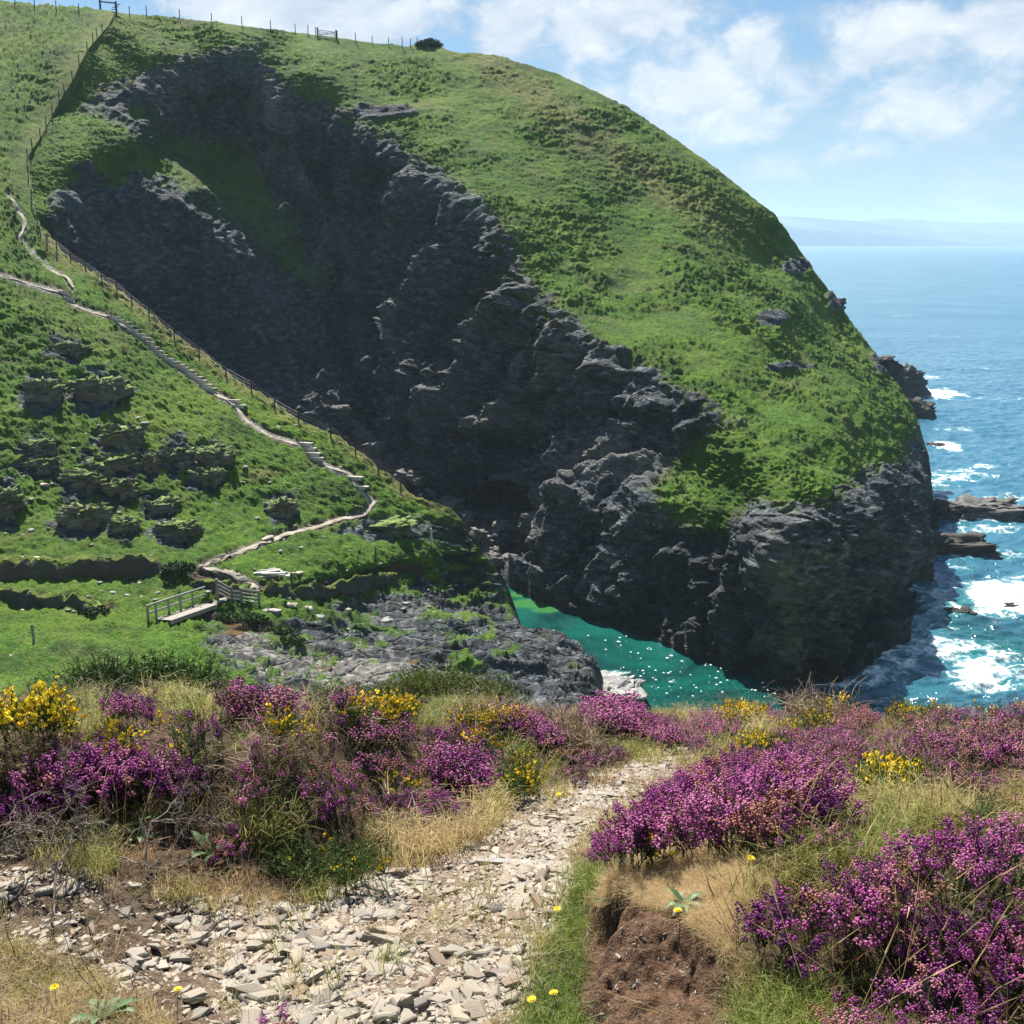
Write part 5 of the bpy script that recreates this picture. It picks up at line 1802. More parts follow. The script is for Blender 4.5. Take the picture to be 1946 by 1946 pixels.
def gorse_sprig(seed, low, flowers):
    r = np.random.default_rng(seed)
    H = r.uniform(.18, .27)
    Vs, Fs, n = [], [], 0
    axes = [((0, 0, 0), np.array([r.uniform(-.12, .12), r.uniform(-.12, .12), 1.0]), H)]
    for k in range(4):
        a = r.uniform(0, 6.28)
        axes.append(((0, 0, H * r.uniform(.2, .55)), np.array([math.cos(a) * .75, math.sin(a) * .75, r.uniform(.5, 1)]), H * r.uniform(.35, .6)))
    tips = []
    for o, d, l in axes:
        o = np.array(o, float)
        d = d / np.linalg.norm(d)
        V, F = tube_tri([o, o + d * l], .0022, .0012)
        Vs.append(V)
        Fs.append(F + n)
        n += len(V)
        for k in range(9 if low else 24):
            u = r.uniform(.1, 1)
            q = o + d * l * u
            e = r.normal(size=3)
            e = e / np.linalg.norm(e) + d * .7
            e /= np.linalg.norm(e)
            Vs.append(spine(q, e, r.uniform(.012, .024) * (1.6 if low else 1), .0018 * (1.9 if low else 1), r))
            Fs.append(np.array([[0, 1, 2, 3]]) + n)
            n += 4
        tips.append((o + d * l * .92, d))
    FV, FF, m = [], [], 0
    for o, d in tips[:4]:
        for k in range(5 if not low else 5):
            c = o - d * r.uniform(0, .05) + r.uniform(-.009, .009, 3)
            s_ = r.uniform(.006, .0105) * (1.05 if low else .95)
            q = np.array([(1, 0, 0), (0, 1, 0), (-1, 0, 0), (0, -1, 0), (0, 0, 1.2), (0, 0, -.8)]) * s_
            q = q * r.uniform(.7, 1.3, (6, 1))
            FV.append(q + c)
            FF.append(np.array([(0, 1, 4, 4), (1, 2, 4, 4), (2, 3, 4, 4), (3, 0, 4, 4), (1, 0, 5, 5), (2, 1, 5, 5), (3, 2, 5, 5), (0, 3, 5, 5)])[:, :3] + m)
            m += 6
    return (np.concatenate(Vs), np.concatenate(Fs)), (np.concatenate(FV), np.concatenate(FF))


def grass_tuft(seed, nb=14, H=.2, spread=.05, wd=.0022):
    r = np.random.default_rng(seed)
    Vs, Fs, n = [], [], 0
    for k in range(nb):
        a = r.uniform(0, 6.28)
        d = np.array([math.cos(a), math.sin(a), 0])
        s_ = np.array([-d[1], d[0], 0])
        b = r.normal(size=3) * spread * .5 * np.array([1, 1, 0])
        h = H * r.uniform(.45, 1.1)
        lean = r.uniform(.1, .9)
        pts = [b, b + d * h * lean * .18 + [0, 0, h * .42], b + d * h * lean * .55 + [0, 0, h * .78], b + d * h * lean * 1.05 + [0, 0, h * (1.0 - .3 * lean)]]
        ws_ = [wd, wd * .9, wd * .6, wd * .12]
        V = np.concatenate([[p_ - s_ * w_, p_ + s_ * w_] for p_, w_ in zip(pts, ws_)])
        Vs.append(V)
        Fs.append(np.array([(0, 1, 3, 2), (2, 3, 5, 4), (4, 5, 7, 6)]) + n)
        n += 8
    return np.concatenate(Vs), np.concatenate(Fs)


def twig_tangle(seed, n=9, size=.22):
    r = np.random.default_rng(seed)
    Vs, Fs, m = [], [], 0
    for k in range(n):
        p_ = r.uniform(-.3, .3, 3) * size * [1, 1, .3]
        d = r.normal(size=3)
        d[2] = abs(d[2]) * .8
        d /= np.linalg.norm(d)
        pts = [p_]
        for q in range(5):
            d = d + r.normal(size=3) * .35
            d /= np.linalg.norm(d)
            p_ = p_ + d * size * .2
            pts.append(p_)
        V, F = tube_tri(pts, .0019, .0008)
        Vs.append(V)
        Fs.append(F + m)
        m += len(V)
    return np.concatenate(Vs), np.concatenate(Fs)


def scatter(templates, which, pos, scale, tint, tilt=.25, yaw=None, r=rv):
    """copies of the templates baked into one set of arrays"""
    Vo, Fo, To, n = [], [], [], 0
    for t_i, (V, F) in enumerate(templates):
        ids = np.nonzero(which == t_i)[0]
        if not len(ids):
            continue
        m = len(ids)
        a = r.uniform(0, 2 * math.pi, m)
        ca, sa = np.cos(a), np.sin(a)
        tx_, ty_ = r.normal(0, tilt, m), r.normal(0, tilt, m)
        x = V[None, :, 0] * ca[:, None] - V[None, :, 1] * sa[:, None]
        y = V[None, :, 0] * sa[:, None] + V[None, :, 1] * ca[:, None]
        z = np.repeat(V[None, :, 2], m, 0)
        x2 = x + z * tx_[:, None]
        y2 = y + z * ty_[:, None]
        z2 = z / np.sqrt(1 + tx_ ** 2 + ty_ ** 2)[:, None] - x * tx_[:, None] * .5 - y * ty_[:, None] * .5
        P = np.stack([x2, y2, z2], -1) * np.asarray(scale)[ids][:, None, None] + pos[ids][:, None, :]
        Vo.append(P.reshape(-1, 3))
        Fo.append((F[None] + (np.arange(m) * len(V))[:, None, None] + n).reshape(-1, F.shape[1]))
        To.append(np.repeat(np.asarray(tint)[ids], len(V)))
        n += m * len(V)
    return np.concatenate(Vo), np.concatenate(Fo), np.concatenate(To)


HN = [heather_sprig(200 + k, False) for k in range(7)]
HF = [heather_sprig(230 + k, True) for k in range(7)]
GN = [gorse_sprig(260 + k, False, True) for k in range(6)]
GF = [gorse_sprig(290 + k, True, True) for k in range(6)]
TW = [twig_tangle(320 + k) for k in range(6)]


def sample_region(poly, density, h, nmax=4000, r=rv):
    poly = np.array(poly, float)
    vx, vy = hit(poly[:, 0], poly[:, 1], h * .75)
    ok = ~np.isnan(vx)
    vx, vy = vx[ok], vy[ok]
    area = 0.5 * abs(np.dot(vx, np.roll(vy, 1)) - np.dot(vy, np.roll(vx, 1)))
    n = int(min(nmax, max(12, area * density)))
    x0, x1, y0, y1 = poly[:, 0].min(), poly[:, 0].max(), poly[:, 1].min(), poly[:, 1].max()
    px, py = r.uniform(x0, x1, n * 14), r.uniform(y0, y1, n * 14)
    sd = sdpoly(px, py, [tuple(q) for q in poly]) + 14 * fbm(np.c_[px / 25, py / 25, px * 0], 2)
    k = sd > 0
    px, py, sd = px[k], py[k], sd[k]
    x, y = hit(px, py, h * .75)
    k = ~np.isnan(x)
    x, y, sd = x[k], y[k], sd[k]
    if not len(x):
        return None
    bx_, by_ = proj(np.c_[x, y, ground(x, y)])
    px, py = px[k], py[k]
    mid_in = sdpoly(px, py + .55 * (by_ - py), [tuple(q) for q in poly]) > -4
    x, y, sd = x[mid_in], y[mid_in], sd[mid_in]
    wgt = y ** 3
    k = r.uniform(0, 1, len(x)) < wgt / wgt.max()
    x, y, sd = x[k][:n], y[k][:n], sd[k][:n]
    return np.c_[x, y, ground(x, y)], np.clip(sd / 40.0, 0, 1)


def bush(kind, label, cat, group, poly, h, density, flower=1.0, tint=.40, tvar=.42, twig=.25, leaf_tint=.4, yellow=0.0):
    BUSHPOLY.append((poly, kind, density))
    res = sample_region(poly, density, h)
    if res is None:
        print('no room for', label)
        return
    P, dome = res
    n = len(P)
    org = P.mean(0)
    Pl = P - org
    near = P[:, 1].mean() < 4.6
    T = (HN if near else HF) if kind == 'heather_bush' else (GN if near else GF)
    which = rv.integers(0, len(T), n)
    Hm = .21 if kind == 'heather_bush' else .225
    sc = h / Hm * (.62 + .38 * dome) * rv.uniform(.75, 1.15, n)
    clump = fbm(np.c_[P[:, 0] * 3.0, P[:, 1] * 3.0, P[:, 0] * 0 + org[0]], 3)
    st_rng = rv.integers(0, 1 << 30)
    lt = np.clip(leaf_tint + .22 * clump + rv.normal(0, .15, n), 0, 1)
    V, F, Tn = scatter([q[0] for q in T], which, Pl, sc, lt, .22, r=np.random.default_rng(st_rng))
    root = empty(kind, org)
    tag(root, label, cat, group)
    link_obj('foliage', np_mesh('foliage', V, F, M_HLEAF if kind == 'heather_bush' else M_GORSE, dict(tint=Tn), smooth=False), root)
    if flower > 0:
        r2 = np.random.default_rng(st_rng)
        ft = np.clip(tint + tvar * clump + rv.normal(0, tvar * .75, n), 0, 1)
        Vf, Ff, Tf = scatter([q[1] for q in T], which, Pl, sc, ft, .22, r=r2)
        if flower < 1:
            # leave whole sprigs bare
            keep = rv.uniform(0, 1, n) < np.clip(flower + .5 * clump, 0, 1)
            order = np.concatenate([np.nonzero(which == i)[0] for i in range(len(T))])
            per_f = np.concatenate([np.repeat(keep[np.nonzero(which == i)[0]], len(T[i][1][1])) for i in range(len(T))])
            Ff = Ff[per_f]
            used = np.unique(Ff)
            re_ = np.full(len(Vf), -1)
            re_[used] = np.arange(len(used))
            Vf, Tf, Ff = Vf[used], Tf[used], re_[Ff]
        if len(Ff):
            link_obj('flowers', np_mesh('flowers', Vf, Ff, M_BELL if kind == 'heather_bush' else M_YEL, dict(tint=Tf), smooth=kind == 'heather_bush'), root)['kind'] = 'stuff'
    if twig > 0:
        k = rv.uniform(0, 1, n) < twig * .45
        if k.sum() > 7:
            m = int(k.sum())
            k &= True
            Vt, Ft, Tt = scatter(TW, rv.integers(0, 6, m), Pl[k] + np.c_[np.zeros((m, 2)), h * rv.uniform(.2, .65, m)], h / .25 * rv.uniform(.8, 1.3, m), np.clip(rv.normal(.5, .25, m), 0, 1), .5)
            link_obj('twigs', np_mesh('twigs', Vt, Ft, M_TWIG, dict(tint=Tt), smooth=False), root)['kind'] = 'stuff'
    return root


BUSHPOLY = []
HG, GG = 'heather bushes of the foreground', 'gorse bushes of the foreground'
HB = lambda label, poly, h=.24, den=260, **kw: bush('heather_bush', label, 'heather', HG, poly, h * .84, den * 1.05, **kw)
GB = lambda label, poly, h=.26, den=150, **kw: bush('gorse_bush', label, 'gorse', GG, poly, h, den, **kw)

HB('widest dense purple heather mound just right of the stony path', [(1105, 1640), (1150, 1570), (1225, 1505), (1300, 1455), (1400, 1425), (1500, 1408), (1585, 1440), (1630, 1500), (1600, 1560), (1500, 1590), (1400, 1605), (1280, 1600), (1190, 1640)], .27, 330, twig=.06, tint=.36)
HB('sparse purple heather fringe in green grass behind the bare earth mound', [(1560, 1560), (1640, 1520), (1680, 1570), (1620, 1620), (1540, 1625)], .17, 190, twig=.05)
HB('dense violet heather nearest the camera beside the bare earth mound', [(1375, 1745), (1440, 1690), (1540, 1650), (1640, 1640), (1690, 1700), (1690, 1790), (1600, 1850), (1480, 1850), (1400, 1800)], .23, 330, twig=.05, tint=.30)
HB('violet heather with long grass poking through near the right edge', [(1640, 1640), (1720, 1590), (1850, 1560), (1990, 1540), (2010, 1690), (1860, 1720), (1720, 1710)], .25, 250, twig=.1, tint=.34)
HB('wide violet heather patch low at the right of the picture', [(1690, 1720), (1850, 1715), (2000, 1690), (2010, 1900), (1860, 1920), (1640, 1880)], .20, 330, twig=.08, tint=.34)
HB('scattered heather sprigs in green grass in the bottom right corner', [(1560, 1860), (1700, 1850), (1860, 1880), (2000, 1850), (2010, 2080), (1560, 2080)], .17, 190, twig=.05, tint=.32)
HB('pinkish faded heather in pale grass by the right edge', [(1690, 1345), (1800, 1330), (1990, 1320), (2000, 1440), (1850, 1465), (1740, 1430)], .26, 170, tint=.52, flower=.6, twig=.3)
HB('small purple heather clump behind the widest mound', [(1515, 1385), (1590, 1362), (1660, 1392), (1630, 1432), (1550, 1430)], .22, 260, tint=.36)
HB('rust coloured fading heather on the crest behind the small purple clump', [(1580, 1345), (1640, 1325), (1685, 1355), (1640, 1385), (1590, 1380)], .24, 260, tint=.80, tvar=.12)
HB('reddish heather on the crest at the far right edge', [(1840, 1335), (1900, 1312), (1990, 1305), (1990, 1370), (1880, 1372)], .24, 220, tint=.72, tvar=.15, twig=.3)
HB('rounded bright magenta heather standing up against the turquoise water', [(1100, 1352), (1120, 1318), (1165, 1302), (1215, 1325), (1235, 1360), (1200, 1390), (1130, 1385)], .36, 380, tint=.46, tvar=.12, twig=.05)
HB('long pink heather slope trailing down to the bend of the path', [(1215, 1345), (1270, 1352), (1345, 1395), (1335, 1420), (1260, 1408), (1200, 1395)], .25, 300, tint=.50, twig=.1)
HB('small crimson heather clump right of the water gap on the crest', [(1300, 1360), (1340, 1335), (1400, 1345), (1410, 1385), (1350, 1400)], .24, 260, tint=.62, tvar=.12)
HB('tiny crimson heather tuft on the crest left of the dead branches', [(1425, 1365), (1450, 1335), (1490, 1325), (1500, 1355), (1460, 1375)], .22, 240, tint=.58, tvar=.1)
HB('compact upright purple heather left of the path with dark base', [(800, 1450), (850, 1402), (905, 1398), (940, 1440), (930, 1490), (885, 1505), (830, 1480)], .30, 360, tint=.40, twig=.05)
HB('salmon pink heather running down from the crest in the middle', [(915, 1358), (975, 1332), (1045, 1350), (1085, 1400), (1070, 1445), (1010, 1410), (945, 1380)], .27, 300, tint=.55, twig=.12)
HB('low pink heather by the grassy edge of the upper path', [(1060, 1450), (1100, 1410), (1180, 1405), (1215, 1435), (1140, 1455)], .20, 200, tint=.48, flower=.7, twig=.3)
HB('broad deep purple heather at the left edge above the shaded scree', [(-60, 1530), (20, 1490), (110, 1500), (150, 1550), (60, 1570), (-60, 1590)], .26, 320, tint=.30, twig=.25)
HB('largest deep purple heather of the left bank', [(-40, 1490), (60, 1430), (160, 1420), (250, 1408), (340, 1430), (380, 1470), (340, 1520), (240, 1530), (140, 1540), (40, 1500)], .32, 330, tint=.33, twig=.18)
HB('pale lilac heather full of dead twigs in the middle of the left bank', [(380, 1440), (470, 1400), (580, 1395), (660, 1430), (640, 1490), (520, 1500), (420, 1480)], .25, 190, tint=.40, flower=.4, twig=.6, leaf_tint=.75)
HB('dark purple heather drooping over dry grass left of the path', [(500, 1510), (600, 1470), (700, 1480), (740, 1540), (660, 1565), (560, 1545)], .23, 260, tint=.22, flower=.7, twig=.3)
HB('dark purple heather with yellow specks at the lip of the left bank', [(720, 1500), (790, 1480), (870, 1505), (905, 1550), (830, 1580), (740, 1560)], .21, 260, tint=.24, flower=.8, twig=.2)
HB('rosy heather band beside the pale rocks on the left crest', [(370, 1310), (440, 1282), (540, 1296), (600, 1322), (560, 1352), (440, 1345)], .30, 270, tint=.52, twig=.25)
HB('purple heather tuft behind the yellow gorse at the left edge', [(170, 1325), (230, 1305), (300, 1318), (310, 1352), (220, 1362)], .26, 260, tint=.30, twig=.2)
HB('faded mauve heather in the middle of the left crest', [(600, 1370), (680, 1342), (770, 1355), (800, 1410), (720, 1430), (630, 1410)], .26, 230, tint=.50, flower=.6, twig=.4)
HB('scattered lilac heather in dry stems at the centre of the left bank', [(640, 1440), (720, 1410), (800, 1430), (810, 1480), (720, 1485), (660, 1475)], .23, 200, tint=.42, flower=.6, twig=.4)
HB('purple heather sprigs between yellow gorse left of the centre crest', [(560, 1325), (620, 1298), (700, 1300), (730, 1328), (640, 1345)], .27, 240, tint=.44, flower=.8, twig=.15)
HB('low faded heather in dry grass on the right hand slope', [(1420, 1440), (1500, 1400), (1560, 1420), (1500, 1450)], .19, 180, tint=.48, flower=.5, twig=.3)
HB('mixed pale heather and dry stems in the upper right slope', [(1660, 1420), (1750, 1400), (1850, 1440), (1930, 1480), (1800, 1500), (1690, 1470)], .24, 170, tint=.5, flower=.5, twig=.3, leaf_tint=.7)
HB('two heather sprigs at the bottom edge of the stony path', [(500, 2000), (520, 1945), (560, 1950), (580, 2010)], .14, 120, tint=.34, twig=0)
HB('few drooping violet sprigs beside the plantain on the left bank', [(380, 1590), (420, 1540), (470, 1550), (460, 1620), (410, 1625)], .20, 90, tint=.26, twig=.2)

HB('purple and green mixed heather above the largest left heather', [(250, 1400), (330, 1352), (430, 1350), (460, 1385), (360, 1410)], .24, 240, tint=.40, flower=.7, twig=.2)
HB('brown and lilac heather between the largest left heather and the dead twigs', [(370, 1540), (390, 1440), (470, 1450), (500, 1530), (430, 1570)], .22, 220, tint=.38, flower=.45, twig=.4, leaf_tint=.85)
HB('pink heather tufts between the salmon heather and the brown dead bush', [(1040, 1480), (1070, 1440), (1130, 1450), (1110, 1490)], .18, 220, tint=.5, flower=.7, twig=.1)
HB('mauve heather between golden gorse and the compact upright heather', [(780, 1400), (830, 1360), (920, 1375), (930, 1405), (850, 1420)], .24, 240, tint=.48, flower=.7, twig=.15)
HB('dusky pink heather beneath the reddish crest at the right', [(1690, 1400), (1790, 1372), (1990, 1380), (1990, 1440), (1840, 1450), (1740, 1440)], .24, 240, tint=.55, flower=.75, twig=.15)
HB('pink tipped heather along the crest right of the golden gorse', [(1440, 1400), (1500, 1368), (1570, 1375), (1560, 1410), (1490, 1425)], .22, 240, tint=.5, flower=.7, twig=.15)
HB('violet heather filling the gap between the two large right hand patches', [(1600, 1690), (1680, 1640), (1760, 1660), (1760, 1730), (1660, 1750)], .21, 260, tint=.34, twig=.05)
GB('bright yellow gorse tucked behind the largest left heather', [(160, 1400), (210, 1365), (280, 1372), (280, 1405), (210, 1420)], .25, 200, flower=.8, tint=.5, twig=.1)
GB('green and yellow gorse cushion under the golden gorse in the middle', [(850, 1410), (900, 1375), (960, 1390), (950, 1425), (890, 1430)], .22, 210, flower=.5, tint=.5, twig=.05)
GB('yellow flecked gorse at the middle of the right hand crest', [(1480, 1370), (1540, 1340), (1600, 1350), (1580, 1380), (1520, 1390)], .24, 200, flower=.6, tint=.45, twig=.1)
HB('low pink and green heather carpet spread over the top of the left bank', [(150, 1440), (300, 1360), (560, 1345), (800, 1360), (940, 1400), (900, 1480), (600, 1440), (380, 1430)], .17, 75, tint=.52, flower=.75, twig=.05)
HB('low mixed heather carpet spread over the right hand slope below the crest', [(1400, 1450), (1450, 1390), (1650, 1370), (1900, 1380), (2000, 1450), (1950, 1540), (1700, 1540), (1640, 1470)], .17, 70, tint=.55, flower=.75, twig=.05)
HB('rosy heather along the crest between the golden gorse and the magenta clump', [(860, 1345), (980, 1310), (1090, 1325), (1100, 1365), (960, 1370)], .20, 190, tint=.58, flower=.8, twig=.05)
HB('pale pink heather in front of the dense yellow gorse', [(-60, 1440), (60, 1385), (180, 1385), (240, 1410), (120, 1430)], .18, 170, tint=.52, flower=.7, twig=.2)
GB('dense bright yellow gorse at the left edge of the crest', [(-60, 1320), (30, 1288), (130, 1298), (175, 1335), (150, 1375), (50, 1372), (-60, 1370)], .34, 240, flower=1, tint=.5, twig=.06)
GB('yellow gorse clump in front of the tall green gorse', [(235, 1345), (310, 1318), (350, 1335), (330, 1362), (260, 1366)], .26, 200, flower=.9, tint=.45)
GB('long yellow gorse band on the crest left of the middle', [(600, 1345), (680, 1308), (790, 1305), (830, 1335), (740, 1358), (640, 1362)], .30, 200, flower=.8, tint=.5, twig=.05)
GB('yellow gorse in front of the rosy heather band', [(480, 1360), (540, 1330), (590, 1345), (580, 1385), (510, 1390)], .28, 190, flower=.8, tint=.45)
GB('golden gorse on the crest below the fern green bush', [(830, 1350), (900, 1325), (1010, 1328), (1040, 1350), (950, 1372), (860, 1370)], .27, 200, flower=.75, tint=.35)
GB('golden gorse on the crest right of the water gap', [(1350, 1352), (1400, 1325), (1445, 1330), (1450, 1362), (1400, 1372)], .28, 200, flower=.85, tint=.35)
GB('small yellow gorse inside the lower edge of the widest heather mound', [(1205, 1585), (1240, 1550), (1290, 1560), (1290, 1600), (1235, 1618)], .25, 140, flower=.8, tint=.45, twig=0)
GB('green gorse with yellow tips right of the widest heather mound', [(1590, 1460), (1650, 1425), (1740, 1430), (1790, 1470), (1740, 1520), (1650, 1510)], .27, 190, flower=.4, tint=.5, twig=.12)
GB('mossy green gorse cushion with few flowers at the foot of the left bank', [(490, 1610), (560, 1570), (660, 1560), (740, 1590), (765, 1640), (700, 1685), (580, 1675), (510, 1655)], .20, 260, flower=.1, tint=.5, twig=.1, leaf_tint=.5)
GB('green gorse above the largest left heather', [(270, 1400), (350, 1372), (440, 1385), (450, 1420), (350, 1432)], .25, 200, flower=.3, tint=.5, twig=.2)
GB('green gorse with a few flowers in the middle of the left bank', [(700, 1460), (790, 1455), (830, 1490), (760, 1510)], .2, 190, flower=.35, twig=.15)
GB('green gorse behind the compact upright heather', [(940, 1470), (960, 1410), (1030, 1430), (1050, 1490), (980, 1520)], .24, 190, flower=.25, twig=.2)
GB('green and yellow gorse along the right hand crest', [(1640, 1345), (1720, 1318), (1820, 1315), (1830, 1345), (1730, 1360)], .27, 190, flower=.45, tint=.4, twig=.2)
GB('gorse sprouting at the top right crest beside the sea', [(1820, 1340), (1900, 1312), (1990, 1312), (1990, 1345), (1880, 1352)], .26, 180, flower=.35, twig=.2)
GB('spiky green gorse on the crest against the dark cliff foot', [(1590, 1330), (1620, 1302), (1660, 1300), (1680, 1330), (1630, 1345)], .34, 200, flower=.1, twig=.1)
GB('olive gorse with yellow specks on the slope above the path bend', [(1350, 1420), (1420, 1385), (1500, 1390), (1480, 1425), (1400, 1440)], .22, 180, flower=.3, twig=.2)
GB('small green gorse sprig in the pale grass on the right', [(1830, 1560), (1850, 1500), (1880, 1490), (1890, 1560)], .24, 190, flower=0, twig=0)
GB('green gorse patch between heather and grass near the lower right edge', [(1850, 1640), (1900, 1610), (1990, 1640), (1990, 1720), (1880, 1700)], .19, 190, flower=0, twig=.05, leaf_tint=.3)
GB('brown dead gorse thicket at the left edge below the yellow gorse', [(-60, 1410), (20, 1372), (110, 1378), (150, 1420), (80, 1450), (-60, 1465)], .28, 210, flower=0, twig=.9, leaf_tint=1.0)
GB('brown dead gorse between the lilac heather and the crest', [(440, 1420), (480, 1385), (570, 1380), (590, 1410), (520, 1432)], .23, 200, flower=0, twig=.8, leaf_tint=.98)
GB('brown dead heath bush left of the rounded magenta heather', [(1040, 1395), (1070, 1350), (1120, 1350), (1150, 1400), (1100, 1425)], .27, 230, flower=0, twig=.9, leaf_tint=1.0)
GB('bare bleached gorse branches on the crest against the sea', [(1470, 1345), (1530, 1310), (1610, 1310), (1640, 1345), (1560, 1362)], .30, 150, flower=0.05, twig=1.0, leaf_tint=1.0)
HB('purple heather just beyond the right edge of the frame', [(2010, 1560), (2200, 1520), (2400, 1540), (2420, 1760), (2200, 1800), (2020, 1740)], .24, 150, tint=.36, twig=.1)
HB('pink heather beyond the right end of the crest', [(2010, 1340), (2250, 1310), (2420, 1330), (2400, 1450), (2050, 1450)], .24, 120, tint=.5, twig=.2)
HB('purple heather just beyond the left edge of the frame', [(-80, 1420), (-300, 1400), (-480, 1440), (-440, 1560), (-80, 1560)], .28, 140, tint=.34, twig=.2)
GB('yellow gorse beyond the left end of the crest', [(-80, 1330), (-300, 1300), (-460, 1320), (-420, 1380), (-80, 1385)], .3, 120, flower=.8, tint=.5)
# taller plants just below the crest
def tall(kind, label, cat, centre, rx, ry, h, n, flower, leaf_tint, grp=None):
    cx_, cy_ = centre
    a = rv.uniform(0, 6.28, n)
    q = np.sqrt(rv.uniform(0, 1, n))
    P = np.c_[cx_ + rx * q * np.cos(a), cy_ + ry * q * np.sin(a)]
    z = ground(P[:, 0], P[:, 1])
    P = np.c_[P, z]
    org = P.mean(0)
    Pl = P - org
    dome = 1 - .55 * q ** 2
    root = empty(kind, org)
    tag(root, label, cat, grp)
    Va, Fa, Ta, m = [], [], [], 0
    lev = 4
    for L_ in range(lev):
        pos = Pl + np.c_[np.zeros((n, 2)), h * dome * L_ / lev]
        V, F, Tn = scatter([t_[0] for t_ in GF], rv.integers(0, len(GF), n), pos, np.full(n, h / lev / .20) * rv.uniform(.8, 1.4, n), np.clip(leaf_tint + rv.normal(0, .15, n), 0, 1), .45)
        Va.append(V)
        Fa.append(F + m)
        Ta.append(Tn)
        m += len(V)
    link_obj('foliage', np_mesh('foliage', np.concatenate(Va), np.concatenate(Fa), M_GORSE, dict(tint=np.concatenate(Ta)), smooth=False), root)
    tm = MB()
    for k in range(5):
        e = np.array([rv.uniform(-.5, .5) * rx, rv.uniform(-.5, .5) * ry, h * .6])
        tm.tube([(0, 0, -.1), e * .5, e], [.03, .02, .006], 5)
    tm.build('stem', M_BARK, root)


tall('gorse_bush', 'tall dark green spiky gorse below the crest in front of the stream', 'gorse', (-4.15, 11.6), 1.15, .8, 1.25, 420, 0, .22, GG)
tall('gorse_bush', 'lower dark green gorse at the left of the tall spiky one', 'gorse', (-5.2, 11.2), .7, .6, .75, 240, 0, .28, GG)
tall('fern_bush', 'feathery pale green bush behind the yellow gorse in the middle', 'fern', (-0.75, 10.1), .9, .5, .70, 320, 0, .66)
tall('fern_bush', 'small feathery green bush behind the yellow band beside the pale rocks', 'fern', (-1.75, 10.1), .4, .35, .52, 140, 0, .60)
print('bushes', round(time.time() - T0, 1))

# ------------------------------------------------------------------ grass
DRY = [([(-60, 1830), (150, 1835), (420, 1900), (420, 2250), (-60, 2250)], .78, .07), ([(330, 1690), (420, 1640), (600, 1650), (640, 1700), (560, 1735), (420, 1725)], .93, .07), ([(690, 1620), (760, 1540), (900, 1530), (950, 1570), (850, 1640), (740, 1680)], .74, .15),
       ([(1150, 1690), (1210, 1640), (1300, 1605), (1440, 1615), (1520, 1650), (1440, 1720), (1300, 1725), (1180, 1705)], .88, .045), ([(1560, 1600), (1620, 1480), (1800, 1480), (1990, 1470), (1990, 1560), (1700, 1600)], .58, .17),
       ([(1000, 1946), (1040, 1800), (1075, 1700), (1120, 1700), (1120, 1946), (1120, 2250), (1000, 2250)], .26, .09), ([(1480, 1590), (1640, 1570), (1700, 1640), (1560, 1660), (1450, 1650)], .42, .15),
       ([(1380, 1850), (1600, 1850), (1990, 1860), (1990, 2250), (1420, 2250)], .46, .11), ([(1330, 1430), (1420, 1400), (1640, 1400), (1600, 1440), (1480, 1420)], .62, .18), ([(1700, 1480), (1990, 1440), (1990, 1300), (1600, 1310)], .62, .14),
       ([(200, 1580), (420, 1560), (480, 1640), (340, 1700), (240, 1690)], .97, .07), ([(960, 1530), (1060, 1460), (1240, 1400), (1270, 1425), (1150, 1475), (1060, 1500)], .55, .12), ([(-60, 1470), (-60, 1290), (1000, 1290), (1000, 1420)], .50, .12), ([(1290, 1710), (1400, 1690), (1440, 1900), (1380, 1946), (1340, 1800)], .84, .06)]
TURF = [(1120, 1725), (1170, 1655), (1290, 1600), (1420, 1602), (1530, 1640), (1480, 1690), (1390, 1740), (1390, 1820), (1300, 1735), (1190, 1712)]
NG = 26000
u = rv.uniform(-0.60, 0.62, NG * 2)
yv = (rv.uniform(0, 1, NG * 2) * (9.6 ** 2 - 1.9 ** 2) + 1.9 ** 2) ** .5
yv = np.where(rv.uniform(0, 1, NG * 2) < .35, 1.9 + 2.9 * rv.uniform(0, 1, NG * 2), yv)
xv = u * yv
u2 = rv.uniform(0.60, 1.7, 9000) * rv.choice([-1, 1], 9000)
y2 = (rv.uniform(0, 1, 9000) * (9.6 ** 2 - 1.2 ** 2) + 1.2 ** 2) ** .5
xv, yv = np.r_[xv, u2 * y2], np.r_[yv, y2]
P = np.c_[xv, yv, ground(xv, yv)]
qx, qy = proj(P)
inpath = sdpoly(qx, qy, FPATH)
inface = sdpoly(qx, qy, FACE)
rnd = rv.uniform(0, 1, len(P))
keep = (inpath < 4) & (inface < -2)
keep |= (inpath >= 4) & (rnd < .010)
keep |= (inpath >= 0) & (inpath < 22) & (rnd < .4) & (fbm(P * 4, 2) > .05)
P, qx, qy = P[keep], qx[keep], qy[keep]
dry = .60 + .30 * fbm(P * 1.2, 3)
hgt = np.full(len(P), .125) * (1 + .5 * fbm(P * 2.0, 2))
for poly, dv, hv in DRY:
    k = sdpoly(qx, qy, poly) + 14 * fbm(P * 5, 2) > 0
    dry[k] = dv + .18 * fbm(P[k] * 3, 2)
    hgt[k] = hv * rv.uniform(.7, 1.3, k.sum())
hgt *= np.where(P[:, 1] > 8.6, .9, 1)
HEATHPOLY = [(1105, 1640), (1225, 1505), (1400, 1425), (1585, 1440), (1630, 1500), (1600, 1560), (1400, 1605)]
thin = (sdpoly(qx, qy, HEATHPOLY) > 0) & (rv.uniform(0, 1, len(P)) < .8)
for poly, kind, den_ in BUSHPOLY:
    inb = sdpoly(qx, qy - 25, poly) > -4
    hgt[inb] *= .55
    thin |= inb & (rv.uniform(0, 1, len(P)) < (.86 if den_ > 195 else .62))
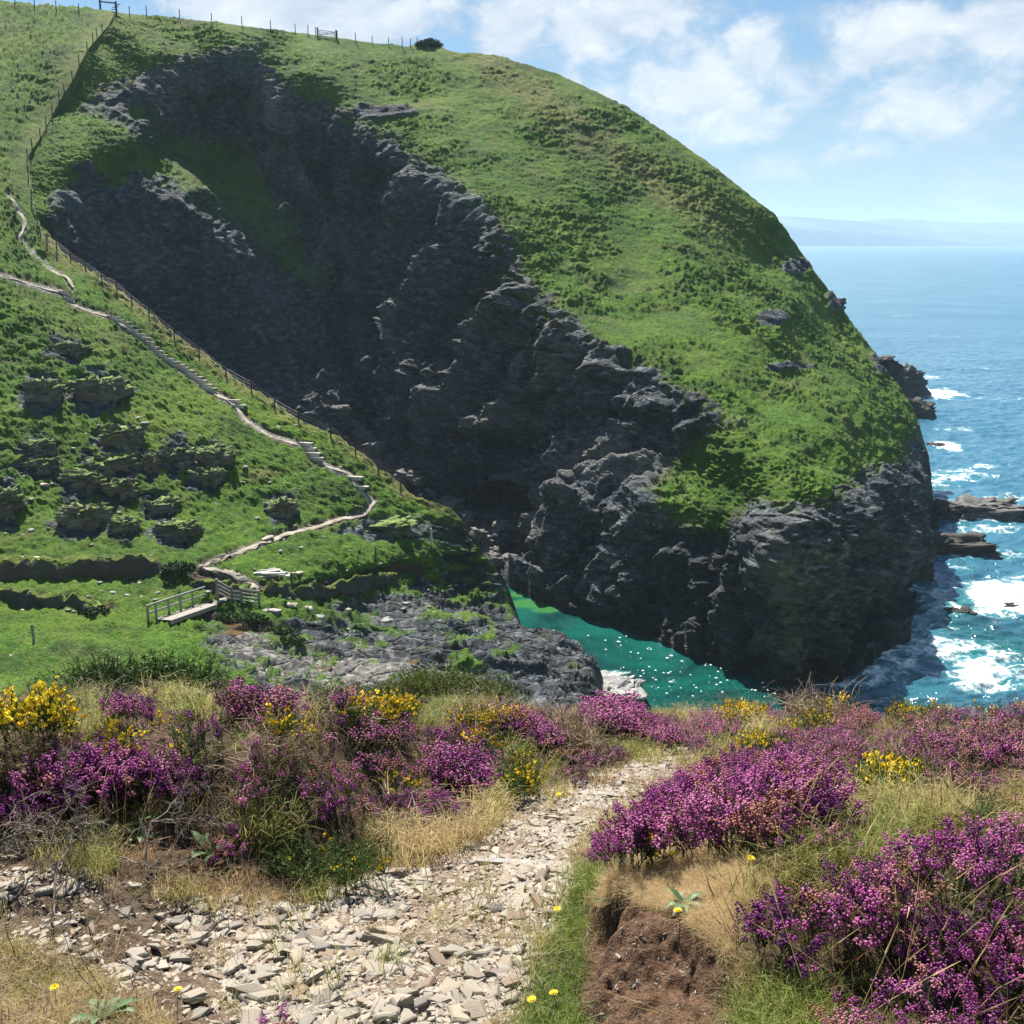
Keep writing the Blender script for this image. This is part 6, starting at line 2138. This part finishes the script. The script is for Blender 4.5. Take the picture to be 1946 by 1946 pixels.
thin |= sdpoly(qx, qy, TURF) > 3
SHADE = [(-60, 1560), (120, 1570), (300, 1590), (440, 1600), (470, 1650), (330, 1700), (200, 1720), (-60, 1720)]
thin |= (sdpoly(qx, qy, SHADE) > 0) & (rv.uniform(0, 1, len(P)) < .85)
P, dry, hgt = P[~thin], dry[~thin], hgt[~thin]
dry = np.clip(dry + rv.normal(0, .10, len(P)), 0, 1)
P[:, 2] -= .01
near = P[:, 1] < 4.4
TGn = [grass_tuft(400 + k, 13, .2, .05, .0016) for k in range(8)]
TGf = [grass_tuft(420 + k, 10, .2, .07, .0030) for k in range(8)]
for nm, msk, T in (('grass', near, TGn), ('grass', ~near, TGf)):
    V, F, Tn = scatter(T, rv.integers(0, 8, msk.sum()), P[msk], hgt[msk] / .2 * rv.uniform(.8, 1.25, msk.sum()), dry[msk], .28)
    tag(link_obj(nm, np_mesh(nm, V, F, M_GRASS, dict(tint=Tn), smooth=False)), kind='stuff')
# short dead turf on the mound and mossy litter along the path edges
n = 16000
px, py = rv.uniform(1090, 1560, n), rv.uniform(1590, 1800, n)
k = (sdpoly(px, py, TURF) + 8 * fbm(np.c_[px / 20, py / 20, px * 0], 2) > 0)
x, y = hit(px[k], py[k])
k = ~np.isnan(x)
P = np.c_[x[k], y[k], ground(x[k], y[k])]
V, F, Tn = scatter(TGn, rv.integers(0, 8, len(P)), P, rv.uniform(.14, .28, len(P)), np.clip(rv.normal(.88, .05, len(P)), 0, 1), .7)
tag(link_obj('dead_turf', np_mesh('dead_turf', V, F, M_GRASS, dict(tint=Tn), smooth=False)), kind='stuff')
# dead stems and litter between the bushes
n = 1500
u = rv.uniform(-.58, .60, n)
yv = rv.uniform(2.4, 9.0, n)
P = np.c_[u * yv, yv, ground(u * yv, yv)]
qx, qy = proj(P)
k = (sdpoly(qx, qy, FPATH) < 6) & (sdpoly(qx, qy, FACE) < 0) & (sdpoly(qx, qy, MOUND) < 0)
P = P[k]
V, F, Tn = scatter(TW, rv.integers(0, 6, len(P)), P + [0, 0, .03], rv.uniform(.4, 1.0, len(P)), np.clip(rv.normal(.45, .25, len(P)), 0, 1), .6)
tag(link_obj('dead_stems', np_mesh('dead_stems', V, F, M_TWIG, dict(tint=Tn), smooth=False)), kind='stuff')
# tall seed stems
def seed_stem(seed):
    r = np.random.default_rng(seed)
    b = r.uniform(-.12, .12, 2)
    V, F = tube_tri([(0, 0, 0), (b[0] * .3, b[1] * .3, .15), (b[0], b[1], .30)], .0011, .0008)
    V2, F2 = tube_tri([(b[0], b[1], .29), (b[0] * 1.15, b[1] * 1.15, .32), (b[0] * 1.4, b[1] * 1.4, .36)], .0030, .0008)
    return np.r_[V, V2], np.r_[F, F2 + len(V)]


SS = [seed_stem(500 + k) for k in range(6)]
px = np.r_[rv.uniform(1400, 1990, 230), rv.uniform(-20, 900, 130), rv.uniform(1300, 1990, 160)]
py = np.r_[rv.uniform(1480, 1960, 230), rv.uniform(1340, 1640, 130), rv.uniform(1320, 1480, 160)]
x, y = hit(px, py, .1)
k = ~np.isnan(x)
k &= sdpoly(px, py, FACE) < -10
k &= sdpoly(px, py, FPATH) < 0
P = np.c_[x[k], y[k], ground(x[k], y[k])]
V, F, Tn = scatter(SS, rv.integers(0, 6, len(P)), P, rv.uniform(.5, 1.0, len(P)), np.clip(rv.normal(.74, .14, len(P)), 0, 1), .35)
tag(link_obj('seed_grass', np_mesh('seed_grass', V, F, M_GRASS, dict(tint=Tn), smooth=False)), kind='stuff')

# ------------------------------------------------------------------ slate chips and stones of the path
m_chip, t = material('slate chips')
a = t.attr('tint')
p = t.new('ShaderNodeTexCoord').outputs['Object']
oi = t.new('ShaderNodeObjectInfo').outputs['Random']
n = t.noise(30, 4, .65, t.scaled(p, 1, 1, 2.5))
base = t.ramp(t.math('FRACT', t.math('ADD', a, oi)), [(0.0, (0.21, 0.20, 0.185)), (0.25, (0.36, 0.335, 0.29)), (0.5, (0.27, 0.26, 0.24)), (0.68, (0.39, 0.345, 0.275)), (0.82, (0.14, 0.14, 0.138)), (0.92, (0.24, 0.165, 0.115)), (1.0, (0.32, 0.295, 0.255))])
base = t.mix(1.0, base, (1.0, .955, .88), 'MULTIPLY')
col = t.mix(t.mapr(n, .35, .66, .45, 0.0), base, (0.19, 0.155, 0.125))
t.out(t.principled(col, .78, t.bump(n, .5, .006), .3))


def chip(seed, thick=.15, rough=.25):
    r = np.random.default_rng(seed)
    k = int(r.integers(5, 8))
    a_ = np.sort(r.uniform(0, 2 * math.pi, k) * .35 + np.linspace(0, 2 * math.pi, k, endpoint=False) * .95)
    rad = r.uniform(.55, 1, k)
    q = np.c_[np.cos(a_) * rad, np.sin(a_) * rad * r.uniform(.5, .85)] * .5
    th = thick * r.uniform(.5, 1.2)
    rings = [(1.0, -.5), (1.06, -.05), (.97, .30), (.80, .5 + r.uniform(-.1, .1))]
    V = np.concatenate([np.c_[q * s_ + r.uniform(-.02, .02, q.shape), np.full(k, z * th) + r.uniform(-.06, .06, k) * th] for s_, z in rings])
    F = []
    for l in range(3):
        for i in range(k):
            F.append((l * k + i, l * k + (i + 1) % k, (l + 1) * k + (i + 1) % k, (l + 1) * k + i))
    c = len(V)
    V = np.r_[V, [V[-k:].mean(0) + [0, 0, th * .06]]]
    F3 = [(3 * k + i, 3 * k + (i + 1) % k, c, c) for i in range(k)]
    return V, F, [(a1, b1, c1) for a1, b1, c1, _ in F3]


CH = [chip(600 + k) for k in range(16)]
n = 95000
px, py = rv.uniform(-80, 1350, n * 3), 1420 + 620 * rv.uniform(0, 1, n * 3) ** 1.0
sd = sdpoly(px, py, FPATH) + 10 * fbm(np.c_[px / 18, py / 18, px * 0], 2)
k = sd > -3
px, py, sd = px[k], py[k], sd[k]
x, y = hit(px, py)
k = ~np.isnan(x)
px, py, x, y, sd = px[k], py[k], x[k], y[k], sd[k]
prob = np.ones(len(x))
prob *= .16 + .84 * sstep(-.22, .22, fbm(np.c_[x * 2.6, y * 2.6, x * 0], 3))
prob *= .22 + .78 * sstep(280, 540, px)
prob *= .5 + .5 * sstep(0, 30, sd)
k = rv.uniform(0, 1, len(x)) < prob * (y / y.max()) ** 2 * 1.5
px, py, x, y = px[k], py[k], x[k], y[k]
size = np.clip(rv.lognormal(math.log(.0225), .60, len(x)), .007, .10)
print('chips', len(x))
order = np.argsort(-size * (1.0 / y))
x, y, size, px, py = x[order], y[order], size[order], px[order], py[order]
NSTONE = 270
big, small = slice(0, NSTONE), slice(NSTONE, None)
xs, ys, ss = x[small], y[small], size[small]
P = np.c_[xs, ys, ground(xs, ys) + ss * .02]
Vt = [(c[0], np.array(c[1])) for c in CH]
wh = rv.integers(0, 16, len(P))
V, F, Tn = scatter(Vt, wh, P, ss, rv.uniform(0, 1, len(P)), .14)
Vt3 = []
# caps share the same verts: build them with the same transforms
F3 = []
off = 0
for i, c in enumerate(CH):
    m = int((wh == i).sum())
    if not m:
        continue
    f = np.array(c[2])
    F3.append((f[None] + (np.arange(m) * len(c[0]))[:, None, None] + off).reshape(-1, 3))
    off += m * len(c[0])
me = np_mesh('slate_chips', V, [F, np.concatenate(F3)], m_chip, dict(tint=Tn), smooth=False)
tag(link_obj('slate_chips', me), kind='stuff')
SM = [np_mesh('slate_stone', np.array(c[0]), [np.array(c[1]), np.array(c[2])], m_chip, dict(tint=np.full(len(c[0]), .13 * i)), smooth=False) for i, c in enumerate(CH)]
for k in range(NSTONE):
    o = link_obj('slate_stone', SM[k % 16])
    s_ = max(size[k] * rv.uniform(1.0, 1.35), .03)
    put(o, (x[k], y[k], float(ground(x[k:k + 1], y[k:k + 1])[0]) + s_ * .07), rz=rv.uniform(0, 6.28), rx=rv.normal(0, .16), ry=rv.normal(0, .16))
    o.scale = (s_,) * 3
    if px[k] < 330:
        where = 'in the shaded scree below the left bank'
    elif py[k] < 1560:
        where = 'on the upper narrow stretch of the path'
    elif py[k] < 1720:
        where = 'on the middle of the path by the timber edging'
    else:
        where = 'on the wide near end of the path'
    tag(o, 'flat pale slate stone lying ' + where, 'stone', 'slate stones of the path')

m_warm = rock_material('warm slate', 2.2, .25, 3.0)
for k, (px_, py_, wpx, hpx, lab, rx_) in enumerate([
    (935, 1722, 62, 46, 'tilted brown sided stone standing proud in the middle of the path', .5), (870, 1812, 84, 34, 'largest flat cream slab on the near path', .06), (388, 1728, 48, 36, 'pale block with a sharp corner at the edge of the shaded scree', .35),
    (622, 1838, 42, 24, 'dark brown stone on the near path', .1), (765, 1912, 76, 44, 'broad white slab at the bottom edge of the path', .1), (172, 1808, 58, 28, 'blue grey flat slab lying in the shaded scree', .12), (1028, 1668, 30, 22, 'dark pebble by the timber edging', .1),
    (1010, 1580, 22, 18, 'small dark stone on the middle of the path', .1), (700, 1862, 50, 26, 'pale flat stone left of the largest cream slab', .1), (690, 1790, 40, 22, 'cream stone with a pointed end left of the tilted stone', .1), (850, 1692, 48, 22, 'grey slab just above the tilted stone', .1),
    (985, 1842, 46, 26, 'rust edged stone at the right side of the near path', .15), (500, 1855, 60, 22, 'long thin white slate on the near left path', .05), (1050, 1760, 36, 24, 'white stone by the grass at the foot of the mound', .1), (250, 1690, 44, 20, 'shaded slate under the dead branches', .1)]):
    X, Yy = hit(np.array([px_]), np.array([py_ + hpx * .3]))
    mpp = Yy[0] / FPX
    c = chip(700 + k, .26 if hpx / wpx > .5 else .15)
    me = np_mesh('slate_stone', np.array(c[0]), [np.array(c[1]), np.array(c[2])], m_chip if k not in (0, 3, 6, 7, 11) else m_warm, dict(tint=np.full(len(c[0]), [.3, .22, .45, .9, .2, .8, .8, .85, .1, .3, .5, .95, .2, .45, .8][k])), smooth=False)
    o = link_obj('slate_stone', me)
    s_ = wpx * mpp * 1.12
    put(o, (X[0], Yy[0], float(ground(X, Yy)[0]) + s_ * .10), rz=.2 * k, rx=rx_, ry=.05)
    o.scale = (s_, s_, s_)
    tag(o, lab, 'stone')

# timber edging across the path
for (ax_, ay_), (bx_, by_), lab in (((908, 1650), (1052, 1655), 'grey timber edging board across the middle of the path'), ((1082, 1508), (1170, 1514), 'thin timber edging board across the upper path')):
    X, Yy = hit(np.array([ax_, bx_]), np.array([ay_, by_]))
    a_, b_ = [np.array([X[i], Yy[i], float(ground(X[i:i + 1], Yy[i:i + 1])[0]) + .012]) for i in (0, 1)]
    o = MB().bar(a_ - a_ - [0, 0, .014], b_ - a_ - [0, 0, .014], .03, .03).build('timber_edging', M_WOOD)
    put(o, a_)
    tag(o, lab, 'board')

# stones in the mound's earth face
px, py = rv.uniform(1110, 1400, 160), rv.uniform(1740, 2000, 160)
k = sdpoly(px, py, FACE) > 4
x, y = hit(px[k], py[k])
k = ~np.isnan(x)
P = np.c_[x[k], y[k], ground(x[k], y[k])]
s_ = np.clip(rv.lognormal(math.log(.014), .45, len(P)), .007, .04)
V, F, Tn = scatter(Vt, rv.integers(0, 16, len(P)), P, s_, rv.uniform(.5, .75, len(P)), .6)
tag(link_obj('grit', np_mesh('grit', V, F, m_chip, dict(tint=Tn), smooth=False)), kind='stuff')

# ------------------------------------------------------------------ dead branches, rosettes, yellow flowers
def branch(r, p_, d, l, rad, depth, mb, dmin=0):
    pts, rr = [p_], [rad]
    for k in range(5):
        d = d + r.normal(size=3) * .28
        d /= np.linalg.norm(d)
        p_ = p_ + d * l / 5
        pts.append(p_)
        rr.append(rad * (1 - .12 * (k + 1)))
        if depth > 0 and r.uniform() < .8:
            e = d + r.normal(size=3) * .75
            branch(r, p_, e / np.linalg.norm(e), l * r.uniform(.4, .7), rad * .6, depth - 1, mb)
    mb.tube(pts, rr, 5)


m_dead, t = material('bleached dead wood')
p = t.pos()
n_ = t.noise(60, 4, .6, p)
t.out(t.principled(t.mix(t.mapr(n_, .3, .7), (0.10, 0.075, 0.060), (0.27, 0.225, 0.19)), .85, t.bump(n_, .4, .004), .2))
for k, (px_, py_, hh, d, l, rad, dp, lab) in enumerate([
    (150, 1600, .16, (.3, -.3, .25), .42, .0065, 3, 'grey dead heather branches arching over the shaded scree'), (110, 1660, .12, (.1, -.45, -.35), .48, .0080, 2, 'pale bare root hanging down into the shaded scree'), (290, 1590, .14, (.6, .1, .25), .40, .0055, 3, 'twiggy dead branches under the largest left heather'),
    (20, 1640, .12, (.3, -.3, .2), .40, .006, 3, 'tangled dead branches at the left edge under the heather'), (230, 1650, .08, (.4, -.3, .05), .34, .005, 2, 'short dead twig lying on the edge of the scree'), (1585, 1440, .05, (.12, -.05, .8), .30, .0055, 2, 'bleached dead twig standing above the widest heather mound'), (1560, 1320, .12, (.5, 0, .5), .40, .006, 3, 'pale dead branch on the crest against the dark cliff foot'),
    (400, 1580, .10, (.5, .1, .3), .34, .005, 3, 'thin dead branches beside the plantain'), (60, 1600, .14, (.45, -.2, .3), .42, .006, 3, 'grey twisted heather stems at the left edge')]):
    X, Yy = hit(np.array([px_]), np.array([py_]), hh * .7)
    if np.isnan(X[0]):
        continue
    o3 = np.array([X[0], Yy[0], float(ground(X, Yy)[0]) + hh])
    mb = MB()
    dd = np.array(d, float)
    for q in range(3 if dp == 3 else 1):
        branch(np.random.default_rng(800 + k * 7 + q), np.zeros(3), (dd + np.random.default_rng(k * 3 + q).normal(size=3) * .25 * (q > 0)) / np.linalg.norm(dd), l * .44, rad * .72, dp, mb)
    o = mb.build('dead_branch', m_dead, smooth=True)
    put(o, o3)
    tag(o, lab, 'dead branch')


def leaf_strip(d, l, wd, lift, droop):
    d = np.asarray(d, float)
    s_ = np.array([-d[1], d[0], 0])
    V = []
    for u_ in (0, .25, .5, .75, 1.0):
        c_ = d * l * u_ + np.array([0, 0, l * (lift * u_ - droop * u_ * u_)])
        w_ = wd * (math.sin(math.pi * (u_ * .88 + .10)) + .05)
        V += [c_ - s_ * w_ + [0, 0, w_ * .4], c_, c_ + s_ * w_ + [0, 0, w_ * .4]]
    F = [(r_ * 3 + c_, r_ * 3 + c_ + 1, r_ * 3 + c_ + 4, r_ * 3 + c_ + 3) for r_ in range(4) for c_ in (0, 1)]
    return np.array(V), np.array(F)


for k, (px_, py_, l, lab, tn) in enumerate([(400, 1622, .11, 'large green plantain rosette in the shade of the left bank', .5), (1300, 1712, .07, 'grey green plantain rosette on top of the earth mound', .95), (190, 1930, .10, 'pale green rosette in the dry grass of the bottom left corner', .95), (905, 1590, .06, 'small blue green rosette at the lip of the left bank', .6),
                                         (1660, 1550, .10, 'large broad leaved rosette in the grass behind the violet heather', .7), (1440, 1615, .08, 'broad leaved rosette under the widest heather mound', .6), (1160, 1710, .05, 'small grey rosette on the edge of the earth mound', .95), (1880, 1740, .07, 'clover like green rosette near the right edge', .5), (320, 1560, .09, 'fern like green leaves under the largest left heather', .25), (270, 1590, .08, 'dark green leafy sprout beside the dead branches', .2)]):
    X, Yy = hit(np.array([px_]), np.array([py_]), .03)
    r = np.random.default_rng(900 + k)
    V, F, n = [], [], 0
    for q in range(9):
        a_ = q * 2.4 + r.uniform(-.3, .3)
        v_, f_ = leaf_strip((math.cos(a_), math.sin(a_), 0), l * r.uniform(.7, 1.15), l * .15, r.uniform(.5, 1.2), r.uniform(.3, .9))
        V.append(v_)
        F.append(f_ + n)
        n += len(v_)
    V = np.concatenate(V)
    o = link_obj('leaf_rosette', np_mesh('leaf_rosette', V, np.concatenate(F), M_BROAD, dict(tint=np.full(len(V), tn))))
    put(o, (X[0], Yy[0], float(ground(X, Yy)[0]) + .015))
    tag(o, lab, 'plant')


def daisy_meshes(seed, h):
    r = np.random.default_rng(seed)
    V, F, n = [], [], 0
    for ring, (cnt, l, lift) in enumerate(((14, .016, .25), (10, .011, .7))):
        for q in range(cnt):
            a_ = 2 * math.pi * q / cnt + ring * .2
            v_, f_ = leaf_strip((math.cos(a_), math.sin(a_), 0), l, .0026, lift, .1)
            V.append(v_ + [0, 0, h])
            F.append(f_ + n)
            n += len(v_)
    b = r.uniform(-.02, .02, 2)
    sv, sf = tube_tri([(-b[0], -b[1], 0), (0, 0, h * .6), (0, 0, h)], .0013, .0011)
    return np.concatenate(V), np.concatenate(F), sv, sf


dm = []
for q in range(3):
    v_, f_, sv, sf = daisy_meshes(q, .10 + .02 * q)
    dm.append((np_mesh('petals', v_, f_, M_YEL, dict(tint=np.full(len(v_), .75))), np_mesh('stem', sv, sf, M_HLEAF, dict(tint=np.full(len(sv), .5)))))
for k, (px_, py_, where) in enumerate([(548, 1618, 'on the mossy green gorse cushion'), (1411, 1632, 'on the edge of the mound behind the earth face'), (1358, 1471, 'on top of the widest heather mound'), (332, 1892, 'in the dry grass of the bottom left corner'), (1066, 1898, 'upper one at the grassy foot of the mound'), (1031, 1907, 'lower one at the grassy foot of the mound'),
                                    (1062, 1715, 'by the white stone at the path edge'), (838, 1482, 'at the lip of the left bank'), (885, 1500, 'nearest the compact upright heather'), (770, 1470, 'in the centre of the left bank'), (1300, 1734, 'on the brow of the earth mound'), (985, 1495, 'in the grass beside the upper path'), (1066, 1504, 'at the end of the thin timber edging'), (103, 1869, 'in the grass of the left corner under a leaf'), (1945, 1560, 'at the right edge in pale grass'), (486, 1570, 'under the dark purple drooping heather')]):
    X, Yy = hit(np.array([px_]), np.array([py_]), .10)
    if np.isnan(X[0]):
        continue
    root = empty('yellow_flower', (X[0], Yy[0], float(ground(X, Yy)[0])))
    link_obj('petals', dm[k % 3][0], root)
    link_obj('stem', dm[k % 3][1], root)
    root.rotation_euler = (.25, 0, k)
    root.scale = (.85,) * 3
    tag(root, 'single yellow daisy like flower ' + where, 'flower', 'single yellow flowers')
print('done', round(time.time() - T0, 1))
